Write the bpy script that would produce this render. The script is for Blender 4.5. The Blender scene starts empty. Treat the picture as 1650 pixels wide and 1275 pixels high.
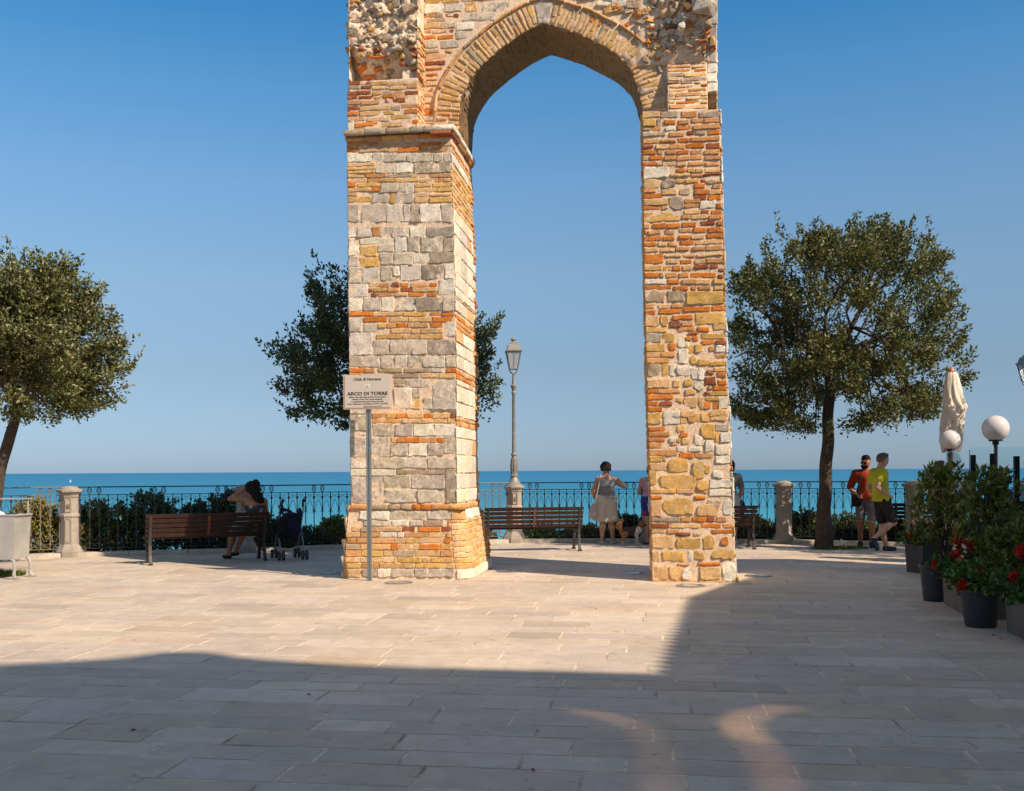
import bpy, bmesh, math, random
import numpy as np
from mathutils import Vector, Matrix
rnd = random.Random(7)
nr = np.random.RandomState(11)
R = math.radians
scene = bpy.context.scene
COL = scene.collection
# ------------------------------------------------------------------ camera
FPX = 1650.0; CX = 825.0; HY = 758.0; CAMZ = 1.5
ROLL = R(0.31)
cr_, sr_ = math.cos(ROLL), math.sin(ROLL)
cam_d = bpy.data.cameras.new("camera"); cam = bpy.data.objects.new("camera", cam_d); COL.objects.link(cam)
cam_d.sensor_fit = 'HORIZONTAL'; cam_d.sensor_width = 36.0; cam_d.lens = 36.0
cam_d.shift_y = (HY - 637.5) / 1650.0
cam_d.clip_start = 0.05; cam_d.clip_end = 120000
cam.matrix_world = Matrix(((cr_, sr_, 0, 0), (0, 0, -1, 0), (-sr_, cr_, 0, CAMZ), (0, 0, 0, 1)))
scene.camera = cam
scene.render.resolution_x = 1024; scene.render.resolution_y = 791
# ------------------------------------------------------------------ light
SUN_EL = R(40.0)
SX, SY = 0.79, -0.613                       # horizontal direction towards the sun
_n = math.hypot(SX, SY); SX /= _n; SY /= _n
TE = math.tan(SUN_EL)
sdir = Vector((SX * math.cos(SUN_EL), SY * math.cos(SUN_EL), math.sin(SUN_EL)))
world = bpy.data.worlds.new("World"); scene.world = world; world.use_nodes = True
wn = world.node_tree.nodes; wl = world.node_tree.links
bg = wn['Background']; bg.inputs[1].default_value = 0.10
sky = wn.new('ShaderNodeTexSky'); sky.sky_type = 'NISHITA'; sky.sun_disc = False
sky.sun_elevation = SUN_EL; sky.sun_rotation = math.atan2(SX, SY)
sky.altitude = 50; sky.air_density = 1.0; sky.dust_density = 0.2; sky.ozone_density = 2.0
wtc = wn.new('ShaderNodeTexCoord'); wsp = wn.new('ShaderNodeSeparateXYZ'); wl.new(wtc.outputs['Generated'], wsp.inputs[0])
wr = wn.new('ShaderNodeValToRGB'); wl.new(wsp.outputs['Z'], wr.inputs[0])
_sky = [(0.0, .46, .67, 1.19), (.095, .745, .82, .97), (.183, 1.03, 1.17, 1.22), (.267, 1.06, 1.38, 1.50), (.346, .78, 1.43, 1.66), (.412, .43, 1.33, 1.74), (.55, 1.75, 1.85, 1.85), (.75, 3.2, 2.4, 1.75)]
el_ = wr.color_ramp.elements
while len(el_) < len(_sky): el_.new(0.5)
for e_, (p_, r_, g_, b_) in zip(el_, _sky): e_.position = p_; e_.color = (r_ / 4, g_ / 4, b_ / 4, 1)
wm = wn.new('ShaderNodeVectorMath'); wm.operation = 'MULTIPLY'; wl.new(sky.outputs[0], wm.inputs[0]); wl.new(wr.outputs[0], wm.inputs[1])
ws = wn.new('ShaderNodeVectorMath'); ws.operation = 'SCALE'; ws.inputs['Scale'].default_value = 3.5 / 2 ** 0.5; wl.new(wm.outputs[0], ws.inputs[0])
wl.new(ws.outputs[0], bg.inputs[0])
sun_d = bpy.data.lights.new("sun", 'SUN'); sun_d.energy = 4.7; sun_d.angle = R(0.53); sun_d.color = (1.0, 0.82, 0.63)
sun = bpy.data.objects.new("sun", sun_d); COL.objects.link(sun)
sun.rotation_euler = sdir.to_track_quat('Z', 'Y').to_euler()
scene.view_settings.view_transform = 'Standard'; scene.view_settings.look = 'None'
scene.view_settings.exposure = 0.5; scene.view_settings.gamma = 1.0
# ------------------------------------------------------------------ pixel helpers (photo pixels -> real places)
def ray(x, y):
    dx = (x - CX) / FPX; dy = (HY - y) / FPX
    return dx * cr_ + dy * sr_, dy * cr_ - dx * sr_
def at(x, y, D):
    l, u = ray(x, y); return Vector((l * D, D, CAMZ + u * D))
def gnd(x, y, z=0.0):
    l, u = ray(x, y); t = (z - CAMZ) / u
    return Vector((l * t, t, z))
# arch frame: s along the front, d into depth
TH = math.atan(0.137); UX, UY = math.cos(TH), -math.sin(TH); NX, NY = math.sin(TH), math.cos(TH); OY = 13.98
def px(x, y, d):
    l, u = ray(x, y); t = (d + OY * NY) / (l * NX + NY)
    X, Y = l * t, t
    return X * UX + (Y - OY) * UY, CAMZ + u * t
def sdz(s, d, z):
    s = np.asarray(s, float); d = np.asarray(d, float); z = np.asarray(z, float)
    s, d, z = np.broadcast_arrays(s, d, z)
    return np.stack([s * UX + d * NX, OY + s * UY + d * NY, z], -1)
# ------------------------------------------------------------------ materials
def nodes_of(m):
    m.use_nodes = True; nt = m.node_tree
    return nt, nt.nodes, nt.links, nt.nodes['Principled BSDF']
_mc = {}
def pmat(name, base, rough=0.6, metal=0.0, var=0.15, ns=12.0, bump=0.0, bs=60.0, attr=False, spec=0.4, trans=0.0, alpha=None, detail=5, stain=0.0, speck=0.0):
    if name in _mc: return _mc[name]
    m = bpy.data.materials.new(name); nt, N, L, P = nodes_of(m); _mc[name] = m
    P.inputs['Roughness'].default_value = rough; P.inputs['Metallic'].default_value = metal
    P.inputs['Specular IOR Level'].default_value = spec
    tc = N.new('ShaderNodeTexCoord')
    no = N.new('ShaderNodeTexNoise'); no.inputs['Scale'].default_value = ns; no.inputs['Detail'].default_value = detail; no.inputs['Roughness'].default_value = 0.62
    L.new(tc.outputs['Object'], no.inputs['Vector'])
    mr = N.new('ShaderNodeMapRange'); mr.inputs[1].default_value = 0.3; mr.inputs[2].default_value = 0.7
    mr.inputs[3].default_value = 1 - var; mr.inputs[4].default_value = 1 + var
    L.new(no.outputs['Fac'], mr.inputs[0])
    mul = N.new('ShaderNodeMix'); mul.data_type = 'RGBA'; mul.blend_type = 'MULTIPLY'; mul.inputs[0].default_value = 1.0
    if attr:
        a = N.new('ShaderNodeAttribute'); a.attribute_name = 'Col'; L.new(a.outputs['Color'], mul.inputs[6])
    else: mul.inputs[6].default_value = (*base, 1)
    cmb = N.new('ShaderNodeCombineColor')
    for i in range(3): L.new(mr.outputs[0], cmb.inputs[i])
    L.new(cmb.outputs[0], mul.inputs[7])
    out = mul.outputs[2]
    if stain > 0:
        n2 = N.new('ShaderNodeTexNoise'); n2.inputs['Scale'].default_value = ns * 0.17; n2.inputs['Detail'].default_value = 7
        L.new(tc.outputs['Object'], n2.inputs['Vector'])
        r2 = N.new('ShaderNodeMapRange'); r2.inputs[1].default_value = 0.45; r2.inputs[2].default_value = 0.7; r2.inputs[3].default_value = 1.0; r2.inputs[4].default_value = 1 - stain
        L.new(n2.outputs['Fac'], r2.inputs[0])
        c2 = N.new('ShaderNodeCombineColor')
        for i in range(3): L.new(r2.outputs[0], c2.inputs[i])
        m2 = N.new('ShaderNodeMix'); m2.data_type = 'RGBA'; m2.blend_type = 'MULTIPLY'; m2.inputs[0].default_value = 1.0
        L.new(out, m2.inputs[6]); L.new(c2.outputs[0], m2.inputs[7]); out = m2.outputs[2]
    for sp_s, sp_a, lo_, hi_ in (((95.0, speck, .60, .68), (9.0, speck * .8, .64, .70), (38.0, -speck * .5, .66, .72)) if speck else ()):
        n3 = N.new('ShaderNodeTexNoise'); n3.inputs['Scale'].default_value = sp_s; n3.inputs['Detail'].default_value = 4; L.new(tc.outputs['Object'], n3.inputs['Vector'])
        r3 = N.new('ShaderNodeMapRange'); r3.inputs[1].default_value = lo_; r3.inputs[2].default_value = hi_; r3.inputs[3].default_value = 1.0; r3.inputs[4].default_value = 1 - sp_a; L.new(n3.outputs['Fac'], r3.inputs[0])
        c3 = N.new('ShaderNodeCombineColor')
        for i in range(3): L.new(r3.outputs[0], c3.inputs[i])
        m3 = N.new('ShaderNodeMix'); m3.data_type = 'RGBA'; m3.blend_type = 'MULTIPLY'; m3.inputs[0].default_value = 1.0; L.new(out, m3.inputs[6]); L.new(c3.outputs[0], m3.inputs[7]); out = m3.outputs[2]
    L.new(out, P.inputs['Base Color'])
    if trans: P.inputs['Transmission Weight'].default_value = trans
    if alpha is not None: P.inputs['Alpha'].default_value = alpha
    if bump > 0:
        nb = N.new('ShaderNodeTexNoise'); nb.inputs['Scale'].default_value = bs; nb.inputs['Detail'].default_value = 6
        L.new(tc.outputs['Object'], nb.inputs['Vector'])
        b = N.new('ShaderNodeBump'); b.inputs['Strength'].default_value = 1.0; b.inputs['Distance'].default_value = bump
        L.new(nb.outputs['Fac'], b.inputs['Height']); L.new(b.outputs[0], P.inputs['Normal'])
    return m
def leafmat(name, rough=0.42):
    if name in _mc: return _mc[name]
    m = bpy.data.materials.new(name); nt, N, L, P = nodes_of(m); _mc[name] = m
    a = N.new('ShaderNodeAttribute'); a.attribute_name = 'Col'
    L.new(a.outputs['Color'], P.inputs['Base Color']); P.inputs['Roughness'].default_value = rough
    P.inputs['Specular IOR Level'].default_value = 0.35
    tr = N.new('ShaderNodeBsdfTranslucent'); hs = N.new('ShaderNodeHueSaturation'); hs.inputs['Value'].default_value = 1.5; hs.inputs['Saturation'].default_value = 1.15
    L.new(a.outputs['Color'], hs.inputs['Color']); L.new(hs.outputs[0], tr.inputs['Color'])
    mx = N.new('ShaderNodeMixShader'); mx.inputs[0].default_value = 0.25
    L.new(P.outputs[0], mx.inputs[1]); L.new(tr.outputs[0], mx.inputs[2])
    L.new(mx.outputs[0], N['Material Output'].inputs['Surface'])
    return m
def masonry_mat():
    m = bpy.data.materials.new('old_masonry'); nt, N, L, P = nodes_of(m)
    P.inputs['Roughness'].default_value = 0.93; P.inputs['Specular IOR Level'].default_value = 0.15
    tc = N.new('ShaderNodeTexCoord'); a = N.new('ShaderNodeAttribute'); a.attribute_name = 'Col'
    def noise(sc, det=6, ro=0.65):
        n = N.new('ShaderNodeTexNoise'); n.inputs['Scale'].default_value = sc; n.inputs['Detail'].default_value = det; n.inputs['Roughness'].default_value = ro
        L.new(tc.outputs['Object'], n.inputs['Vector']); return n.outputs['Fac']
    def rng(f, a0, a1, b0, b1):
        r = N.new('ShaderNodeMapRange'); L.new(f, r.inputs[0])
        for i, v in enumerate((a0, a1, b0, b1)): r.inputs[i + 1].default_value = v
        return r.outputs[0]
    def grey(f):
        c = N.new('ShaderNodeCombineColor')
        for i in range(3): L.new(f, c.inputs[i])
        return c.outputs[0]
    def mul(c, f):
        x = N.new('ShaderNodeMix'); x.data_type = 'RGBA'; x.blend_type = 'MULTIPLY'; x.inputs[0].default_value = 1
        L.new(c, x.inputs[6]); L.new(grey(f), x.inputs[7]); return x.outputs[2]
    c = mul(a.outputs['Color'], rng(noise(26), 0.3, 0.7, 0.74, 1.24))
    c = mul(c, rng(noise(95, 5, 0.75), 0.3, 0.7, 0.68, 1.26))
    # pale bloom on the limestone (attribute alpha)
    f = rng(noise(9.5, 9, 0.8), 0.50, 0.57, 0.0, 0.9)
    ml = N.new('ShaderNodeMath'); ml.operation = 'MULTIPLY'; L.new(f, ml.inputs[0]); L.new(a.outputs['Alpha'], ml.inputs[1])
    x = N.new('ShaderNodeMix'); x.data_type = 'RGBA'; L.new(ml.outputs[0], x.inputs[0]); L.new(c, x.inputs[6]); x.inputs[7].default_value = (0.76, 0.69, 0.58, 1)
    c = x.outputs[2]
    g = rng(noise(15, 8, 0.78), 0.47, 0.60, 1.04, 0.56)              # darker weathering blotches, mostly on the limestone
    gm_ = N.new('ShaderNodeMix'); gm_.data_type = 'FLOAT'; L.new(a.outputs['Alpha'], gm_.inputs[0]); gm_.inputs[2].default_value = 1.0; L.new(g, gm_.inputs[3])
    c = mul(c, gm_.outputs[0])
    c = mul(c, rng(noise(65, 6, 0.8), 0.60, 0.70, 1.0, 0.42))      # pits
    c = mul(c, rng(noise(1.6, 4), 0.35, 0.7, 1.05, 0.86))
    L.new(c, P.inputs['Base Color'])
    b1 = N.new('ShaderNodeBump'); b1.inputs['Distance'].default_value = 0.012; L.new(noise(40, 8, 0.7), b1.inputs['Height'])
    b2 = N.new('ShaderNodeBump'); b2.inputs['Distance'].default_value = 0.006; L.new(noise(150, 6, 0.8), b2.inputs['Height']); L.new(b1.outputs[0], b2.inputs['Normal'])
    L.new(b2.outputs[0], P.inputs['Normal'])
    return m
MAS = masonry_mat()
# ------------------------------------------------------------------ object helpers
def link(o, parent=None):
    COL.objects.link(o)
    if parent is not None: o.parent = parent
    return o
def tag(o, label=None, cat=None, group=None, kind=None):
    if label: o['label'] = label
    if cat: o['category'] = cat
    if group: o['group'] = group
    if kind: o['kind'] = kind
    return o
def thing(name, loc, rz=0.0, label=None, cat=None, group=None):
    o = bpy.data.objects.new(name, None); o.empty_display_size = 0.2
    COL.objects.link(o); o.location = loc; o.rotation_euler = (0, 0, rz)
    return tag(o, label, cat, group)
def np_mesh(name, V, F, mats, col=None, smooth=True, parent=None, fm=None):
    """V (n,3); F list of (k,m) int arrays of quads / tris"""
    me = bpy.data.meshes.new(name)
    V = np.asarray(V, np.float32); me.vertices.add(len(V)); me.vertices.foreach_set('co', V.ravel())
    F = [np.asarray(f, np.int32) for f in F if len(f)]
    nl = sum(f.size for f in F); npoly = sum(len(f) for f in F)
    me.loops.add(nl); me.polygons.add(npoly)
    me.loops.foreach_set('vertex_index', np.concatenate([f.ravel() for f in F]))
    tot = np.concatenate([np.full(len(f), f.shape[1]) for f in F]); st = np.concatenate([[0], np.cumsum(tot)[:-1]])
    me.polygons.foreach_set('loop_start', st.astype(np.int32)); me.polygons.foreach_set('loop_total', tot.astype(np.int32))
    if fm is not None: me.polygons.foreach_set('material_index', np.asarray(fm, np.int32))
    me.polygons.foreach_set('use_smooth', np.full(npoly, smooth))
    if col is not None:
        ca = me.color_attributes.new('Col', 'FLOAT_COLOR', 'POINT')
        c = np.ones((len(V), 4), np.float32); col = np.asarray(col, np.float32); c[:, :col.shape[1]] = col
        ca.data.foreach_set('color', c.ravel())
    for m in (mats if isinstance(mats, (list, tuple)) else [mats]): me.materials.append(m)
    me.update(calc_edges=True); me.validate()
    o = bpy.data.objects.new(name, me); return link(o, parent)
class MB:
    def __init__(s): s.v = []; s.f = []; s.m = []; s.k = 0
    def add(s, V, F):
        n = len(s.v); s.v += [tuple(p) for p in V]; s.f += [tuple(i + n for i in f) for f in F]; s.m += [s.k] * len(F)
    def box(s, c, size, rz=0, M=None, bev=0.0):
        x, y, z = [a / 2 for a in size]; c = Vector(c)
        if bev <= 0:
            P = [Vector((a * x, b * y, e * z)) for e in (-1, 1) for a, b in ((-1, -1), (1, -1), (1, 1), (-1, 1))]
            F = [(3, 2, 1, 0), (4, 5, 6, 7), (0, 1, 5, 4), (1, 2, 6, 5), (2, 3, 7, 6), (3, 0, 4, 7)]
        else:
            bm = bmesh.new(); bmesh.ops.create_cube(bm, size=1.0)
            for v in bm.verts: v.co = Vector((v.co.x * 2 * x, v.co.y * 2 * y, v.co.z * 2 * z))
            bmesh.ops.bevel(bm, geom=bm.edges[:], offset=bev, segments=2, profile=0.6, affect='EDGES')
            bm.verts.index_update(); P = [v.co.copy() for v in bm.verts]; F = [tuple(v.index for v in f.verts) for f in bm.faces]; bm.free()
        Rm = M if M is not None else Matrix.Rotation(rz, 3, 'Z')
        s.add([c + Rm @ p for p in P], F)
    def prism(s, pts, axis_vec, close=True):
        """extrude a polygon (list of Vector) by a vector"""
        n = len(pts); a = Vector(axis_vec); V = list(pts) + [p + a for p in pts]
        F = [(i, (i + 1) % n, n + (i + 1) % n, n + i) for i in range(n)]
        if close: F += [tuple(range(n - 1, -1, -1)), tuple(range(n, 2 * n))]
        s.add(V, F)
    def tube(s, pts, r, n=8, caps=True, twist=0.0):
        pts = [Vector(p) for p in pts]; rr = r if isinstance(r, (list, tuple)) else [r] * len(pts)
        V = []; up = Vector((0, 0, 1)); prev = None
        for i, p in enumerate(pts):
            t = (pts[min(i + 1, len(pts) - 1)] - pts[max(i - 1, 0)]).normalized()
            if prev is None:
                a = up if abs(t.z) < 0.9 else Vector((1, 0, 0)); x = t.cross(a).normalized()
            else:
                x = (prev - t * prev.dot(t)).normalized()
            prev = x; y = t.cross(x)
            for k in range(n):
                an = 2 * math.pi * k / n + math.pi / n + twist * i
                V.append(p + (x * math.cos(an) + y * math.sin(an)) * rr[i])
        F = []
        for i in range(len(pts) - 1):
            for k in range(n): F.append((i * n + k, i * n + (k + 1) % n, (i + 1) * n + (k + 1) % n, (i + 1) * n + k))
        if caps: F += [tuple(range(n - 1, -1, -1)), tuple(range((len(pts) - 1) * n, len(pts) * n))]
        s.add(V, F)
    def lathe(s, prof, n=20, c=(0, 0, 0), sq=False, rot0=0.0):
        """prof: (r,z) list"""
        V = []; c = Vector(c)
        for r, z in prof:
            for k in range(n):
                a = 2 * math.pi * k / n + rot0
                V.append(c + Vector((r * math.cos(a), r * math.sin(a), z)))
        F = [(i * n + k, i * n + (k + 1) % n, (i + 1) * n + (k + 1) % n, (i + 1) * n + k) for i in range(len(prof) - 1) for k in range(n)]
        F += [tuple(range(n - 1, -1, -1)), tuple(range((len(prof) - 1) * n, len(prof) * n))]
        s.add(V, F)
    def build(s, name, mat, parent=None, smooth=False):
        me = bpy.data.meshes.new(name); me.from_pydata([tuple(v) for v in s.v], [], s.f)
        for m in (mat if isinstance(mat, (list, tuple)) else [mat]): me.materials.append(m)
        me.polygons.foreach_set('material_index', s.m); me.update(); me.validate()
        if smooth:
            me.polygons.foreach_set('use_smooth', [True] * len(me.polygons))
            try: me.set_sharp_from_angle(angle=R(smooth if smooth is not True else 40))
            except Exception: pass
        o = bpy.data.objects.new(name, me); return link(o, parent)
def copy_tree(o, parent=None):
    c = o.copy(); COL.objects.link(c); c.parent = parent
    for ch in list(o.children): copy_tree(ch, c)
    return c
# smooth pseudo noise
_K = nr.normal(size=(4, 14, 3)); _PH = nr.uniform(0, 6.28, size=(4, 14))
def sn(P, freq=1.0, ch=0):
    P = np.asarray(P, float) * np.asarray(freq, float) * 2.2
    return np.sin(P @ _K[ch].T + _PH[ch]).sum(-1) / 14 ** 0.5 * 0.8
# ------------------------------------------------------------------ signed distance bodies
def surface_nets(fn, lo, hi, h):
    lo = np.array(lo, float); hi = np.array(hi, float); n = np.ceil((hi - lo) / h).astype(int) + 1
    ax = [lo[i] + h * np.arange(n[i]) for i in range(3)]
    G = np.stack(np.meshgrid(*ax, indexing='ij'), -1).astype(np.float32)
    D = fn(G.reshape(-1, 3)).reshape(n)
    S = D < 0
    corner = [(a, b, c) for a in (0, 1) for b in (0, 1) for c in (0, 1)]
    m = n - 1
    cnt = np.zeros(m, int)
    for a, b, c in corner: cnt += S[a:a + m[0], b:b + m[1], c:c + m[2]]
    act = (cnt > 0) & (cnt < 8)
    idx = -np.ones(m, int); ci = np.argwhere(act); idx[act] = np.arange(len(ci))
    acc = np.zeros((len(ci), 3)); w = np.zeros(len(ci))
    for a in corner:
        for k in range(3):
            if a[k] == 1: continue
            b = list(a); b[k] = 1
            da = D[ci[:, 0] + a[0], ci[:, 1] + a[1], ci[:, 2] + a[2]]; db = D[ci[:, 0] + b[0], ci[:, 1] + b[1], ci[:, 2] + b[2]]
            cr = (da < 0) != (db < 0); t = np.where(cr, da / np.where(cr, da - db, 1), 0)
            p = np.array(a, float)[None, :] + np.eye(3)[k][None, :] * t[:, None]
            acc[cr] += p[cr]; w[cr] += 1
    V = lo + h * (ci + acc / w[:, None])
    Q = []
    for k in range(3):
        i, j = (k + 1) % 3, (k + 2) % 3
        sl0 = [slice(None)] * 3; sl1 = [slice(None)] * 3; sl0[k] = slice(0, -1); sl1[k] = slice(1, None)
        A = S[tuple(sl0)]; B = S[tuple(sl1)]
        e = np.argwhere(A != B)
        ok = (e[:, i] > 0) & (e[:, j] > 0) & (e[:, i] < m[i]) & (e[:, j] < m[j]); e = e[ok]
        flip = A[e[:, 0], e[:, 1], e[:, 2]]
        q = []
        for di, dj in ((-1, -1), (0, -1), (0, 0), (-1, 0)):
            c = e.copy(); c[:, i] += di; c[:, j] += dj; q.append(idx[c[:, 0], c[:, 1], c[:, 2]])
        q = np.stack(q, -1); q[~flip] = q[~flip][:, ::-1]; Q.append(q)
    Q = np.concatenate(Q); Q = Q[(Q >= 0).all(1)]
    return V, Q
def d_cone(P, a, b, ra, rb):
    a = np.array(a, np.float32); b = np.array(b, np.float32); ab = b - a; l2 = max(float(ab @ ab), 1e-9)
    t = np.clip(((P - a) @ ab) / l2, 0, 1)
    return np.linalg.norm(P - a - t[:, None] * ab, axis=1) - (ra + (rb - ra) * t)
def d_ell(P, c, r):
    r = np.array(r, np.float32); q = (P - np.array(c, np.float32)) / r; k = np.linalg.norm(q, axis=1)
    return (k - 1) * float(min(r)) * (0.6 + 0.4 * k / (k + 1e-6))
def smin(a, b, k):
    h = np.clip(0.5 + 0.5 * (b - a) / k, 0, 1); return b + (a - b) * h - k * h * (1 - h)
def sdf_mesh(name, prims, mat, parent, h=0.008, k=0.03, grow=0.0, clips=(), noise=(0, 1), col=None, shell=None, pad=0.05):
    """prims: ('c',a,b,ra,rb[,k]) or ('e',c,(rx,ry,rz)[,k]); clips: (point, normal) keep the side normal points away from"""
    lo = np.full(3, 1e9); hi = -lo
    for p in prims:
        pts = [np.array(p[1], float), np.array(p[2], float)] if p[0] == 'c' else [np.array(p[1], float)]
        rr = max(p[3], p[4]) if p[0] == 'c' else max(p[2])
        for q in pts: lo = np.minimum(lo, q - rr - grow - pad); hi = np.maximum(hi, q + rr + grow + pad)
    for pt, nm in clips:
        for i in range(3):
            if abs(nm[i]) > 0.999:
                if nm[i] > 0: hi[i] = min(hi[i], pt[i] + 2 * h)
                else: lo[i] = max(lo[i], pt[i] - 2 * h)
    def fn(P):
        D = None
        for p in prims:
            if p[0] == 'c': d = d_cone(P, p[1], p[2], p[3], p[4]); kk = p[5] if len(p) > 5 else k
            else: d = d_ell(P, p[1], p[2]); kk = p[3] if len(p) > 3 else k
            D = d if D is None else smin(D, d, kk)
        D = D - grow
        if noise[0]: D = D + noise[0] * sn(P, noise[1], 1)
        for pt, nm in clips: D = np.maximum(D, (P - np.array(pt, np.float32)) @ np.array(nm, np.float32))
        return D
    V, Q = surface_nets(fn, lo, hi, h)
    c = col(V) if col is not None else None
    return np_mesh(name, V, [Q], mat, col=c, parent=parent)
# ------------------------------------------------------------------ masonry
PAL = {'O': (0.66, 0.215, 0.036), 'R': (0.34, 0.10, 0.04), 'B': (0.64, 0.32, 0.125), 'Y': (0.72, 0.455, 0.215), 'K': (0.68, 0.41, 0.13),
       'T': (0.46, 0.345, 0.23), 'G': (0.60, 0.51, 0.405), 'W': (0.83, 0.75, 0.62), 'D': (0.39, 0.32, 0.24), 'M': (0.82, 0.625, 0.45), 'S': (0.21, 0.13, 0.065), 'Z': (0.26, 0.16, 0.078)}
BLOOM = {'G': 0.85, 'W': 0.4, 'D': 0.5, 'T': 0.4, 'K': .25, 'Y': .22, 'B': .20, 'O': .12, 'R': .15}
class Stones:
    def __init__(s): s.V = []; s.F = []; s.C = []; s.n = 0
    def add(s, V, F, C):
        s.V.append(V); s.F.append(F + s.n); s.C.append(C); s.n += len(V)
    def stone(s, fmap, a0, a1, z0, z1, code, h=0.010, rough=0.004, rnd_=0.0, edge=0.006, tilt=0.0, jit=0.004, cell=0.045):
        if a1 - a0 < 0.012 or z1 - z0 < 0.01: return
        ca, cz = (a0 + a1) / 2, (z0 + z1) / 2; wa, wz = (a1 - a0) / 2, (z1 - z0) / 2
        e = min(edge, wa * 0.4, wz * 0.4)
        def ax(w):
            n = max(1, int(round(2 * (w - e) / cell))); n = min(n, 9)
            if w < e * 4.5: return np.concatenate([[-w], np.linspace(-w + e, w - e, n + 1), [w]])
            return np.concatenate([[-w, -w + e], np.linspace(-w + 2.1 * e, w - 2.1 * e, n + 1), [w - e, w]])
        A, Z = np.meshgrid(ax(wa), ax(wz), indexing='ij'); na, nz = A.shape
        u, v = A / wa, Z / wz
        if rnd_ > 0:
            # squash square towards a wobbly disc
            rr = np.maximum(np.abs(u), np.abs(v)); th = np.arctan2(v, u)
            k = rr / np.maximum(np.sqrt(u * u + v * v), 1e-6)
            kv = rnd.choice([5, 6, 7]); av = np.sort(np.array([(q_ + rnd.uniform(-.3, .3)) * 2 * math.pi / kv for q_ in range(kv)]) % (2 * math.pi)); rv = np.array([rnd.uniform(.86, 1.16) for _ in range(kv)]); wob = np.interp(th % (2 * math.pi), np.concatenate([[av[-1] - 2 * math.pi], av, [av[0] + 2 * math.pi]]), np.concatenate([[rv[-1]], rv, [rv[0]]]))
            kk = (1 - rnd_) + rnd_ * k * 1.08 * wob
            A = A * kk; Z = Z * kk
        if tilt: A, Z = A * math.cos(tilt) - Z * math.sin(tilt), A * math.sin(tilt) + Z * math.cos(tilt)
        rim = np.zeros(A.shape, bool); rim[0, :] = rim[-1, :] = True; rim[:, 0] = rim[:, -1] = True
        P0 = np.stack([A + ca, Z + cz, np.full(A.shape, s.n * 0.013)], -1)
        A = A + ca + jit * 1.1 * sn(P0, 9, 0) + jit * 0.8 * sn(P0, 30, 1); Z = Z + cz + jit * sn(P0, 9, 2) + jit * 0.8 * sn(P0, 28, 3)
        er = np.minimum((1 - np.abs(u)) * wa, (1 - np.abs(v)) * wz)
        dome = (1 - np.clip(er / max(min(wa, wz), 1e-6), 0, 1))
        H = h * (1 - (0.10 + 0.25 * rnd_) * dome ** 3) + rough * sn(P0, 7, 1) + rough * 0.9 * sn(P0, 24, 2) + (A - ca) * rnd.uniform(-.05, .05) * min(1, .08 / wa) + (Z - cz) * rnd.uniform(-.07, .07)
        H[rim] = -0.0075
        V = fmap(A.ravel(), Z.ravel(), H.ravel())
        i = np.arange(na * nz).reshape(na, nz)
        F = np.stack([i[:-1, :-1], i[1:, :-1], i[1:, 1:], i[:-1, 1:]], -1).reshape(-1, 4)
        base = np.array(PAL[code]); g = rnd.uniform(0.86, 1.12)
        base = base * g * np.array([1.0, rnd.uniform(0.97, 1.03), rnd.uniform(0.92, 1.07)])
        C = np.empty((len(V), 4)); C[:, :3] = base; C[:, 3] = BLOOM.get(code, 0.0) * rnd.uniform(0.3, 1.2)
        C[rim.ravel(), :3] = base * 0.9
        s.add(V, F, C)
    def grid(s, V, na, nz, code='M'):
        i = np.arange(na * nz).reshape(na, nz)
        F = np.stack([i[:-1, :-1], i[1:, :-1], i[1:, 1:], i[:-1, 1:]], -1).reshape(-1, 4)
        C = np.empty((len(V), 4)); C[:, :3] = PAL[code]; C[:, 3] = 0; s.add(V, F, C)
    def build(s, name, parent):
        if getattr(s, 'tris', None):
            nv = s.n; TF = []; V_ = list(s.V); C_ = list(s.C)
            for P, i, C in s.tris: TF.append(i + nv); V_.append(P); C_.append(C); nv += len(P)
            return np_mesh(name, np.concatenate(V_), [np.concatenate(s.F), np.concatenate(TF)], MAS, col=np.concatenate(C_), smooth=True, parent=parent)
        return np_mesh(name, np.concatenate(s.V), [np.concatenate(s.F)], MAS, col=np.concatenate(s.C), smooth=True, parent=parent)
def rows_crop(ox, oy, k, txt):
    """'y0-y1: x0 x1 C, ...' in enlarged-crop pixels -> list of photo-pixel stones"""
    out = []
    for line in txt.strip().split(';'):
        line = line.strip()
        if not line: continue
        yy, rest = line.split(':'); y0, y1 = [float(t) for t in yy.split('-')]
        for it in rest.split(','):
            x0, x1, c = it.split()
            out.append((ox + float(x0) / k, ox + float(x1) / k, oy + y0 / k, oy + y1 / k, c))
    return out
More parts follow.
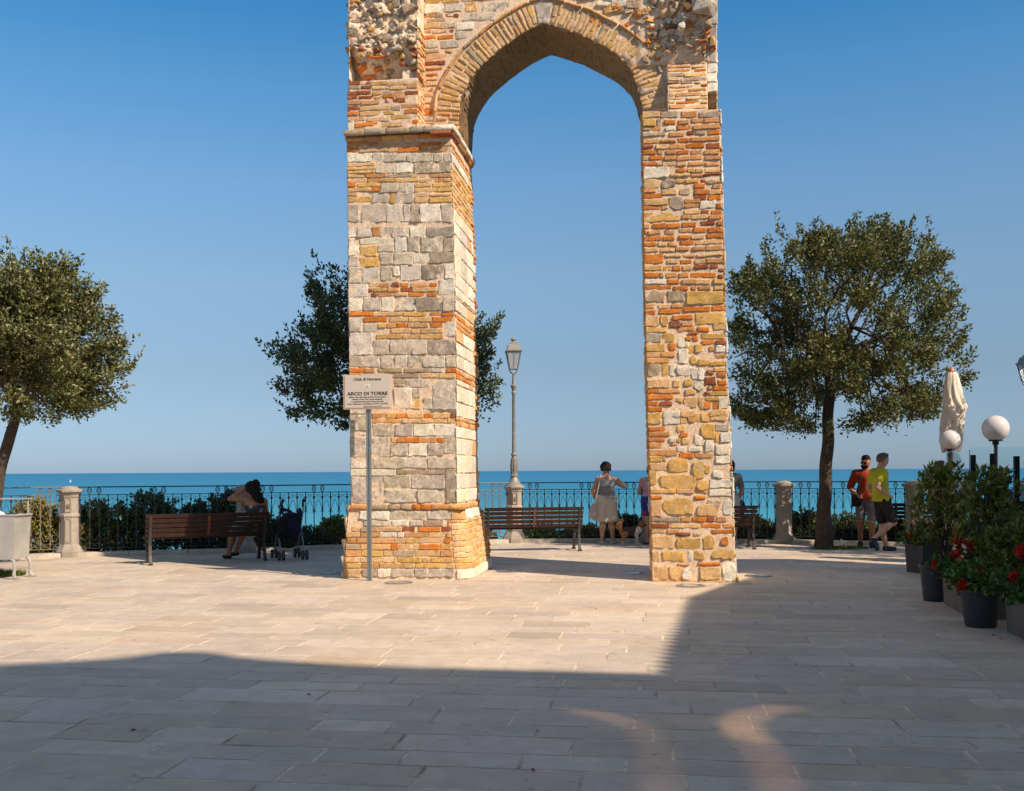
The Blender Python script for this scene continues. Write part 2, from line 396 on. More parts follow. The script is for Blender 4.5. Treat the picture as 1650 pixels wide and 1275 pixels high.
# pier as a loft of (rounded) rectangles; perimeter coordinate a starts at the front-left corner
def rock(st, place, w, hgt, dep, code):
    """angular fractured block: convex hull of random points, flat faces; place maps local (a, z, h) arrays to the world"""
    bm = bmesh.new(); n = 15
    for i in range(n):
        v = [rnd.uniform(-1, 1) for _ in range(3)]; m = max(abs(c) for c in v) or 1; k_ = rnd.uniform(.78, 1.0) / m; bm.verts.new((v[0] * k_ * w, v[1] * k_ * hgt, v[2] * k_ * dep))
    bmesh.ops.convex_hull(bm, input=bm.verts[:]); bmesh.ops.dissolve_limit(bm, angle_limit=.30, verts=bm.verts[:], edges=bm.edges[:])
    bmesh.ops.bevel(bm, geom=bm.edges[:], offset=min(w, hgt) * .07, segments=1, affect='EDGES'); bmesh.ops.subdivide_edges(bm, edges=bm.edges[:], cuts=1, use_grid_fill=True); bmesh.ops.triangulate(bm, faces=bm.faces[:])
    T = np.array([[tuple(v.co) for v in f.verts] for f in bm.faces]); bm.free()
    V = T.reshape(-1, 3); off_ = .007 * sn(V + st.n * .01, 12, 1)[:, None] * (V / (np.linalg.norm(V, axis=1, keepdims=True) + 1e-6)); V = V + off_
    P = place(V[:, 0], V[:, 1], V[:, 2]); i = np.arange(len(P)).reshape(-1, 3); F = np.concatenate([i, i[:, 2:3]], 1)
    base = np.array(PAL[code]) * rnd.uniform(.85, 1.1); C = np.empty((len(P), 4)); C[:, :3] = base; C[:, 3] = BLOOM.get(code, 0) * rnd.uniform(.3, 1.2)
    st.tris = getattr(st, 'tris', []); st.tris.append((P, i, C))
class Pier:
    def __init__(s, lv):   # lv rows: z, s0, s1, d0, d1, r
        s.lv = np.array(sorted(lv), float)
    def at(s, z):
        return [np.interp(z, s.lv[:, 0], s.lv[:, i]) for i in range(1, 6)]
    def fmap(s, a, z, h):
        s0, s1, d0, d1, r = s.at(z); a = np.asarray(a, float)
        L1 = s1 - s0 - r; La = r * math.pi / 2; L2 = d1 - d0 - r; L3 = s1 - s0; L4 = d1 - d0
        S = np.zeros_like(a); Dd = np.zeros_like(a)
        c1 = a <= L1; S = np.where(c1, s0 + a, S); Dd = np.where(c1, d0 - h, Dd)
        b = a - L1; rs = np.maximum(r, 1e-4); t = np.clip(b / rs, 0, math.pi / 2); c2 = (~c1) & (b <= La)
        S = np.where(c2, s1 - r + (r + h) * np.sin(t), S); Dd = np.where(c2, d0 + r - (r + h) * np.cos(t), Dd)
        b2 = b - La; c3 = (~c1) & (~c2) & (b2 <= L2); S = np.where(c3, s1 + h, S); Dd = np.where(c3, d0 + r + b2, Dd)
        b3 = b2 - L2; c4 = (b3 > 0) & (b3 <= L3) & (~c1) & (~c2) & (~c3); S = np.where(c4, s1 - b3, S); Dd = np.where(c4, d1 + h, Dd)
        b4 = b3 - L3; c5 = (~c1) & (~c2) & (~c3) & (~c4); S = np.where(c5, s0 - h, S); Dd = np.where(c5, d1 - b4, Dd)
        return sdz(S, Dd, z)
    def per(s, z):
        s0, s1, d0, d1, r = s.at(z); return s1 - s0 - r, r * math.pi / 2, d1 - d0 - r, s1 - s0, d1 - d0
    def body(s, st, z0, z1, step=0.07, amp=0.004):
        nz = int((z1 - z0) / step) + 2; zs = np.linspace(z0, z1, nz)
        T = np.concatenate([np.linspace(0, 0.999, 22), 1 + np.linspace(0.02, 0.98, 6), 2 + np.linspace(0.0, 0.999, 20), 3 + np.linspace(0.0, 0.999, 12), 4 + np.linspace(0, 1.0, 12)])
        V = []
        for z in zs:
            L = s.per(z); cum = np.concatenate([[0], np.cumsum(L)]); k = np.minimum(T.astype(int), 4); a = cum[k] + (T - k) * np.array(L)[k]
            zz = np.full(len(a), z); P0 = np.stack([a, zz, zz * 0], -1)
            V.append(s.fmap(a, zz, -.005 + amp * .6 * sn(P0, 3, 0) + amp * 0.4 * sn(P0, 10, 1)))
        V = np.concatenate(V); st.grid(V, nz, len(T))
        # top cap
        c = V[-len(T):]; n = len(T); m = c.mean(0, keepdims=True); Vc = np.concatenate([c, m]); i = np.arange(n)
        F = np.stack([i, (i + 1) % n, np.full(n, n), np.full(n, n)], -1); F = F[:, :3]
        F4 = np.concatenate([F, F[:, 2:3]], 1)
        # use degenerate-free triangles through a tiny quad
        Cc = np.empty((len(Vc), 4)); Cc[:, :3] = PAL['M']; Cc[:, 3] = 0
        V2 = np.concatenate([Vc, m + 0.001]); F4[:, 3] = n; F4 = np.stack([i, (i + 1) % n, np.full(n, n), i], -1)[:, :3]
        s.cap = (V2, F4)
def courses(st, fmap, a0f, a1f, z0, z1, pal, hr=(0.06, 0.08), lr=(0.14, 0.34), gap=0.011, skip=0.0, hh=(0.002, 0.010), big=0.0, bpal='GW', rough=0.004):
    z = z0
    while z < z1 - 0.03:
        isbig = rnd.random() < big
        hgt = rnd.uniform(0.14, 0.24) if isbig else rnd.uniform(*hr)
        hgt = min(hgt, z1 - z); a = a0f(z) + 0.003; end = a1f(z) - 0.003
        while a < end - 0.03:
            w = rnd.uniform(0.18, 0.42) if isbig else rnd.uniform(*lr)
            if end - (a + w) < 0.08: w = end - a
            if rnd.random() >= skip:
                st.stone(fmap, a, a + w - gap, z + gap * 0.5, z + hgt - gap * 0.5, rnd.choice(bpal if isbig else pal), h=rnd.uniform(*hh), rough=rough)
            a += w
        z += hgt
# ------------------------------------------------------------------ the arch
arch = thing('stone_arch', (0, 0, 0), 0, 'tall ruined medieval arch of yellow brick and pale limestone standing alone on the plaza', 'arch')
# left pier
def lp(y, xl, xr, d, r, yy=None):
    s0, z = px(xl, y, d); s1, _ = px(xr, y, d); return (z, s0, s1, d)
LD = 0.10; BACK = 1.68
lv = []
for y, xl, xr, d, r in ((214, 559, 727.5, LD, .02), (300, 560, 730, LD, .02), (400, 561, 733, LD, .02), (500, 562, 735, LD, .02), (600, 563, 737, LD, .02), (700, 564, 738, LD, .03),
                        (760, 565, 738.5, LD, .03), (818, 566, 739, LD, .04), (824, 562, 743, 0.085, .12), (840, 560, 748, 0.075, .20), (870, 558, 752, 0.06, .22), (900, 555, 756, 0.04, .22), (933, 553, 760, 0.02, .22)):
    z, s0, s1, d0 = lp(y, xl, xr, d, r); back = BACK + (0.0 if y < 820 else (y - 818) / 116 * 0.16)
    lv.append((z, s0, s1, d0, back, r))
lv.append((-0.1, lv[-1][1] - .01, lv[-1][2] + .01, lv[-1][3] - .01, lv[-1][4], .22))
PL = Pier(lv)
ZC = px(640, 214, LD)[1]        # cornice level
st = Stones()
PL.body(st, -0.05, ZC)
def photo_stones(st, P, lst, d, clampL=None, clampR=None, hb=(0.002, 0.009)):
    for x0, x1, y0, y1, c in lst:
        rn = 0.0
        if c.islower(): rn = 0.55; c = c.upper()
        sa, z1 = px(x0, (y0 + y1) / 2, d); sb, _ = px(x1, (y0 + y1) / 2, d)
        xm = (x0 + x1) / 2; zt = px(xm, y0, d)[1]; zb = px(xm, y1, d)[1]
        s0 = P.at((zt + zb) / 2)[0] if P else 0
        a0, a1 = sa - s0, sb - s0
        if P:
            W = P.per((zt + zb) / 2)[0]
            if a0 < 0.05: a0 = -0.0 + rnd.uniform(-0.0, 0.004)
            if a1 > W - 0.05: a1 = W - rnd.uniform(0, 0.004)
        big = (y1 - y0) > 12; a0 -= .003; a1 += .003; zb -= .0025; zt += .0025
        st.stone(P.fmap if P else planemap(d), a0, a1, zb, zt, c, h=rnd.uniform(*hb) + (0.004 if rn else 0), rough=0.007 if big else 0.004, rnd_=rn * .72, jit=0.012 if rn else (0.008 if big else 0.0045))
def planemap(d):
    return lambda a, z, h: sdz(a, d - h, z)
L1 = rows_crop(550, 220, 7.174, """
68-112:60 300 B,310 430 B,440 740 Y,745 890 Y,900 1150 O,1160 1280 Y;
122-178:60 185 O,210 530 Y,540 650 Y,660 915 O,920 1010 B,1020 1280 B;
198-292:60 350 W,358 480 W,490 740 G,750 1060 G,1070 1168 G,1178 1285 G;
300-424:400 622 G,632 822 W,845 1285 D;
300-345:70 385 Y;352-392:70 385 Y;398-432:70 385 K;
432-476:75 270 Y,280 530 B,540 800 T,810 1000 Y,1010 1280 B;
484-528:75 300 Y,310 640 K,650 900 Y,905 1110 Y,1120 1165 O,1175 1285 Y;
536-584:80 165 O,190 450 K,850 1040 Y,1050 1285 K;
540-650:462 660 G,670 755 G,765 832 W;
592-640:80 340 Y,350 460 O,850 1100 Y,1110 1285 K;
650-692:80 185 Y,850 1000 Y;650-690:1020 1290 Y;
655-770:350 552 G,560 612 K,620 832 G;
700-764:70 185 K,192 345 K,845 1010 Y,1020 1290 K;
784-990:70 205 G,228 515 G,525 716 W,722 795 G,802 905 D,912 1145 W,1155 1285 G""")
L2 = rows_crop(550, 360, 7.174, """
40-160:65 178 W,188 352 G,357 445 B,450 585 G,592 722 G,727 788 W,795 980 W,986 1300 D;
175-240:215 605 W;246-330:425 605 G;
170-370:72 198 W;160-330:620 760 W,768 895 G,920 1180 G,1188 1305 D;
262-382:215 410 K;392-505:215 437 K;
380-500:75 195 G;338-480:450 602 G,610 830 G;330-460:840 1015 W;322-458:1022 1305 D;
510-690:75 232 G,240 440 G;505-660:455 585 G;500-612:592 668 w;480-660:678 920 W;478-650:930 1188 D;470-640:1196 1310 W;
702-855:75 302 W;650-820:1122 1312 W;
690-735:325 425 Y,430 550 B,588 672 r,688 770 O,810 1000 B,1020 1102 O;
742-792:320 360 r,372 518 K,530 665 B,682 815 R,822 1100 Y;
800-846:328 400 r,412 600 B,618 765 Y,780 972 O,1000 1104 O;
856-1015:80 245 W,258 460 G,475 612 W,620 852 G,866 1160 D,1172 1310 G""")
L3 = rows_crop(550, 500, 7.174, """
20-68:80 350 O,362 705 Y,715 990 K,1030 1160 B,1168 1335 O;
78-136:258 530 O,555 770 Y,778 1045 Y,1060 1335 O;
92-250:80 240 G;160-250:250 415 G;
146-204:425 520 K,528 632 B,638 755 O,770 1000 Y,1028 1170 O;130-300:1192 1335 W;
212-268:580 805 Y,812 915 Y,920 1165 Y;
278-332:405 700 K,706 895 Y,905 1180 K;
262-520:84 358 W;345-515:372 552 G,562 815 G,820 988 G,995 1335 D;
530-655:95 228 G,245 440 G,450 590 G,612 762 G,772 932 G,945 1192 G,1210 1335 G;
668-720:85 265 O,272 380 B,430 705 T,730 1020 T,1040 1172 G,1208 1335 O;
732-782:85 240 O,250 605 T,615 905 T,925 1128 Y,1134 1335 Y;
795-850:610 735 T;850-890:610 725 T;795-890:745 915 G,922 1008 G;
900-1140:610 812 W;900-1010:820 912 G;1020-1140:760 905 K;
800-1150:1060 1335 G;1010-1140:950 1055 G""")
L4 = rows_crop(550, 640, 6.875, """
130-185:80 285 G;190-370:80 285 G;380-425:100 285 W;
178-232:345 500 B,508 602 K,612 722 O,728 905 Y,915 1002 O,1010 1198 Y,1208 1290 R;
238-288:345 655 B,668 890 Y,898 1170 Y,1176 1290 Y;
300-432:345 575 G,590 792 G,800 1032 W,1040 1290 W;
450-505:556 612 Y,620 872 O,878 1050 B,1056 1130 O;
442-662:110 530 G;436-620:1140 1290 G;
515-648:540 738 G,744 948 W,956 1130 G;
672-788:95 282 W,290 455 G,462 700 G,708 948 G,956 1290 G;
800-872:95 605 W;808-855:610 852 T,858 1132 T;800-1175:1152 1290 D;
880-1175:112 460 G;868-1008:472 758 G;860-1015:768 1146 G;
1025-1168:484 828 G,848 1125 G""")
L5 = rows_crop(550, 790, 6.735, """
222-322:185 505 W,512 905 G,915 1150 G,1165 1400 W;
332-392:235 525 G,532 712 W,730 872 G,880 1090 T,1145 1340 B;
400-452:100 190 Y,200 338 T,345 642 Y,648 782 R,825 1062 O,1078 1345 R;
460-514:80 190 Y,200 400 B,405 590 W,596 665 W,672 930 B,938 1130 Y,1136 1190 K,1200 1385 O;
522-578:75 150 B,160 560 B,568 682 Y,690 820 K,826 1095 Y,1102 1385 O;
588-648:70 190 T,200 520 Y,528 612 O,620 742 Y,750 842 Y,846 1060 O,1070 1385 K;
656-722:65 200 B,210 440 K,447 552 Y,556 786 T,794 1065 Y,1070 1390 B;
732-786:60 190 Y,200 560 Y,570 588 B,596 868 K,876 962 Y,968 1250 K,1256 1395 Y;
796-848:55 200 K,210 400 B,405 670 K,678 792 Y,800 1078 K,1085 1395 Y;
858-945:50 210 Y,220 380 T,385 525 W,530 785 G,792 930 G,945 1360 G""")
for Lx in (L1, L2, L3, L4, L5): photo_stones(st, PL, Lx, LD if Lx is not L5 else 0.0, hb=(0.001, 0.008) if Lx is not L5 else (.004, .014))
# right-hand (inner) side of the left pier: pale quoins and brick bands
def side_courses(z0, z1, mode):
    a0 = lambda z: PL.per(z)[0] + PL.per(z)[1] * (0.0 if mode != 'flare' else 0.0)
    a1 = lambda z: sum(PL.per(z)[:3])
    if mode == 'W': courses(st, PL.fmap, a0, a1, z0, z1, 'WWWWWWY', hr=(0.17, 0.26), lr=(0.3, 0.6), hh=(0.006, 0.016))
    elif mode == 'B': courses(st, PL.fmap, a0, a1, z0, z1, 'BOBYYBK', hr=(0.066, 0.078), lr=(0.16, 0.34))
    else: courses(st, PL.fmap, a0, a1, z0, z1, 'YYKYBYK', hr=(0.07, 0.085), lr=(0.15, 0.33))
zz = lambda y: px(735, y, LD)[1]
prevy = 933
for y1, mode in ((917, 'W'), (838, 'flare'), (822, 'W'), (811, 'B'), (688, 'W'), (672, 'B'), (612, 'W'), (594, 'B'), (530, 'W'), (502, 'B'), (478, 'W'), (462, 'W'), (336, 'W'), (262, 'flare'), (246, 'W'), (230, 'B')):
    side_courses(max(zz(prevy), 0.0) if y1 > 900 else zz(prevy), zz(y1), mode); prevy = y1
# a ragged brick column at the far inner edge
def fm_edge(a, z, h):
    a1 = sum(PL.per(z)[:3]) if False else None
    return None
for z in np.arange(0.25, ZC - 0.4, 0.083):
    if rnd.random() < 0.62 and not (1.0 < z < 2.0 and rnd.random() < 0.6):
        e = float(sum(PL.per(z)[:3])); st.stone(PL.fmap, e - rnd.uniform(0.10, 0.26), e + 0.012, z, z + 0.066, rnd.choice('OBRBKO'), h=rnd.uniform(0.018, 0.045), rough=0.006)
# hidden faces
b0 = lambda z: sum(PL.per(z)[:3]); b1 = lambda z: sum(PL.per(z)[:4]); b2 = lambda z: sum(PL.per(z)[:5])
courses(st, PL.fmap, b0, b1, 0, ZC - 0.02, 'YYKBGT', hr=(0.075, 0.1), lr=(0.2, 0.4), big=0.4)
courses(st, PL.fmap, b1, b2, 0, ZC - 0.02, 'YYKBGT', hr=(0.075, 0.1), lr=(0.2, 0.4), big=0.5, hh=(0.004, 0.02))
pier_left = st.build('pier', arch); tag(pier_left, 'wide left pier of grey and white limestone blocks with brick bands and a rounded foot')
# projecting brick string above the foot
st = Stones()
def bar_stone(st, S0, S1, d0, d1, z0, z1, code, rough=0.005, bulge=0.0):
    """a real block with depth: front, top, bottom, ends"""
    na, nb = max(3, int((S1 - S0) / 0.05)), 14
    prof = [(d1, z1), (d0 + .01, z1), (d0 + .002, z1 - .006), (d0 - bulge, (z0 + z1) / 2), (d0 + .002, z0 + .006), (d0 + .01, z0), (d1, z0)]
    prof = np.array(prof); aa = np.linspace(S0, S1, na); V = []
    for i, a in enumerate(aa):
        sc = 1.0
        P0 = np.stack([np.full(len(prof), a), prof[:, 0], prof[:, 1]], -1); e = 0.006 if i in (0, na - 1) else 0
        dd = prof[:, 0] + rough * sn(P0, 6, 0) + e; zz_ = prof[:, 1] + rough * 0.7 * sn(P0, 7, 1); V.append(sdz(np.full(len(prof), a), dd, zz_))
    V = np.concatenate(V); n = len(prof); i = np.arange(na * n).reshape(na, n)
    F = np.stack([i[:-1, :-1], i[:-1, 1:], i[1:, 1:], i[1:, :-1]], -1).reshape(-1, 4)
    caps = []
    for r_, fl in ((0, True), (na - 1, False)):
        q = [[i[r_, 0], i[r_, 1], i[r_, 5], i[r_, 6]], [i[r_, 1], i[r_, 2], i[r_, 4], i[r_, 5]]]
        caps += [c[::-1] if fl else c for c in q]
    F = np.concatenate([F, np.array(caps)])
    base = np.array(PAL[code]) * rnd.uniform(0.85, 1.12); C = np.empty((len(V), 4)); C[:, :3] = base; C[:, 3] = BLOOM.get(code, 0) * 0.5; st.add(V, F, C)
z0 = px(650, 821.5, .03)[1]; z1 = px(650, 813.5, .03)[1]
a = px(560, 818, .03)[0]; aend = px(747, 818, .03)[0]
for w, c in zip((.30, .28, .17, .17, .12, .15, .50, .3), 'BTTTOOBY'):
    bar_stone(st, a, min(a + w, aend) - .01, .055, .4, z0, z1, c); a += w
    if a > aend - .03: break
d = 0.05
while d < BACK:
    w = min(rnd.uniform(.15, .3), BACK - .02 - d)
    if w < .04: break
    # along the inner side
    s1 = float(PL.at(z1)[1]) + .04
    bm_a = s1
    bar = Stones(); bar_stone(bar, 0, w - .01, 0, .15, z0, z1, rnd.choice('BOYK'))
    Vb = bar.V[0]; inv = np.stack([Vb[:, 0] * UX + (Vb[:, 1] - OY) * UY, Vb[:, 0] * NX + (Vb[:, 1] - OY) * NY, Vb[:, 2]], -1)
    st.add(sdz(bm_a - inv[:, 1], d + inv[:, 0], inv[:, 2]), bar.F[0], bar.C[0]); d += w
st.build('string_course', arch)
# cornice: dark slabs over a brick torus, turning the inner corner
st = Stones()
zt1 = px(640, 206, 0.0)[1]; zt0 = px(640, 214.5, 0.0)[1]; zb0 = px(640, 222.5, .03)[1]
a = px(554, 212, .0)[0]; aend = px(730, 212, .0)[0]
for w, c in zip((.30, .30, .34, .20, .30, .2), 'TDTDGW'):
    bar_stone(st, a, min(a + w, aend) - .004, -.02, .7, zt0, zt1, c, rough=0.007); a += w
    if a > aend - .02: break
a = px(556, 228, .03)[0]; aend = px(729, 228, .03)[0]
for w, c in zip((.28, .24, .3, .24, .3, .2, .3), 'BBKBOBO'):
    bar_stone(st, a, min(a + w, aend) - .005, .045, .4, zb0 + .002, zt0 - .002, c, bulge=.028); a += w
    if a > aend - .02: break
s1 = float(PL.at(ZC)[1])
for (zA, zB, out, codes, bl) in ((zt0, zt1, .07, 'WWWW', 0), (zb0 + .002, zt0 - .002, .03, 'RBBO', .02)):
    d = -0.02
    while d < BACK:
        w = min(rnd.uniform(.28, .5), BACK - .03 - d)
        if w < .05: break
        bar = Stones(); bar_stone(bar, 0, w - .006, 0, .3, zA, zB, rnd.choice(codes), bulge=bl)
        Vb = bar.V[0]; inv = np.stack([Vb[:, 0] * UX + (Vb[:, 1] - OY) * UY, Vb[:, 0] * NX + (Vb[:, 1] - OY) * NY, Vb[:, 2]], -1)
        st.add(sdz(s1 + out - inv[:, 1], d + inv[:, 0], inv[:, 2]), bar.F[0], bar.C[0]); d += w
st.build('cornice', arch)
# ---------------------------------------------------------------- right pier
lv = []
for y, xl, xr in ((179, 1035, 1160), (300, 1036.5, 1163), (400, 1038, 1166), (500, 1040, 1168.5), (600, 1042, 1171), (700, 1045, 1177), (800, 1048.5, 1180), (880, 1050.5, 1184), (938, 1051.5, 1188)):
    s0, z = px(xl, y, 0.0); s1, _ = px(xr, y, 0.0); lv.append((z, s0, s1, 0.0, 1.65, .012))
lv.append((-0.1, lv[-1][1], lv[-1][2], 0, 1.65, .012))
PR = Pier(lv); ZR = px(1100, 179, 0)[1]
st = Stones(); PR.body(st, -0.05, ZR)
RA = rows_crop(1025, 170, 9.806, """
95-190:120 370 Y,390 660 T,710 960 B,1000 1280 T;215-330:105 310 K,330 390 T;230-300:450 620 O,670 830 B;205-275:880 1060 B,1070 1285 B;
335-400:110 225 T,240 385 B,460 620 W;310-385:645 865 O;300-375:895 1290 B;425-490:110 455 T,520 770 B;405-465:815 915 R,940 1090 T;395-465:1130 1290 O;
530-600:110 355 B;535-590:385 625 B;515-580:660 840 O;500-570:865 1270 B;625-680:130 265 R;620-690:310 520 Y,525 770 B;605-675:790 1080 O;595-680:1110 1290 R;
705-775:105 310 O,340 415 B,470 630 B,650 835 O,860 1040 B,1080 1300 B;800-865:115 185 Y,210 420 O,440 620 B,640 1045 B,1080 1300 B;
895-955:120 310 O,330 410 Y,415 620 Y,630 790 Y,820 1085 B,1090 1310 B;975-1150:120 510 W;1000-1060:630 780 O,810 930 K,940 1070 Y,1090 1320 Y;
1075-1130:540 850 Y,860 1060 B;1070-1110:1070 1330 R;1170-1230:630 770 K,780 990 B,1010 1090 R,1110 1220 t,1230 1340 t""")
RB = rows_crop(1025, 290, 9.806, """
60-130:920 1085 O;80-140:1210 1340 B;0-130:140 380 y,400 620 t;140-205:130 305 B;145-235:410 640 Y,690 870 t;150-230:920 1130 O,1150 1350 Y;
215-290:140 400 O;235-320:910 1100 R,1140 1360 O;305-400:140 500 Y;270-460:510 740 t;305-370:760 1010 B;378-440:750 1010 B;320-450:1020 1250 W;370-450:1265 1355 O;
410-470:150 380 O,400 500 Y;475-540:760 1010 Y,1030 1150 R,1190 1355 O;505-660:135 700 K;550-620:720 850 B,860 1130 Y,1150 1355 B;
690-765:135 210 B,265 465 O,490 700 O;670-745:725 945 O;650-720:1015 1240 R,1280 1355 O;800-865:135 180 B,190 390 B,445 600 B;775-835:680 880 B;755-830:905 1110 O,1130 1350 O;
890-960:140 405 O,430 610 O;870-935:670 840 O,870 1080 Y;855-920:1110 1355 O;985-1050:140 320 O,350 485 Y,510 655 B;960-1030:700 920 O;950-1015:940 1350 Y;
1075-1140:140 350 Y,380 600 Y;1060-1120:620 840 B,885 1080 B;1040-1110:1100 1350 B""")
RC = rows_crop(1025, 410, 9.806, """
0-150:145 430 O;0-52:465 700 Y,740 930 B,960 1090 Y;-55-35:1095 1370 K;85-150:480 660 Y,695 870 O,920 1090 Y;65-140:1110 1360 B;
180-255:150 410 K,420 545 B,580 700 O,730 880 Y;160-225:920 1135 R,1180 1300 R;225-280:1300 1385 R;290-365:150 350 O,370 430 B,465 650 B,680 830 B,855 1255 O;315-380:1300 1385 R;
395-470:180 470 W,495 685 O,720 940 B,945 1170 Y,1215 1385 K;490-555:150 545 O;500-565:590 830 O,870 950 O,980 1180 B,1235 1390 Y;
580-755:155 470 t,500 760 T;590-790:795 1395 K;790-860:150 285 B,350 520 Y;785-845:560 750 B;815-890:1200 1395 O;865-935:365 715 O;830-905:750 1165 O;890-960:160 300 O;
960-1035:575 895 O;920-1100:940 1390 K;1055-1155:530 695 R;1060-1135:720 900 B;970-1140:165 350 Y,390 510 k;1155-1230:150 490 K;1150-1220:650 930 b,970 1150 O;1090-1200:1220 1400 Y;1215-1260:830 960 o""".replace('-55-35', '0-35'))
RD = rows_crop(1025, 530, 9.106, """
70-200:150 360 G,380 550 k;110-175:720 800 o,835 910 o;70-145:960 1310 K;165-235:965 1140 O,1170 1310 R;215-330:155 430 K,455 580 o;160-270:610 760 w;230-350:720 840 k,860 980 k;
245-350:1160 1310 w;260-340:1070 1140 B;340-415:155 360 Y,365 570 B;285-510:600 770 w;375-430:1160 1310 B;430-505:145 485 B;410-520:790 890 k;440-540:910 1070 k;475-540:1085 1320 K;
515-700:155 345 t,375 470 K,490 590 w;545-700:600 790 w;570-740:800 900 w,905 1000 w;570-625:1140 1320 K;640-710:1190 1320 O;600-660:1030 1130 r;
745-870:160 495 Y;740-840:540 650 y,700 830 k;710-825:1005 1165 R;755-825:1195 1300 O;760-900:850 1000 w;885-950:175 310 O,320 645 B;890-980:710 880 y;840-905:1140 1345 O,1050 1130 b;915-980:1000 1060 r,1070 1340 K;
965-1035:175 540 O;1010-1090:590 690 k;1000-1160:700 890 y,900 1000 y;1000-1060:1020 1200 K;1000-1170:1210 1360 W;1065-1130:170 320 O,350 525 R;1070-1180:930 1095 o,1110 1195 o;
1150-1215:175 380 O;1190-1290:1080 1350 y;1200-1290:660 870 y,400 640 w""")
RE = rows_crop(1025, 660, 9.106, """
50-220:200 370 k,400 620 w;90-200:650 740 k;90-190:750 850 b;60-170:860 940 k,970 1070 k;30-170:1080 1330 y;255-315:185 425 O;230-330:580 710 k;210-430:960 1150 k;220-320:1160 1360 G;
330-390:190 490 B;340-410:640 770 o;330-490:1150 1230 K,1235 1375 W;415-470:190 425 O;410-480:490 580 w,590 660 k;430-510:660 780 y;380-540:860 1000 w;485-565:195 375 B;490-530:500 580 b;
545-620:600 740 w,760 960 w;450-630:1010 1130 w;505-660:1160 1380 W;590-680:200 600 B;640-715:630 840 O;645-710:860 1115 B;670-790:1170 1390 W;690-770:205 380 K,390 450 t;
720-920:490 760 k;770-1020:840 1000 k;830-940:1005 1090 k;900-1000:1120 1260 w;780-890:210 450 y;900-1110:220 320 k;960-1160:345 870 k;1040-1180:900 1060 k;1030-1150:1090 1380 W;1165-1230:215 580 K,590 850 Y,860 1040 Y;1170-1270:1070 1400 W""")
RF = rows_crop(1025, 790, 7.967, """
75-120:200 330 O,755 890 O;110-310:355 740 k;130-340:200 330 Y;190-330:780 1060 y;130-210:910 1080 t;130-320:1100 1240 w;345-405:200 555 T,575 700 B,725 900 O,910 1005 R,1025 1160 B;
430-485:200 425 R,440 820 Y,835 1090 O,1110 1250 B;505-555:205 375 Y,405 560 B,970 1245 O;545-590:510 700 R,740 820 Y;590-750:205 480 Y,860 1010 k;615-750:515 825 K;600-710:1075 1180 o;
760-880:960 1265 k;780-915:335 640 k;790-890:730 880 k;780-920:215 310 y;780-900:660 715 w;925-970:795 1085 O;945-970:530 680 B;925-1160:1105 1282 w;
980-1150:210 400 Y,430 590 y,595 700 w;990-1150:815 1070 Y;1158-1185:210 480 B,490 780 B,820 1290 Y""")
for Lx in (RA, RB, RC, RD, RE, RF): photo_stones(st, PR, Lx, 0.0, hb=(0.002, 0.013))
c0 = lambda z: PR.per(z)[0]; c1 = lambda z: sum(PR.per(z)[:3]); c2 = lambda z: sum(PR.per(z)[:4]); c3 = lambda z: sum(PR.per(z)[:5])
courses(st, PR.fmap, c0, c1, 0, ZR, 'YYBOKWW', big=0.35, bpal='WWY', hh=(0.006, 0.03))
courses(st, PR.fmap, c1, c2, 0, ZR, 'YYBOKG', big=0.3)
courses(st, PR.fmap, c2, c3, 0, ZR, 'YYBOKBY', big=0.3, bpal='YKG', hh=(0.006, 0.035))
o = st.build('pier', arch); tag(o, 'narrow right pier of orange brick and rough rubble')
# ---------------------------------------------------------------- upper wall with the pointed opening
WD = 0.55
def P2(lst, d): return [px(x, y, d) for x, y in lst]
intr = P2([(738, 214), (738.5, 200), (739.5, 185), (741, 165), (748, 146), (757, 130), (767, 115), (778, 103), (791, 92), (805, 80), (821, 68), (843, 53), (860, 44), (876, 38), (892, 42), (911, 48), (933, 55), (958, 68), (976, 77), (991, 86), (1005, 98), (1016, 110), (1023, 126), (1028, 143), (1032, 158), (1035, 172), (1035.5, 179)], WD)
intr = np.array(intr)
intr[0, 1] = min(intr[0, 1], ZC - 0.02)
# resample finely
seg = np.linalg.norm(np.diff(intr, axis=0), axis=1); cum = np.concatenate([[0], np.cumsum(seg)]); LT = cum[-1]
def arc(t): return np.interp(t, cum, intr[:, 0]), np.interp(t, cum, intr[:, 1])
def arcn(t, e=0.12):
    a = np.array(arc(np.clip(t - e, 0, LT))); b = np.array(arc(np.clip(t + e, 0, LT))); v = b - a; v = v / np.linalg.norm(v, axis=0)
    return v[0], v[1], -v[1], v[0]       # tangent, outward normal (left of travel)
zTOP = 10.3
xl0 = px(562, 214, WD)[0] + 0.0; xr0 = px(1156, 100, 0.25)[0]
sL = px(562, 150, LD + .02)[0] + .01; sR = px(1157, 100, 0.2)[0]
top = [(sR - 0.05, zTOP - 1.1)]
k = 14
for i in range(1, k): t = i / k; top.append((sR + (sL - sR) * t, zTOP - 0.9 + 0.5 * math.sin(t * 3.1) + rnd.uniform(-.12, .12)))
top.append((sL + .04, zTOP - .9))
ts = np.linspace(0, LT, 90); ax, az = arc(ts); jig = 0.012 * np.sin(ts * 41) + 0.008 * np.sin(ts * 97)
poly = [(float(x), float(z)) for x, z in zip(ax, az)] + [(px(1035.5, 179, 0)[0], ZR - .05), (sR, ZR - .05)] + top + [(sL, ZC - .05), (px(738, 214, WD)[0], ZC - .05)]
bm = bmesh.new(); vs = [bm.verts.new(tuple(sdz(s_, WD, z_))) for s_, z_ in poly]; f = bm.faces.new(vs)
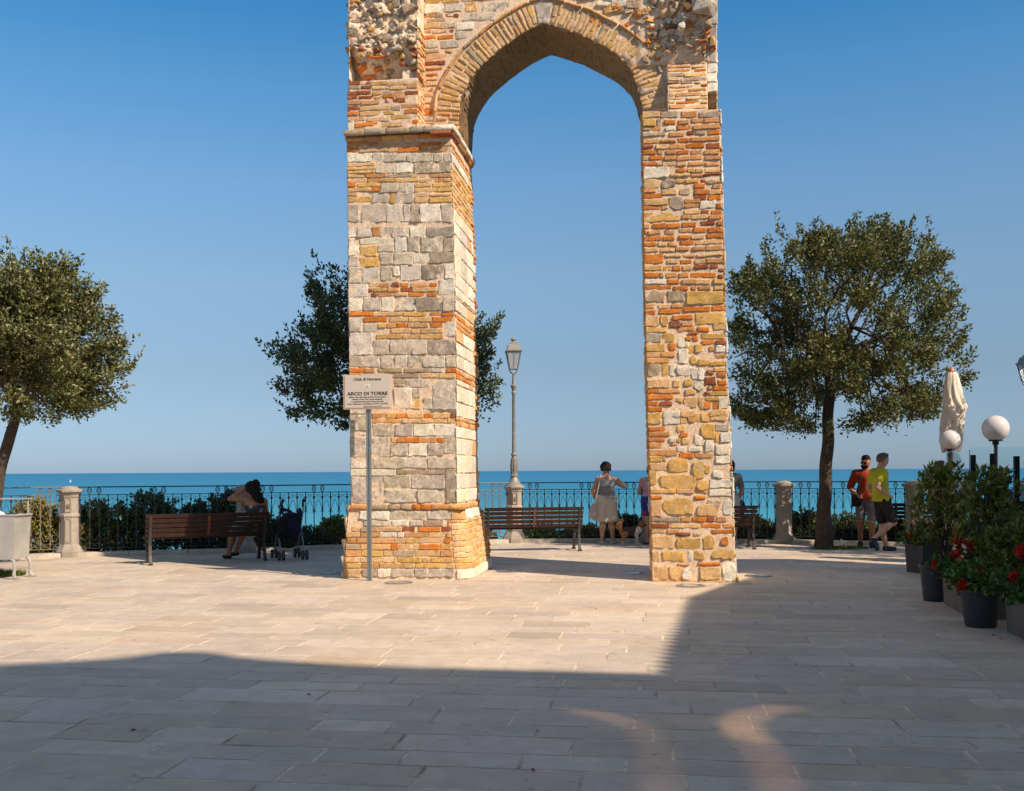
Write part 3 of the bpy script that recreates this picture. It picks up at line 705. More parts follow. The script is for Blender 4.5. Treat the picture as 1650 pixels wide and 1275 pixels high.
ret = bmesh.ops.extrude_face_region(bm, geom=[f]); dv = Vector((NX, NY, 0)) * (1.66 - WD)
for v in [g for g in ret['geom'] if isinstance(g, bmesh.types.BMVert)]: v.co += dv
bmesh.ops.triangulate(bm, faces=[f for f in bm.faces if len(f.verts) > 4]); bmesh.ops.recalc_face_normals(bm, faces=bm.faces[:])
me = bpy.data.meshes.new('upper_wall'); bm.to_mesh(me); bm.free(); ca = me.color_attributes.new('Col', 'FLOAT_COLOR', 'POINT'); me.materials.append(MAS)
ca.data.foreach_set('color', np.tile(np.array([*PAL['M'], 0.0], np.float32), len(me.vertices)))
wallbody = bpy.data.objects.new('wall', me); link(wallbody, arch)
# wall facing stones (one mesh under the wall)
st = Stones()
W6 = rows_crop(680, 0, 7.5, """
0-20:20 120 R,125 270 R,290 390 B;45-165:25 260 W;30-140:265 490 G,520 660 K,730 910 G,925 1050 G;170-215:25 140 O,160 260 T,285 380 R,385 440 R;152-250:490 680 G,690 880 G;
225-270:60 285 T;275-345:25 215 Y,220 400 T;275-365:410 622 W;357-402:25 110 B,130 300 Y,325 375 r;380-470:410 540 G;427-475:25 170 O,190 380 O;490-580:25 200 G,220 450 G;
600-645:35 210 T,300 360 k;652-722:40 300 Y;740-790:35 280 R;818-852:50 245 O;887-926:40 190 O;938-975:40 180 Y""")
W5 = rows_crop(550, 110, 7.174, """110-150:970 1110 K;160-205:965 1100 Y;235-278:975 1060 O;290-335:955 1050 Y;375-412:960 1040 K;440-478:955 1080 Y;490-550:955 1070 O;570-612:955 1060 G;625-645:960 1060 Y""")
photo_stones(st, None, W6, WD); photo_stones(st, None, W5, WD)
def infill(x0, x1, y0, y1, pal, **k_):
    s0_, z1_ = px(x0, y0, WD); s1_, z0_ = px(x1, y1, WD)
    courses(st, planemap(WD), lambda z: s0_, lambda z: s1_, z0_, z1_, pal, **k_)
# above the hood towards the apex and above the picture
s0_, _ = px(684, 0, WD); s1_, _ = px(1000, 0, WD); zf = px(840, 0, WD)[1]
courses(st, planemap(WD), lambda z: s0_, lambda z: s1_, zf + .02, zTOP - 1.0, 'YTKBG', big=0.4, hr=(.07, .09))
# archivolt, hood, soffit -------------------------------------------------
def arcmap(t, rr, h, d=WD):
    """t arc length, rr radial distance outwards"""
    sx, sz = arc(t); _, _, nx_, nz_ = arcn(t); return sdz(sx + nx_ * rr, d - h, sz + nz_ * rr)
# fill the spandrel close to the hood with small stuff
def inside_band(s_, z_):
    d2 = np.hypot(intr[:, 0] - s_, intr[:, 1] - z_).min(); return d2
for (x0, x1, y0, y1) in ((900, 1000, 0, 30),):
    pass
for i in range(150):
    x = rnd.uniform(880, 1075); y = rnd.uniform(-60, 85); s_, z_ = px(x, y, WD)
    if inside_band(s_, z_) < 0.50: continue
    w = rnd.uniform(.05, .13); hgt = rnd.uniform(.03, .07)
    st.stone(planemap(WD - .01), s_ - w, s_ + w, z_ - hgt, z_ + hgt, rnd.choice('TKOBGTKRWY'), h=rnd.uniform(.01, .03), rough=.008, rnd_=rnd.choice([0, .3, .5]), tilt=rnd.uniform(-.25, .25))
st.build('facing_stones', wallbody)
st = Stones(); t = 0.03
tk = float(np.interp(px(876, 38, WD)[0], intr[:, 0], cum))
def am(a, z, h): return arcmap(a, z, h)
RINGW = 0.315
# mortar bed of the ring, slightly proud of the wall
tt = np.linspace(0, LT, 160); rr = np.array([-0.004, .02, .1, .2, .3, .38, .386])
A_, R_ = np.meshgrid(tt, rr, indexing='ij'); H_ = 0.010 + .003 * sn(np.stack([A_, R_, R_ * 0], -1), 5); H_[:, 0] = -0.03; H_[:, -1] = -.02
st.grid(arcmap(A_.ravel(), R_.ravel(), H_.ravel()), len(tt), len(rr))
while t < LT - .05:
    w = rnd.uniform(.058, .072)
    # splay of the brick outwards is given by the normals
    if abs(t + w / 2 - tk) < .085 and t < tk:
        st.stone(lambda a, z, h: arcmap(a, z, h + .010), tk - .075, tk + .075, .0, .30, 'G', h=.012); t = tk + .085; continue
    inner = rnd.uniform(-.014, .006) if rnd.random() < .8 else rnd.uniform(.02, .05)
    c1_, c2_ = rnd.choice('YYYYKYYKBYYKYYTBYY'), rnd.choice('YYYKYYKYBYKYYTYO')
    f2 = lambda a, z, h: arcmap(a, z, h + .010)
    if rnd.random() < .55: st.stone(f2, t, t + w - .011, inner, RINGW, c1_, h=rnd.uniform(.004, .016))
    else:
        m = rnd.choice([.1, .15, .2]); st.stone(f2, t, t + w - .011, inner, m, c1_, h=rnd.uniform(.004, .018)); st.stone(f2, t, t + w - .011, m + .012, RINGW, c2_, h=rnd.uniform(.004, .016))
    t += w
st.build('archivolt', arch)
st = Stones(); t = .42
while t < LT - .62:
    w = rnd.uniform(.2, .3)
    if True: st.stone(lambda a, z, h: arcmap(a, z, h + .02), t, t + w - .012, RINGW + .014, RINGW + .058, rnd.choice('BYKTB'), h=.028, edge=.006)
    t += w
st.build('hood_moulding', arch)
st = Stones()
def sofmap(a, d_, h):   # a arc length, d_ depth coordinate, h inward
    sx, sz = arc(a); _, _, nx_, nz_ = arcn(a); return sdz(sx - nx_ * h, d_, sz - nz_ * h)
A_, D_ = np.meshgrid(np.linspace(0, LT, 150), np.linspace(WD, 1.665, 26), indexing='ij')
st.grid(sofmap(A_.ravel(), D_.ravel(), (.004 + .002 * sn(np.stack([A_, D_, D_ * 0], -1), 5)).ravel()), 150, 26, 'Z')  # soffit mortar and bricks darkened: the arch's shade is put into their colour
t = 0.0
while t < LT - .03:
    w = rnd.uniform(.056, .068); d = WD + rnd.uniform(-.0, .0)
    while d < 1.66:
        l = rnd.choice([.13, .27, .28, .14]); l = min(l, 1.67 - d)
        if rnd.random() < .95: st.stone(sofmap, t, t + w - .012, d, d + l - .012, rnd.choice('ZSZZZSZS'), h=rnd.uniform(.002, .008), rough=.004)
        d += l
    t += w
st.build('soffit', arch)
# pilasters, rubble ------------------------------------------------------
def slab_patch(st, s0, s1, z0, z1, hf, ns=40, nz=60):
    """closed height-field block standing on the wall plane; hf(S,Z)-> projection out of WD"""
    S_, Z_ = np.meshgrid(np.linspace(s0, s1, ns), np.linspace(z0, z1, nz), indexing='ij'); H = hf(S_, Z_)
    S2 = np.pad(S_, 1, mode='edge'); Z2 = np.pad(Z_, 1, mode='edge'); H2 = np.pad(H, 1, constant_values=-.03)
    st.grid(sdz(S2.ravel(), WD - H2.ravel(), Z2.ravel()), ns + 2, nz + 2)
st = Stones()
PDL = LD + .02
sa = px(562, 170, PDL)[0]; sb = px(673, 170, PDL)[0]; zp1 = px(620, 129, PDL)[1]; zp0 = ZC + .08
slab_patch(st, sa, sb, ZC, zp1, lambda S, Z: WD - PDL + .004 * sn(np.stack([S, Z, Z * 0], -1), 5))
PLT = rows_crop(550, 110, 7.174, """
152-198:85 220 R,225 330 R,340 525 K,530 885 Y;204-246:90 215 T,222 345 R,360 545 Y,555 750 Y;180-235:757 885 B;
262-308:70 340 R,355 475 B,485 585 D,598 725 B,742 885 R;318-362:70 190 R,208 370 R,382 465 B;300-346:480 615 O,628 885 Y;372-424:70 216 B,230 448 B;352-398:505 740 R,770 885 Y;
438-490:70 195 R,212 560 Y,568 680 T;412-464:690 885 B;500-552:70 192 O,212 472 Y;490-540:492 612 K;474-526:730 885 O;566-616:75 275 Y,298 560 Y;540-590:578 885 K;
626-676:158 420 O,470 710 Y;598-640:770 885 O;688-730:150 340 B,352 560 B;668-710:570 885 Y;620-738:75 142 W""")
photo_stones(st, None, PLT, PDL)
# its sunny right-hand reveal
def rev(sx): return lambda a, z, h: sdz(sx + h, a, z)
courses(st, rev(sb), lambda z: PDL, lambda z: WD, zp0, zp1, 'YYBYOK', lr=(.12, .3))
zq = zTOP - .9; zz1 = zp1
def hfL(S, Z):
    P = np.stack([S, Z, Z * 0], -1); b = .345 + .035 * sn(P, 2.2, 1) + .03 * np.abs(sn(P, 5, 2)) + .016 * sn(P, 14, 3) + .010 * sn(P, 31, 0)
    y129 = zp1; u = (Z - y129)
    rec = np.exp(-((u - .12) / .13) ** 2) * .24 * (S < sb - .25)      # hollow just above the brick pilaster
    left = np.exp(-((S - sa) / .10) ** 2) * np.exp(-((u - .25) / .22) ** 2) * .22
    bul = np.exp(-((u - .55) / .25) ** 2) * .03
    top = np.clip((u - .9) / .8, 0, 1) * .06
    return np.maximum(b - rec - left + bul - top, .04)
slab_patch(st, sa - .01, sb, zz1 - .02, zq, hfL, 46, 120)
def rub(st, s_, z_, w, hgt, code, hf, out, tilt=0, r=.8, rough=.014, cell=.03):
    base = float(hf(np.array([s_]), np.array([z_]))[0]); dep = max(out + .05, .05); ct, s2 = math.cos(tilt), math.sin(tilt)
    rock(st, lambda a, z, h: sdz(s_ + a * ct - z * s2, WD - base - h + dep * .45, z_ + a * s2 + z * ct), w * 1.2, hgt * 1.2, dep, code)
UL = """150 560 R .10 .05 90 0;200 650 .. """
for (cx_, cy_, w, hg, c, out, tl, r) in [
    (510, 160, 95, 28, 'T', .16, 0, .2), (1080, 155, 110, 80, 'T', .18, 0, .6), (760, 100, 40, 50, 'K', .10, .3, .8), (890, 60, 80, 60, 'D', .08, .3, .8),
    (170, 60, 85, 45, 'B', .05, 0, .0), (330, 45, 30, 45, 'R', .06, 0, .3), (170, 220, 70, 95, 'W', .06, 0, .3), (170, 410, 90, 60, 'W', .07, 0, .6), (190, 540, 100, 55, 'T', .16, .0, .5),
    (360, 610, 90, 70, 'T', .14, .4, .8), (870, 310, 55, 35, 'T', .07, .3, .8), (590, 340, 25, 30, 'D', .05, 0, .8), (680, 330, 40, 30, 'T', .04, 0, .8), (410, 395, 50, 25, 'D', .06, .4, .8),
    (710, 425, 38, 25, 'T', .05, 0, .8), (930, 420, 70, 35, 'T', .05, 0, .8), (1140, 460, 90, 60, 'T', .10, -.4, .8), (920, 560, 60, 85, 'G', .06, 0, .4), (1090, 580, 90, 55, 'W', .12, 0, .4),
    (700, 610, 90, 65, 'T', .12, .2, .9), (550, 560, 60, 70, 'T', .08, .2, .9), (640, 720, 50, 55, 'T', .12, 0, .8), (870, 740, 135, 70, 'W', .16, -.35, .4), (1110, 700, 85, 50, 'S', .14, .1, .3),
    (160, 790, 95, 40, 'B', .14, 0, .2), (340, 790, 60, 50, 'R', .10, .2, .7), (545, 820, 95, 40, 'R', .16, .4, .3), (320, 900, 75, 40, 'K', .16, .1, .3), (555, 910, 130, 30, 'O', .14, .2, .3),
    (800, 870, 100, 45, 'K', .18, 0, .2), (960, 900, 42, 50, 'K', .14, 0, .3), (1130, 800, 60, 35, 'R', .12, .3, .2), (330, 1040, 85, 35, 'O', .17, .2, .5), (570, 1020, 105, 34, 'O', .17, .3, .4),
    (390, 1140, 95, 35, 'O', .16, 0, .2), (1130, 990, 75, 45, 'T', .10, 0, .4), (1150, 1080, 60, 35, 'R', .10, 0, .3), (970, 1000, 60, 40, 'R', .08, 0, .5), (1160, 890, 50, 40, 'R', .12, .2, .2),
    (150, 900, 70, 40, 'T', .14, 0, .3), (720, 1040, 60, 45, 'T', .05, .2, .8), (480, 470, 60, 30, 'K', .04, 0, .7), (820, 500, 70, 25, 'T', .05, -.2, .8)]:
    X = 550 + cx_ / 9.706; Y = cy_ / 9.706; s_, z_ = px(X, Y, .22); sc = 1 / 9.706 * 14 / 1650
    rub(st, s_, z_, w * sc, hg * sc, c, hfL, out * .62 - .01, tl, r * .6)
for i in range(150):
    s_ = rnd.uniform(sa + .02, sb - .03); z_ = rnd.uniform(zp1 + .1, px(600, -5, .2)[1]); w = rnd.uniform(.015, .045); rub(st, s_, z_, w, w * rnd.uniform(.5, .9), rnd.choice('TKYTGTDW'), hfL, rnd.uniform(.005, .03), rnd.uniform(-.5, .5))
for i in range(150):      # above the frame and small fillers
    s_ = rnd.uniform(sa + .03, sb - .06); z_ = rnd.uniform(zp1 + .3, zq - .1)
    if z_ < px(600, 0, .2)[1]: continue
    w = rnd.uniform(.03, .10); rub(st, s_, z_, w, w * rnd.uniform(.4, .8), rnd.choice('TKYGRTBW'), hfL, rnd.uniform(.03, .10), rnd.uniform(-.4, .4), rnd.choice([.2, .4, .6]))
# reveal side of the rubble (towards the opening)
courses(st, rev(sb), lambda z: PDL + .03, lambda z: WD, zp1, zp1 + .75, 'YBORKY', lr=(.1, .28), hh=(.01, .03), skip=.12)
courses(st, rev(sb), lambda z: PDL + .03, lambda z: WD, zp1 + .75, zq - .2, 'WYTWG', hr=(.1, .2), lr=(.15, .35), hh=(.0, .02), skip=.35)
courses(st, lambda a, z, h: sdz(sa - h, a, z), lambda z: PDL, lambda z: 1.66, ZC, zq - .2, 'YTKBG', big=.4)
o = st.build('pilaster', arch); tag(o, 'left brick pilaster crowned by broken rubble with protruding orange bricks')
# right pilaster
st = Stones(); PDR = .06
sa2 = px(1075.5, 130, .35)[0]; sb2 = px(1140, 130, .35)[0]; zr1 = px(1100, 82, PDR)[1]
def slope(Z): return np.interp(Z, [ZR, zr1], [.30, .05])
slab_patch(st, sa2, sb2, ZR - .05, zr1 + .03, lambda S, Z: slope(Z) - .004 + .003 * sn(np.stack([S, Z, Z * 0], -1), 5))
class _SP:
    @staticmethod
    def fmap(a, z, h): return sdz(a, WD - slope(z) - h, z)
    @staticmethod
    def at(z): return [0.0]
    @staticmethod
    def per(z): return [99.0]
PRT = rows_crop(1000, 0, 6.711, """
548-582:515 640 Y,648 760 B,800 915 R;592-636:515 762 B,772 920 Y;645-682:515 762 B,772 922 Y;690-728:515 752 B,800 922 O;740-790:515 682 T,690 925 Y;798-842:515 640 Y,650 930 T;
850-880:515 640 R,655 780 T,790 860 Y;872-908:870 935 O;888-925:525 790 Y;932-972:520 722 Y,730 925 B;982-1028:525 582 Y,590 860 B,868 940 Y;1036-1074:520 700 Y,710 942 Y;1082-1122:520 592 Y,600 852 O,860 942 Y;1130-1182:520 702 B,712 942 Y""")
for x0, x1, y0, y1, c in PRT:
    q0, q1 = px(x0, y0, .4)[0], px(x1, y0, .4)[0]; zt, zb = px((x0 + x1) / 2, y0, .3)[1], px((x0 + x1) / 2, y1, .3)[1]
    st.stone(_SP.fmap, max(q0, sa2 + .002), min(q1, sb2 - .002), zb, zt, c, h=rnd.uniform(.002, .009))
courses(st, lambda a, z, h: sdz(sa2 - h, a, z), lambda z: WD - float(slope(z)) + .01, lambda z: WD, ZR, zr1 - .1, 'YKBYT')
# pale quoin strip on the far right, set back
sq = px(1157.5, 120, .16)[0]; QD = .16; zqb = px(1150, 138, QD)[1]
def prq(Z): return np.where(np.asarray(Z) < zr1, np.maximum(slope(Z) - .03, .02), .03 + .27 * np.clip((np.asarray(Z) - zr1) / .75, 0, 1))
slab_patch(st, sb2 - .02, sq, zqb, zTOP - 1.0, lambda S, Z: prq(Z) - .006 + .004 * sn(np.stack([S, Z, Z * 0], -1), 4), 10, 80)
slab_patch(st, sb2 - .02, sq - .01, ZR - .03, zqb, lambda S, Z: .05 + .01 * sn(np.stack([S, Z, Z * 0], -1), 5), 8, 20)
z = zqb
while z < zTOP - 1.1:
    h_ = rnd.uniform(.12, .19); st.stone(lambda a, zz_, h: sdz(a, WD - prq(zz_) - h, zz_), sb2 + .002, sq, z + .004, z + h_ - .005, 'W', h=.012, rough=.006); st.stone(lambda a, z, h: sdz(sq + h, a, z), WD - .02, 1.4, z + .004, z + h_ - .006, 'W', h=.012, rough=.008); z += h_
st.stone(planemap(WD - .055), sb2 + .01, sq - .02, ZR + .02, ZR + .16, 'K', h=.03, rough=.01, rnd_=.4); st.stone(planemap(WD - .055), sb2 + .01, sq - .01, ZR + .17, zqb - .1, 'Y', h=.03, rough=.01, rnd_=.4)
szr = px(1048, 80, .3)[0]
def hfR(S, Z):
    P = np.stack([S, Z, Z * 0], -1); b = .30 + .05 * sn(P, 2.4, 2) + .03 * sn(P, 6, 1) + .012 * sn(P, 17, 3)
    fade = np.clip((S - szr) / .75, 0, 1); fade = fade * fade * (3 - 2 * fade)
    low = np.clip(1 - (Z - zr1) / .5, 0, 1)
    up = np.clip((Z - zr1) / .75, 0, 1); lim = .05 + .28 * up                      # the broken face starts flush with the brick below
    edge_ = np.clip((S - (szr - .25)) / .12, 0, 1) * .05
    return np.minimum(edge_ - .012 + (b - .03) * fade, lim + .03 * sn(P, 5, 0) * up)
slab_patch(st, szr - .25, sb2 + .03, zr1 + .005, zTOP - .95, hfR, 46, 100)
for (cx_, cy_, w, hg, c, out, tl, r) in [
    (910, 80, 120, 90, 'G', .34, 0, .5), (590, 70, 60, 85, 'T', .16, .1, .7), (480, 80, 50, 50, 'Y', .08, .3, .7), (340, 120, 75, 45, 'K', .10, 0, .3), (210, 60, 70, 55, 'B', .05, 0, .4),
    (330, 215, 60, 28, 'O', .12, .1, .5), (470, 200, 40, 45, 'G', .07, 0, .8), (560, 225, 60, 60, 'S', .16, .3, .8), (690, 240, 55, 75, 'W', .10, -.2, .3), (390, 300, 60, 50, 'T', .12, .3, .7),
    (400, 355, 100, 20, 'B', .08, .0, .4), (490, 345, 35, 20, 'B', .10, -.2, .6), (390, 415, 75, 18, 'W', .07, .0, .3), (590, 380, 45, 50, 'T', .11, 0, .8), (750, 440, 60, 38, 'T', .12, 0, .7),
    (640, 440, 60, 10, 'D', .06, 0, .3), (900, 400, 70, 25, 'R', .10, .05, .2), (925, 450, 28, 40, 'R', .10, 0, .2), (960, 225, 55, 50, 'T', .12, 0, .6), (1000, 470, 35, 28, 'R', .12, 0, .7),
    (940, 310, 30, 35, 'O', .08, 0, .6), (1000, 400, 30, 55, 'K', .08, 0, .4), (200, 240, 40, 28, 'W', .06, .3, .6), (130, 270, 30, 40, 'W', .05, .3, .6), (740, 355, 35, 14, 'K', .05, 0, .6),
    (60, 185, 35, 30, 'O', .06, .2, .6), (200, 170, 50, 22, 'T', .05, .0, .3), (80, 20, 60, 40, 'T', .08, .1, .6), (140, 65, 20, 20, 'O', .05, 0, .6), (515, 460, 35, 12, 'T', .04, -.3, .6),
    (740, 70, 60, 70, 'S', .06, 0, .5), (650, 20, 50, 40, 'T', .08, 0, .5)]:
    X = 1000 + cx_ / 6.711; Y = cy_ / 6.711; s_, z_ = px(X, Y, .28); sc = 1 / 6.711 * 14.1 / 1650
    rub(st, s_, z_, w * sc, hg * sc, c, hfR, out * (.45 if Y > 40 else .7), tl, r * .6)
for i in range(150):
    s_ = rnd.uniform(szr - .1, sb2); z_ = rnd.uniform(zr1 + .08, px(1100, -5, .3)[1]); w = rnd.uniform(.015, .05); rub(st, s_, z_, w, w * rnd.uniform(.5, .9), rnd.choice('TKYTGTOW'), hfR, rnd.uniform(.003, .025), rnd.uniform(-.5, .5))
for i in range(130):
    s_ = rnd.uniform(szr, sb2); z_ = rnd.uniform(px(1100, -5, .3)[1], zTOP - 1.1)
    w = rnd.uniform(.04, .12); rub(st, s_, z_, w, w * rnd.uniform(.4, .8), rnd.choice('TKYGRTBW'), hfR, rnd.uniform(.03, .10), rnd.uniform(-.4, .4), rnd.choice([.2, .4, .6]))
courses(st, lambda a, z, h: sdz(sq - .01 + h, a, z), lambda z: .3, lambda z: 1.66, ZR, zqb, 'YKW')
o = st.build('pilaster', arch); tag(o, 'right brick pilaster beside the dark niche under rough rubble')
# ------------------------------------------------------------------ setting: paving, bed, cliff, sea
POSTS = [(-13.2, 15.2), (-10.7, 16.9), tuple(gnd(113, 897)[:2]), tuple(gnd(395, 890)[:2]), (-2.46, 20.2), tuple(gnd(829, 874)[:2]), (2.83, 21.05), tuple(gnd(1263, 875.5)[:2]), (7.75, 19.75), (10.3, 18.3), (12.6, 16.2)]
def sdxy(x, y): return x * UX + (y - OY) * UY, x * NX + (y - OY) * NY
pav_mat = pmat('paving_stone', (1, 1, 1), rough=0.62, var=0.11, ns=6, bump=0.003, bs=90, attr=True, spec=0.35, stain=0.16, speck=.30)
V = []; F = []; C = []; n = 0
PS = [sdxy(*p) for p in POSTS]; pss = np.array([p[0] for p in PS]); psd = np.array([p[1] for p in PS])
d = -22.0; row = 0
ri = random.Random(3)
sheets = []
while d < 9.5:
    w = ri.choice([.27, .30, .35, .39, .43]); s_ = -24 + ri.uniform(0, 1)
    while s_ < 24:
        l = ri.uniform(.42, .98)
        lim = np.interp(s_ + l / 2, pss, psd) - 0.12
        if d < lim:
            d1 = min(d + w, lim)
            g = .0065
            if ri.random() < .06: g = .009
            a0, a1, b0, b1 = s_ + g, s_ + l - g, d + g, d1 - g
            if b1 - b0 > .03:
                e = .004; j = [ri.uniform(-.003, .003) for _ in range(8)]; zt = ri.uniform(-.0012, .0012)
                q = [(a0 + j[0], b0 + j[1]), (a1 + j[2], b0 + j[3]), (a1 + j[4], b1 + j[5]), (a0 + j[6], b1 + j[7])]
                q2 = [(a0 + e + j[0], b0 + e + j[1]), (a1 - e + j[2], b0 + e + j[3]), (a1 - e + j[4], b1 - e + j[5]), (a0 + e + j[6], b1 - e + j[7])]
                for p in q: V.append((*p, -.009))
                for p in q2: V.append((*p, zt))
                F += [(n + 4, n + 5, n + 6, n + 7)] + [(n + k, n + (k + 1) % 4, n + 4 + (k + 1) % 4, n + 4 + k) for k in range(4)]
                r_ = ri.random(); v = ri.uniform(.92, 1.07); c = np.array((.555, .465, .375)) * v * np.array((1, ri.uniform(.985, 1.005), ri.uniform(.95, 1.03)))
                if r_ < .06: c = c * .86
                elif r_ < .18: c = c * np.array((1.0, .95, .89))
                elif r_ > .93: c = c * 1.1
                C += [c * .9] * 4 + [c] * 4; n += 8
        s_ += l
    d += w
V = np.array(V); V3 = sdz(V[:, 0], V[:, 1], V[:, 2])
slabs = np_mesh('plaza_paving', V3, [np.array(F)], pav_mat, col=np.array(C), smooth=False); tag(slabs, kind='structure')
joint = pmat('joint_mortar', (.66, .55, .43), rough=.95, var=.3, ns=14, stain=.62, spec=.1)
mb = MB()
base = [Vector((x, y, -.0022)) for x, y in POSTS]; base = [Vector((-24, 12, -.0022))] + base + [Vector((24, 12, -.0022)), Vector((26, -30, -.0022)), Vector((-26, -30, -.0022))]
mb.prism(base[::-1], Vector((0, 0, -.2)))
o = mb.build('ground', joint); tag(o, kind='structure')
# kerb
kmat = pmat('kerb_stone', (.52, .46, .38), rough=.85, var=.2, ns=9, bump=.004, bs=50, stain=.25)
mb = MB()
for i in range(len(POSTS) - 1):
    a = Vector((*POSTS[i], 0)); b = Vector((*POSTS[i + 1], 0)); t = (b - a).normalized(); nn = Vector((-t.y, t.x, 0)); L = (b - a).length
    k = max(2, round(L / .9)); 
    for j in range(k):
        p = a + t * L * (j + .5) / k; mb.box(p + Vector((0, 0, .025)) , (L / k - .008, .30, .10), rz=math.atan2(t.y, t.x), bev=.012)
o = mb.build('kerb', kmat, smooth=30); tag(o, kind='structure')
# planting bed beyond the rail, then the drop
soil = pmat('soil', (.10, .075, .05), rough=1, var=.4, ns=6, bump=.02, bs=20)
rock = pmat('cliff_ground', (.16, .14, .09), rough=1, var=.4, ns=.6, bump=.1, bs=3)
def off(p, q, dist):
    a = Vector((*p, 0)); b = Vector((*q, 0)); t = (b - a).normalized(); return Vector((-t.y, t.x, 0)) * dist
rowp = []
for i, p in enumerate(POSTS):
    q0 = POSTS[max(i - 1, 0)]; q1 = POSTS[min(i + 1, len(POSTS) - 1)]; rowp.append((Vector((*p, 0)), off(q0, q1, 1.0)))
V = []; 
prof = [(.12, -.06), (.3, -.05), (1.0, -.10), (1.8, -.45), (3.2, -2.5), (8, -12), (22, -32), (45, -42)]
for p, o_ in rowp:
    for k, (dd, z) in enumerate(prof): V.append(p + o_ * dd + Vector((0, 0, z + (.0 if k < 3 else rnd.uniform(-.1, .1) * k))))
m_ = len(prof); i = np.arange(len(V)).reshape(len(POSTS), m_)
F = np.stack([i[:-1, :-1], i[1:, :-1], i[1:, 1:], i[:-1, 1:]], -1).reshape(-1, 4)
o = np_mesh('cliff', np.array(V), [F], soil); tag(o, kind='structure')
# sea
sm = bpy.data.materials.new('sea_water'); nt, N, L, P = nodes_of(sm)
tc = N.new('ShaderNodeTexCoord'); gm = N.new('ShaderNodeNewGeometry'); sp = N.new('ShaderNodeSeparateXYZ'); L.new(gm.outputs['Position'], sp.inputs[0])
mp = N.new('ShaderNodeMapping'); mp.inputs['Scale'].default_value = (.0004, .0028, 1); L.new(gm.outputs['Position'], mp.inputs[0])
n1 = N.new('ShaderNodeTexNoise'); n1.inputs['Scale'].default_value = 1.0; n1.inputs['Detail'].default_value = 5; L.new(mp.outputs[0], n1.inputs['Vector'])
dv = N.new('ShaderNodeMath'); dv.operation = 'DIVIDE'; dv.inputs[0].default_value = 450.0; L.new(sp.outputs['Y'], dv.inputs[1])
ad = N.new('ShaderNodeMath'); ad.operation = 'MULTIPLY_ADD'; ad.inputs[1].default_value = .35; L.new(n1.outputs['Fac'], ad.inputs[0]); L.new(dv.outputs[0], ad.inputs[2])
rp = N.new('ShaderNodeValToRGB'); L.new(ad.outputs[0], rp.inputs[0]); e = rp.color_ramp.elements
e[0].position = .12; e[0].color = (.016, .135, .285, 1); e[1].position = .9; e[1].color = (.06, .30, .40, 1)
x_ = rp.color_ramp.elements.new(.38); x_.color = (.022, .185, .31, 1)
L.new(rp.outputs[0], P.inputs['Base Color']); P.inputs['Roughness'].default_value = .5; P.inputs['Specular IOR Level'].default_value = .2
nb = N.new('ShaderNodeTexNoise'); nb.inputs['Scale'].default_value = .35; nb.inputs['Detail'].default_value = 6; L.new(gm.outputs['Position'], nb.inputs['Vector'])
b = N.new('ShaderNodeBump'); b.inputs['Distance'].default_value = .6; b.inputs['Strength'].default_value = .5; L.new(nb.outputs['Fac'], b.inputs['Height']); L.new(b.outputs[0], P.inputs['Normal'])
SEA = -40.0
mb = MB(); mb.add([(-60000, -200, SEA), (60000, -200, SEA), (60000, 60000, SEA), (-60000, 60000, SEA)], [(0, 1, 2, 3)])
o = mb.build('sea', sm); tag(o, kind='structure')
# ------------------------------------------------------------------ houses behind and to the right of the viewer (they cast the big shadows)
plaster = pmat('ochre_plaster', (.55, .42, .28), rough=.9, var=.12, ns=2, bump=.004, bs=40, stain=.2)
plaster2 = pmat('cream_plaster', (.62, .55, .44), rough=.9, var=.12, ns=2, bump=.004, bs=40, stain=.2)
tile = pmat('roof_tile', (.42, .20, .11), rough=.9, var=.3, ns=6, bump=.01, bs=30)
shut = pmat('green_shutter', (.04, .11, .07), rough=.5, var=.1)
glassd = pmat('window_glass', (.02, .03, .04), rough=.05, var=.0, spec=.9)
def shade_pt(X, Y, x=None, y=None):
    t = (x - X) / SX if x is not None else (y - Y) / SY
    return X + SX * t, Y + SY * t, TE * t
hR = thing('house', (8.5, 2, 0), 0, 'ochre house with a sloping tiled roof to the right, out of frame', 'house')
XW = 8.5
pr = [shade_pt(*p, x=XW) for p in [(1.13, 7.50), (1.74, 10.2), (2.12, 11.9), (2.9, 13.35), (3.5, 14.3), (3.75, 14.45)]]
g = [(1.25, pr[0][2] + .15)] + [(p[1], p[2]) for p in pr]
poly = [Vector((XW, y, z)) for y, z in g] + [Vector((XW, g[-1][0], -.1)), Vector((XW, 1.25, -.1))]
hR.location = (0, 0, 0)
mb = MB(); mb.prism(poly, Vector((5, 0, 0))); mb.build('wall', plaster, hR)
mb = MB()
tl = []
for i in range(len(g) - 1):
    a = Vector((XW, *g[i])); b = Vector((XW, *g[i + 1])); L_ = (b - a).length; k = max(1, int(L_ / .21))
    for j in range(k):
        p = a.lerp(b, (j + .5) / k); mb.tube([p + Vector((-.05, 0, -.035)), p + Vector((5.1, 0, -.035))], .10, n=10)
mb.build('roof', tile, hR)
for yy in (2.9, 5.2, 7.4):
    for z_ in (1.4,) + ((4.2,) if yy < 0 else ()):
        md = MB(); md.box((XW - .012, yy, z_ + .6), (.05, .9, 1.3)); wi = md.build('window', glassd, hR)
        for sgn in (-1, 1): mb = MB(); mb.box((XW - .04, yy + sgn * .72, z_ + .6), (.05, .46, 1.3), bev=.008); mb.build('shutter', shut, wi)
hA = thing('outbuilding', (0, 0, 0), 0, 'small cream annex with a flat tiled roof beyond the ochre house, out of frame', 'outbuilding')
pa = [shade_pt(*p, x=XW + .1) for p in [(3.75, 14.40), (2.85, 15.1), (2.95, 17.05)]]
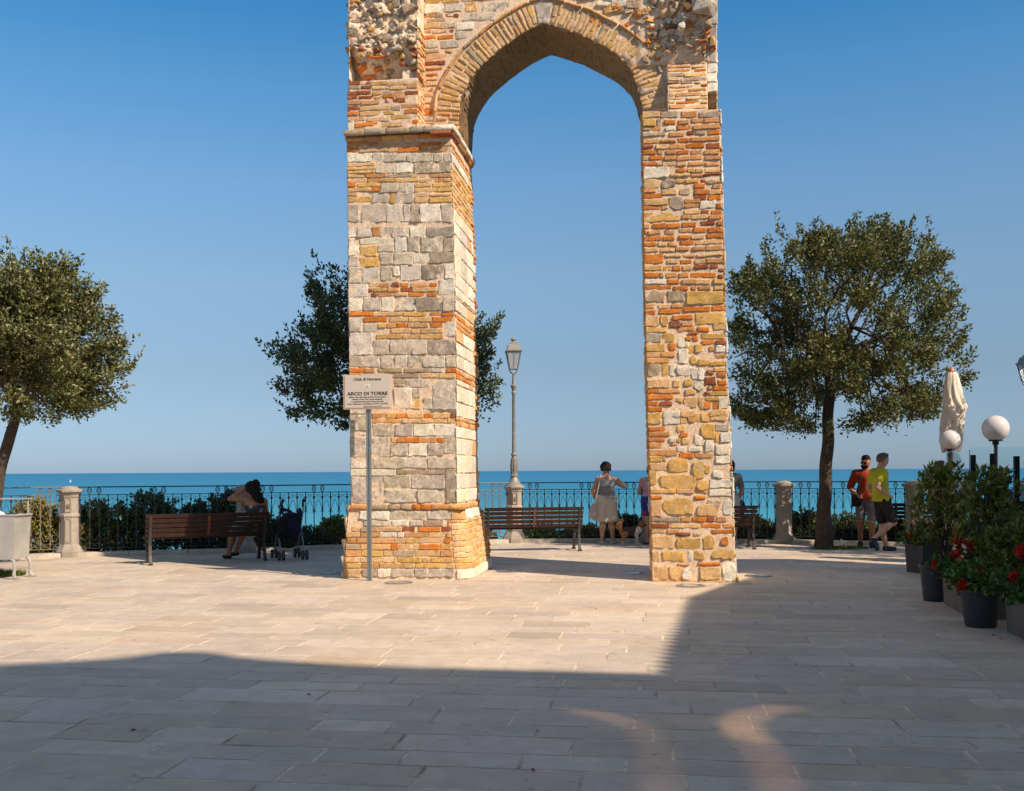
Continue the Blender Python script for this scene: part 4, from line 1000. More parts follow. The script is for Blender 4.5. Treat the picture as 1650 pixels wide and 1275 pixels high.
poly = [Vector((XW + .1, p[1], p[2])) for p in pa] + [Vector((XW + .1, pa[-1][1], -.1)), Vector((XW + .1, pa[0][1], -.1))]
mb = MB(); mb.prism(poly, Vector((1.7, 0, 0))); mb.build('wall', plaster2, hA)
mb = MB(); mb.box((XW + .08, (pa[0][1] + pa[-1][1]) / 2, .95), (.06, .85, 1.9), bev=.01); mb.build('door', shut, hA)
hB = thing('house', (0, 0, 0), 0, 'long cream house with shutters behind the viewer, out of frame', 'house')
YB = -3.0
pb = [shade_pt(*p, y=YB) for p in [(9, 7.45), (1.11, 7.52), (-.59, 7.80), (-1.35, 7.95), (-2.15, 8.25), (-2.50, 8.52), (-2.92, 8.55), (-3.25, 8.25), (-4.2, 7.98), (-16, 7.7)]]
poly = [Vector((p[0], YB, p[2])) for p in pb] + [Vector((pb[-1][0], YB, -.1)), Vector((pb[0][0], YB, -.1))]
mb = MB(); mb.prism(poly, Vector((0, -3.5, 0))); hBw = mb.build('wall', plaster2, hB)
for xx in range(-4, 22, 3):
    for z_ in (1.2, 4.4, 7.6):
        if abs(xx - 8) < 4.6 and z_ > 4: continue
        md = MB(); md.box((xx, YB + .012, z_ + .7), (1.0, .05, 1.5)); wi = md.build('window', glassd, hB)
        for sgn in (-1, 1): mb = MB(); mb.box((xx + sgn * .78, YB + .04, z_ + .7), (.5, .05, 1.5), bev=.008); mb.build('shutter', shut, wi)
# added light-shaping holes along the sun's path; tinted panes dim it to floor patches
tint = bpy.data.materials.new('sun_dimmer_tint'); nt, N, L, P = nodes_of(tint); tb = N.new('ShaderNodeBsdfTransparent'); tb.inputs[0].default_value = (.84, .75, .65, 1); L.new(tb.outputs[0], N['Material Output'].inputs['Surface'])
tint2 = tint.copy(); tint2.node_tree.nodes['Transparent BSDF'].inputs[0].default_value = (.56, .49, .42, 1)
cuts = [[(1300, 1138.5), (1235, 1141), (1196, 1150), (1176, 1166), (1186, 1184), (1205, 1208), (1226, 1238), (1240, 1292), (1288, 1292), (1262, 1232), (1235, 1200), (1212, 1178), (1208, 1162), (1228, 1149), (1262, 1143)],
        [(895, 1141), (960, 1149), (1015, 1160), (1046, 1176), (1064, 1200), (1074, 1240), (1078, 1292), (1048, 1292), (1052, 1240), (1046, 1205), (1028, 1180), (1000, 1165), (950, 1154)]]
for ci, cpx in enumerate(cuts):
    G = [gnd(*p) for p in cpx]; up_ = []
    for g_ in G:
        t_ = (YB - g_.y) / sdir.y; up_.append(g_ + sdir * t_)
    bm = bmesh.new(); k0 = sdir * 1.0; lo_ = [bm.verts.new(p - k0) for p in up_]; hi_ = [bm.verts.new(p + sdir * 9.5) for p in up_]; n_ = len(up_)
    bm.faces.new(lo_[::-1]); bm.faces.new(hi_)
    for i in range(n_): bm.faces.new((lo_[i], lo_[(i + 1) % n_], hi_[(i + 1) % n_], hi_[i]))
    bmesh.ops.recalc_face_normals(bm, faces=bm.faces[:]); me = bpy.data.meshes.new('cut'); bm.to_mesh(me); bm.free(); co_ = bpy.data.objects.new('cut', me); COL.objects.link(co_)
    md_ = hBw.modifiers.new('b', 'BOOLEAN'); md_.object = co_; md_.operation = 'DIFFERENCE'; md_.solver = 'EXACT'
    bpy.context.view_layer.update(); dg = bpy.context.evaluated_depsgraph_get(); nm = bpy.data.meshes.new_from_object(hBw.evaluated_get(dg)); hBw.modifiers.clear(); hBw.data = nm; bpy.data.objects.remove(co_)
    xs_ = [p.x for p in up_]; zs_ = [p.z for p in up_]; mb = MB(); mb.box(((min(xs_) + max(xs_)) / 2, YB - .06, (min(zs_) + max(zs_)) / 2), (max(xs_) - min(xs_) + .04, .01, max(zs_) - min(zs_) + .04)); mb.build('patch_dimmer_pane', (tint, tint2)[ci], hB)
# ------------------------------------------------------------------ railing, stone posts, lamps
iron = pmat('dark_iron', (.045, .05, .055), rough=.42, metal=.5, var=.25, ns=30, bump=.001)
irong = pmat('painted_iron', (.17, .15, .125), rough=.5, metal=.3, var=.3, ns=25, bump=.001)
cast = pmat('grey_cast_stone', (.34, .30, .255), rough=.85, var=.15, ns=10, bump=.003, bs=50, stain=.25)
lampm = pmat('lamp_grey_paint', (.25, .235, .21), rough=.5, metal=.15, var=.15, ns=14)
bronze = pmat('bronze_medallion', (.17, .14, .09), rough=.7, var=.3, ns=60, bump=.003)
frost = pmat('lantern_glass', (.62, .66, .66), rough=.15, var=.05, spec=.6, trans=.55)
proto_bal = {}
def spiral(c, r0, a0, turns, sgn, n=14):
    P = []
    for i in range(n + 1):
        t = i / n; r = r0 * (1 - .72 * t); a = a0 + sgn * turns * 2 * math.pi * t; P.append((c[0] + r * math.cos(a), c[1] + r * math.sin(a)))
    return P
def baluster_mesh(kind, w):
    mb = MB(); zt = 1.02
    if kind == 'twist':
        n = 34; mb.tube([(0, 0, .07)] + [(0, 0, .12 + (zt - .17) * i / n) for i in range(n + 1)] + [(0, 0, zt)], .0105, n=4, twist=.55)
    else: mb.tube([(0, 0, .07), (0, 0, zt)], .0115, n=4)
    for z_ in (.93, .155): mb.box((0, 0, z_), (.036, .030, .05), bev=.006)
    h = w / 2
    for sg in (-1, 1):
        top = spiral((sg * (h - .022), .965), .040, -math.pi / 2 if True else 0, .78, sg)
        mb.tube([(sg * .008, 0, .62), (sg * .016, 0, .70), (sg * .045, 0, .80), (sg * .066, 0, .875)] + [(x, 0, z_) for x, z_ in top][::-1][:0] , .0055, n=4) if kind == 'twist' else mb.tube([(sg * .006, 0, .64), (sg * .014, 0, .73), (sg * .04, 0, .81), (sg * .066, 0, .86), (sg * h * .98, 0, .905)], .0055, n=4)
        mb.tube([(sg * (abs(x) if True else x), 0, z_) for x, z_ in spiral((h - .032, .965), .038, -2.2, .8, 1)], .005, n=4)
        mb.tube([(sg * .006, 0, .70), (sg * .022, 0, .665), (sg * .045, 0, .64)], .005, n=4)
        mb.tube([(sg * .008, 0, .36), (sg * .016, 0, .30), (sg * .04, 0, .24), (sg * .07, 0, .20)], .0055, n=4)
        mb.tube([(sg * abs(x), 0, .26 - z_ + .85) for x, z_ in spiral((h - .032, .985), .036, -2.2, .8, 1)], .005, n=4)
    return mb
def bracket_mb():
    mb = MB(); L_ = [(0, 0, 1.035)]
    P = [(.0, 1.03)] + [(.034 * math.sin(a), 1.10 - .052 * math.cos(a)) for a in np.linspace(.3, 2 * math.pi - .3, 14)] + [(.0, 1.03)]
    mb.tube([(x, 0, z_) for x, z_ in P], .0075, n=6); mb.tube([(x * .45, 0, 1.10 + (z_ - 1.10) * .45) for x, z_ in P[1:-1]], .005, n=5)
    mb.lathe([(.004, 1.02), (.014, 1.025), (.010, 1.04), (.004, 1.05)], n=8); mb.lathe([(.006, 1.145), (.014, 1.15), (.014, 1.158)], n=8)
    return mb
def railing(p, q, label, mat):
    a = Vector((*p, .075)); b = Vector((*q, .075)); t = (b - a); L_ = t.length; t.normalize(); r0 = .17
    o = thing('railing_section', a, math.atan2(t.y, t.x), label, 'railing', 'iron railing sections along the sea terrace')
    mb = MB(); mb.box(((L_) / 2, 0, 1.165), (L_ - .26, .052, .022), bev=.006); mb.build('handrail', mat, o)
    mb = MB(); mb.box((L_ / 2, 0, 1.025), (L_ - .26, .030, .014)); mb.build('top_bar', mat, o)
    mb = MB(); mb.box((L_ / 2, 0, .065), (L_ - .26, .034, .014)); mb.build('bottom_bar', mat, o)
    n = max(3, int(round((L_ - 2 * r0) / .157))); w = (L_ - 2 * r0) / n
    for i in range(n + 1):
        k = ('twist' if i % 2 else 'plain', mat.name)
        if k not in proto_bal:
            m0 = baluster_mesh(k[0], .157).build('baluster', mat); proto_bal[k] = m0.data; bpy.data.objects.remove(m0)
        bo = bpy.data.objects.new('baluster', proto_bal[k]); link(bo, o); bo.location = (r0 + w * i, 0, 0)
    for i in (1, 2, n // 2, n // 2 + 1, n - 2, n - 1):
        k = ('br', mat.name)
        if k not in proto_bal:
            m0 = bracket_mb().build('bracket', mat); proto_bal[k] = m0.data; bpy.data.objects.remove(m0)
        bo = bpy.data.objects.new('bracket', proto_bal[k]); link(bo, o); bo.location = (r0 + w * i, 0, 0)
    return o
RL = ['iron railing beyond the left edge of the view, partly behind the bin', 'iron railing between the view edge and the leftmost stone post, bright in the sun',
      'iron railing behind the bench with the seated woman, left of her', 'iron railing behind the pushchair, ending behind the left pier', 'iron railing between the left pier and the tall street lamp',
      'iron railing between the tall street lamp and the woman in the beige skirt', 'iron railing behind the narrow right pier', 'iron railing directly behind the right tree and the two walking men', 'iron railing behind the leafy laurel pots', 'iron railing at the far right end behind the glass screens']
for i in range(len(POSTS) - 1):
    railing(POSTS[i], POSTS[i + 1], RL[i], iron if i not in (0, 1, 4) else irong)
def octo(mb, prof, rot=math.pi / 8):
    mb.lathe(prof, n=8, rot0=rot)
def stone_post(x, y, rz, label, capless=False):
    o = thing('stone_post', (x, y, 0), rz, label, 'post', 'short stone posts of the sea railing')
    mb = MB(); k = 1.18
    octo(mb, [(.235, 0), (.235, .10), (.215, .13), (.178, .20), (.165, .22), (.16, .70), (.175, .71), (.182, .735), (.175, .76), (.160, .775), (.155, 1.05), (.165, 1.06), (.172, 1.085), (.172, 1.10), (.19, 1.12), (.20, 1.15)])
    mb.build('shaft', cast, o)
    if not capless:
        mb = MB(); octo(mb, [(.19, 1.148), (.232, 1.155), (.236, 1.19), (.22, 1.205)]); mb.lathe([(.17, 1.20), (.165, 1.22), (.13, 1.245), (.07, 1.26), (.005, 1.264)], n=20); mb.build('cap', cast, o, smooth=35)
    # panels on the face towards the plaza (-y) and the diagonals
    mb = MB()
    for a in (-math.pi / 2,):
        for z0_, z1_, wv in ((.26, .66, .045), (.80, 1.03, .045)):
            yy = -.155 if z0_ > .5 else -.158
            for sg in (-1, 1): mb.box((sg * wv, yy, (z0_ + z1_) / 2), (.007, .012, z1_ - z0_))
            mb.box((0, yy, z0_), (2 * wv, .012, .007)); mb.tube([(wv * math.cos(t), yy - .001, z1_ + .018 * math.sin(t)) for t in np.linspace(0, math.pi, 9)], .004, n=4)
    mb.build('panel_moulding', cast, o)
    mb = MB(); Mx = Matrix.Rotation(math.pi / 2, 4, 'X')
    V = []; n = 20
    pr_ = [(.042, 0), (.042, .008), (.034, .012), (.030, .008), (.012, .014), (.001, .015)]
    for r_, d_ in pr_:
        for k_ in range(n): a = 2 * math.pi * k_ / n; V.append((r_ * math.cos(a), -.146 - d_, .90 + r_ * math.sin(a)))
    F = [(i * n + k_, i * n + (k_ + 1) % n, (i + 1) * n + (k_ + 1) % n, (i + 1) * n + k_) for i in range(len(pr_) - 1) for k_ in range(n)]
    mb.add(V, F); mb.build('medallion', bronze, o, smooth=True)
    return o
PLB = {1: 'stone post outside the left edge of the view', 2: 'leftmost stone post in view, sunlit, with a round medallion', 3: 'shaded stone post behind the seated woman with dark hair', 4: 'stone post hidden behind the wide left pier',
       6: 'stone post tucked behind the left edge of the right pier', 7: 'dappled stone post between the right pier and the tree', 8: 'dark stone post behind the leafy laurel pot', 9: 'stone post behind the glass screens'}
for i, (x, y) in enumerate(POSTS):
    if i in PLB:
        o = stone_post(x, y, -math.atan2(x, y) * .5, PLB[i])
def lantern(o, z0, s=1.0):
    """four-sided tapered lantern, z0 = height of its base"""
    mb = MB(); q = math.pi / 4
    wb, wt, h = .115 * s, .205 * s, .36 * s
    for a in range(4):
        c0 = Vector((math.cos(q + a * math.pi / 2), math.sin(q + a * math.pi / 2), 0)); c1 = Vector((math.cos(q + (a + 1) * math.pi / 2), math.sin(q + (a + 1) * math.pi / 2), 0))
        b0 = c0 * wb + Vector((0, 0, z0)); t0 = c0 * wt + Vector((0, 0, z0 + h)); b1 = c1 * wb + Vector((0, 0, z0)); t1 = c1 * wt + Vector((0, 0, z0 + h))
        mb.tube([b0, t0], .011 * s, n=4); mb.tube([b0, b1], .012 * s, n=4); mb.tube([t0, t1], .013 * s, n=4); mb.tube([(b0 + b1) / 2, (t0 + t1) / 2], .006 * s, n=4)
        mb.tube([b0, Vector((c0.x * wb * .75, c0.y * wb * .75, z0 - .07 * s)), Vector((0, 0, z0 - .11 * s))], .009 * s, n=5)
    mb.build('lantern_frame', lampm, o)
    mb = MB()
    mb.lathe([(wb * .96, z0 + .006), (wt * .96, z0 + h - .006)], n=4, rot0=q); mb.build('glass', frost, o)
    mb = MB(); mb.lathe([(wt * 1.16, z0 + h), (wt * 1.17, z0 + h + .018 * s), (wt * .96, z0 + h + .04 * s), (wt * .78, z0 + h + .14 * s), (wt * .52, z0 + h + .165 * s), (wt * .50, z0 + h + .19 * s)], n=4, rot0=q)
    mb.lathe([(.06 * s, z0 + h + .18 * s), (.035 * s, z0 + h + .20 * s), (.03 * s, z0 + h + .225 * s), (.065 * s, z0 + h + .25 * s), (.04 * s, z0 + h + .28 * s), (.01 * s, z0 + h + .30 * s)], n=14); mb.build('lamp_hood', lampm, o, smooth=30)
    mb = MB(); mb.lathe([(.02 * s, z0 + .02), (.028 * s, z0 + .1), (.02 * s, z0 + .2), (.005, z0 + .24)], n=10); mb.build('bulb', pmat('bulb_white', (.8, .78, .7), rough=.3), o, smooth=True)
def street_lamp(x, y, rz, label, ztop):
    o = thing('street_lamp', (x, y, 0), rz, label, 'street lamp', 'old-style street lamps')
    mb = MB(); octo(mb, [(.265, 0), (.26, .08), (.23, .14), (.185, .20), (.165, .22), (.16, .70), (.175, .71), (.182, .735), (.175, .76), (.160, .775), (.155, 1.05), (.165, 1.06), (.18, 1.10), (.215, 1.13), (.225, 1.16), (.21, 1.175)]); mb.build('pedestal', cast, o)
    zl = ztop - .66
    mb = MB(); zt_ = zl - .11
    mb.lathe([(.19, 1.173), (.185, 1.19), (.15, 1.22), (.105, 1.27), (.075, 1.34), (.068, 1.36), (.085, 1.375), (.085, 1.40), (.062, 1.42), (.058, 1.50), (.070, 1.56), (.070, 1.64), (.055, 1.74), (.05, 1.80), (.065, 1.815), (.065, 1.84), (.043, 1.87), (.038, 2.2), (.034, zt_ - .42), (.046, zt_ - .40), (.046, zt_ - .37), (.034, zt_ - .35), (.05, zt_ - .28), (.066, zt_ - .26), (.066, zt_ - .235), (.04, zt_ - .21), (.03, zt_ - .12), (.028, zt_ + .02)], n=20)
    for k_ in range(8):
        a = k_ * math.pi / 4; mb.tube([(.060 * math.cos(a), .060 * math.sin(a), 1.42), (.074 * math.cos(a), .074 * math.sin(a), 1.60), (.056 * math.cos(a), .056 * math.sin(a), 1.74)], .010, n=5)
    mb.build('lamp_post', lampm, o, smooth=32); lantern(o, zl)
    mb = MB(); n = 20; V = []
    pr_ = [(.045, 0), (.045, .008), (.034, .012), (.030, .008), (.012, .014), (.001, .015)]
    for r_, d_ in pr_:
        for k_ in range(n): a = 2 * math.pi * k_ / n; V.append((r_ * math.cos(a), -.146 - d_, .90 + r_ * math.sin(a)))
    mb.add(V, [(i * n + k_, i * n + (k_ + 1) % n, (i + 1) * n + (k_ + 1) % n, (i + 1) * n + k_) for i in range(len(pr_) - 1) for k_ in range(n)]); mb.build('medallion', bronze, o, smooth=True)
    mb = MB()
    for z0_, z1_ in ((.26, .66), (.80, 1.03)):
        for sg in (-1, 1): mb.box((sg * .045, -.156, (z0_ + z1_) / 2), (.007, .012, z1_ - z0_))
        mb.box((0, -.156, z0_), (.09, .012, .007)); mb.tube([(.045 * math.cos(t), -.157, z1_ + .018 * math.sin(t)) for t in np.linspace(0, math.pi, 9)], .004, n=4)
    mb.build('panel_moulding', cast, o)
    return o
pL = POSTS[5]; street_lamp(pL[0], pL[1], .12, 'tall grey street lamp with a glass lantern standing in the railing under the arch', 4.27)
q = at(1657, 758, 21.6); street_lamp(q.x, q.y, .3, 'street lamp whose lantern is cut by the right edge of the view', CAMZ + (HY - 561) * 21.6 / FPX - .1)
# ------------------------------------------------------------------ benches
wood = pmat('bench_wood', (.038, .016, .010), rough=.5, var=.35, ns=9, bump=.002, bs=30, spec=.25, stain=.3)
benchi = pmat('bench_iron', (.05, .047, .043), rough=.5, metal=.4, var=.2)
rust = pmat('rust_brace', (.13, .045, .022), rough=.7, var=.3)
def bench(loc, rz, label, L_=1.85):
    o = thing('park_bench', loc, rz, label, 'bench', 'slatted benches facing the sea')
    for i, sg in enumerate((-1, 1)):
        mb = MB(); x = sg * (L_ / 2 - .07)
        def bar(pts, w=.05, t=.045):
            for a, b in zip(pts[:-1], pts[1:]):
                a = Vector((x, *a)); b = Vector((x, *b)); d_ = (b - a); ang = math.atan2(d_.z, d_.y); mb.box((a + b) / 2, (t, d_.length + .012, w), M=Matrix.Rotation(ang, 3, 'X'))
        bar([(-.26, .0), (-.21, .14), (-.175, .30), (-.18, .44), (-.21, .60), (-.27, .79)]); bar([(.24, .0), (.19, .14), (.165, .28), (.18, .41)])
        bar([(-.17, .385), (.02, .37), (.19, .40)], .035); bar([(-.20, .17), (.19, .17)], .035, .03)
        mb.box((x, -.26, .015), (.055, .10, .03)); mb.box((x, .24, .015), (.055, .10, .03))
        mb.build('side_frame', benchi, o)
    for k in range(4):
        mb = MB(); mb.box((0, -.11 + k * .095, .425 - .008 * math.sin(k)), (L_, .078, .030), bev=.006); mb.build('seat_slat', wood, o)
    for k in range(5):
        t = k / 4; y = -.205 - .058 * t - .03 * t * t; z_ = .475 + .312 * t; mb = MB(); mb.box((0, y + .028, z_), (L_, .028, .062), M=Matrix.Rotation(.28, 3, 'X'), bev=.006); mb.build('back_slat', wood, o)
    mb = MB(); mb.box((0, -.245, .62), (.045, .014, .34), M=Matrix.Rotation(.26, 3, 'X')); mb.build('back_brace', rust, o)
    return o
def place(px0, px1, lab, L_=1.85, dd=0):
    a, b = gnd(*px0), gnd(*px1); t = b - a; rz = math.atan2(t.y, t.x); c = (a + b) / 2 + Vector((-math.sin(rz), math.cos(rz), 0)) * .26
    return bench(c, rz, lab, L_)
b1 = place((238, 911.5), (432, 903), 'bench with the seated woman, left end of its back lit by the sun', 1.98)
b2 = place((785, 891), (937, 888), 'empty brown bench seen through the arch in front of the street lamp')
e3 = gnd(1216, 885.5); b3 = bench((e3.x - .86, e3.y + .26, 0), 0.0, 'bench sticking out to the right of the narrow pier')
e4 = gnd(1452, 879.5); b4 = bench((e4.x + .86, e4.y + .2, 0), -.25, 'dark bench half hidden behind the laurel pots at right')
# ------------------------------------------------------------------ sign
sp_ = gnd(595.5, 936); sgn_o = thing('information_sign', sp_, -TH, 'cream history plaque with dark lettering on a grey steel post before the left pier', 'sign')
steel = pmat('galvanised_steel', (.30, .33, .33), rough=.4, metal=.7, var=.15, ns=20)
Ds = sp_.y; pxm = Ds / FPX
zb = CAMZ + (HY - 1.24 + 0 - 657) * pxm; zb = at(595, 660, Ds).z; zt = at(595, 604, Ds).z
mb = MB(); 
for dx, w in ((-.022, .028), (.022, .028)): mb.box((dx * .9, .0, (zb + .2) / 2), (w, .035, zb + .2), bev=.004)
mb.box((0, .006, (zb + .2) / 2), (.02, .02, zb + .19)); mb.build('post', steel, sgn_o)
board = pmat('plaque_cream', (.56, .50, .43), rough=.35, var=.03, ns=3, spec=.5); edge = pmat('plaque_border', (.60, .42, .33), rough=.5, var=.05)
W_, H_ = (635.5 - 555) * pxm, zt - zb; zc = (zt + zb) / 2; xo = (595.2 - 595.5) * pxm
mb = MB(); mb.box((xo, -.035, zc), (W_, .02, H_), bev=.006); mb.build('border', edge, sgn_o)
mb = MB(); mb.box((xo, -.0475, zc), (W_ - .045, .008, H_ - .04), bev=.003); mb.build('plaque', board, sgn_o)
ink = pmat('plaque_ink', (.05, .035, .03), rough=.6, var=0)
def text(s, x, z, size, parent, name='lettering', bold=0.0, m=None, ex=.0006, yy=-.0525, sx=1.0):
    cu = bpy.data.curves.new(name, 'FONT'); cu.body = s; cu.size = size; cu.align_x = 'CENTER'; cu.align_y = 'CENTER'; cu.extrude = ex; cu.offset = bold; cu.resolution_u = 3
    to = bpy.data.objects.new(name, cu); COL.objects.link(to); bpy.context.view_layer.update()
    dg = bpy.context.evaluated_depsgraph_get(); me = bpy.data.meshes.new_from_object(to.evaluated_get(dg)); bpy.data.objects.remove(to)
    me.materials.clear(); me.materials.append(m or ink)
    o = bpy.data.objects.new(name, me); link(o, parent); o.location = (x, yy, z); o.rotation_euler = (math.pi / 2, 0, 0); o.scale = (sx, 1, 1); return o
def serifs(o_): return o_
text('Città di Numana', xo, zc + H_ * .36, .052, sgn_o, bold=.0012, sx=1.12)
text('ARCO DI TORRE', xo, zc - H_ * .055, .064, sgn_o, bold=.0022, sx=1.18)
for k, s_ in enumerate(('Ultimo resto della cinta muraria che circondava', 'l\'abitato nei sec. XIV e parte medievale', 'e probabile facente parte di una torre del', 'L\'arco restaurato e consolidato nel 1977 e nel 1990')):
    text(s_, xo, zc - H_ * (.15 + .065 * k), .0255, sgn_o, bold=.0006, sx=1.05)
text('Numana Città Comune 1993', xo + .07, zc - H_ * .425, .021, sgn_o, bold=.0004)
mb = MB(); n = 28; V = [(xo + .034 * math.cos(2 * math.pi * k / n), -.0535, zc + H_ * .155 + .034 * math.sin(2 * math.pi * k / n)) for k in range(n)]
mb.prism([Vector(v) for v in V], Vector((0, .004, 0))); mb.build('emblem_disc', pmat('emblem_white', (.8, .78, .76), rough=.5, var=0), sgn_o)
mb = MB(); cz = zc + H_ * .155
mb.tube([(xo + .014 * math.cos(a), -.055, cz + .002 + .016 * math.sin(a)) for a in np.linspace(0, math.pi, 10)], .003, n=4); 
for sx_ in (-1, 1): mb.box((xo + sx_ * .014, -.055, cz - .005), (.006, .002, .016))
mb.box((xo - .010, -.055, cz - .016), (.013, .002, .007)); mb.box((xo + .010, -.055, cz - .016), (.013, .002, .007)); mb.build('emblem', ink, sgn_o)
# ------------------------------------------------------------------ ground lights
ringm = pmat('brushed_steel_ring', (.42, .42, .40), rough=.35, metal=.9, var=.1, ns=30); gl = pmat('uplight_glass', (.20, .22, .23), rough=.12, var=.05, spec=.9)
for (x, y, lab) in ((643, 939.5, 'round ground light set in the paving before the left pier foot'), (820, 921, 'round ground light under the arch beside the left pier'), (1021, 924, 'bluish round ground light just left of the right pier'),
                    (1113, 944.5, 'round ground light in front of the right pier'), (1222, 928.5, 'bluish round ground light to the right of the right pier'), (536, 922.5, 'round ground light in the shade left of the left pier')):
    g_ = gnd(x, y); o = thing('ground_light', (g_.x, g_.y, .0), 0, lab, 'ground light', 'round ground lights around the arch')
    mb = MB(); mb.lathe([(.19, -.02), (.19, .008), (.178, .012), (.150, .012), (.145, .006)], n=36); mb.build('rim', ringm, o, smooth=30)
    mb = MB(); mb.lathe([(.146, .0), (.146, .009), (.12, .0105), (.001, .011)], n=36); mb.build('glass', gl, o, smooth=True)
    mb = MB()
    for k in range(4): a = k * math.pi / 2 + .5; mb.lathe([(.009, .012), (.009, .016), (.001, .017)], n=8, c=(.164 * math.cos(a), .164 * math.sin(a), 0))
    mb.build('screw_heads', steel, o)
# ------------------------------------------------------------------ vegetation
LEAF = leafmat('tree_leaf', .48); LEAF2 = leafmat('glossy_leaf', .45)
bark = pmat('oak_bark', (.065, .048, .036), rough=.95, var=.4, ns=12, bump=.02, bs=22)
def leaf_cloud(centers, dirs, n_each, length, width, spread, sprig_len, base, var, rs, up=.25, sz=(.7, 1.25), pale=.0, palecol=(.30, .31, .17)):
    """leaf blades arranged along sprigs; centers (k,3) sprig bases, dirs (k,3)"""
    k = len(centers); n = k * n_each
    t = rs.uniform(.0, 1, (k, n_each)) ** .8
    C = centers[:, None, :] + dirs[:, None, :] * (t * sprig_len)[..., None]
    C = C + rs.normal(size=C.shape) * spread * (0.4 + .6 * (1 - t))[..., None]
    D = rs.normal(size=(k, n_each, 3)) * .9 + dirs[:, None, :] * 1.0; D[..., 2] += up
    D /= np.linalg.norm(D, axis=-1, keepdims=True)
    Nn = rs.normal(size=D.shape); Nn[..., 2] += .6; S = np.cross(D, Nn); S /= np.linalg.norm(S, axis=-1, keepdims=True) + 1e-9; U = np.cross(S, D)
    C = C.reshape(-1, 3); D = D.reshape(-1, 3); S = S.reshape(-1, 3); U = U.reshape(-1, 3)
    L_ = (length * rs.uniform(*sz, n))[:, None]; W_ = (width * rs.uniform(.7, 1.3, n))[:, None]
    P0 = C; P1 = C + D * L_ * .45 + S * W_ - U * W_ * .25; P2 = C + D * L_ + U * L_ * -.10; P3 = C + D * L_ * .45 - S * W_ - U * W_ * .25; Pm = C + D * L_ * .5 + U * W_ * .15
    V = np.stack([P0, P1, P2, P3, Pm], 1).reshape(-1, 3); i = np.arange(n) * 5
    F = np.concatenate([np.stack([i, i + 1, i + 4], -1), np.stack([i + 1, i + 2, i + 4], -1), np.stack([i + 2, i + 3, i + 4], -1), np.stack([i + 3, i, i + 4], -1)])
    b = np.array(base)[None] * np.exp(rs.normal(size=(n, 1)) * var) * np.array([1, 1, 1]) + rs.normal(size=(n, 3)) * np.array([.010, .006, .004])
    tipp = (t.reshape(-1) > .6) & (rs.rand(n) < pale); b[tipp] = np.array(palecol) * np.exp(rs.normal(size=(tipp.sum(), 1)) * .2)
    b = np.clip(b, .004, .6); return V, F, np.repeat(b, 5, axis=0)
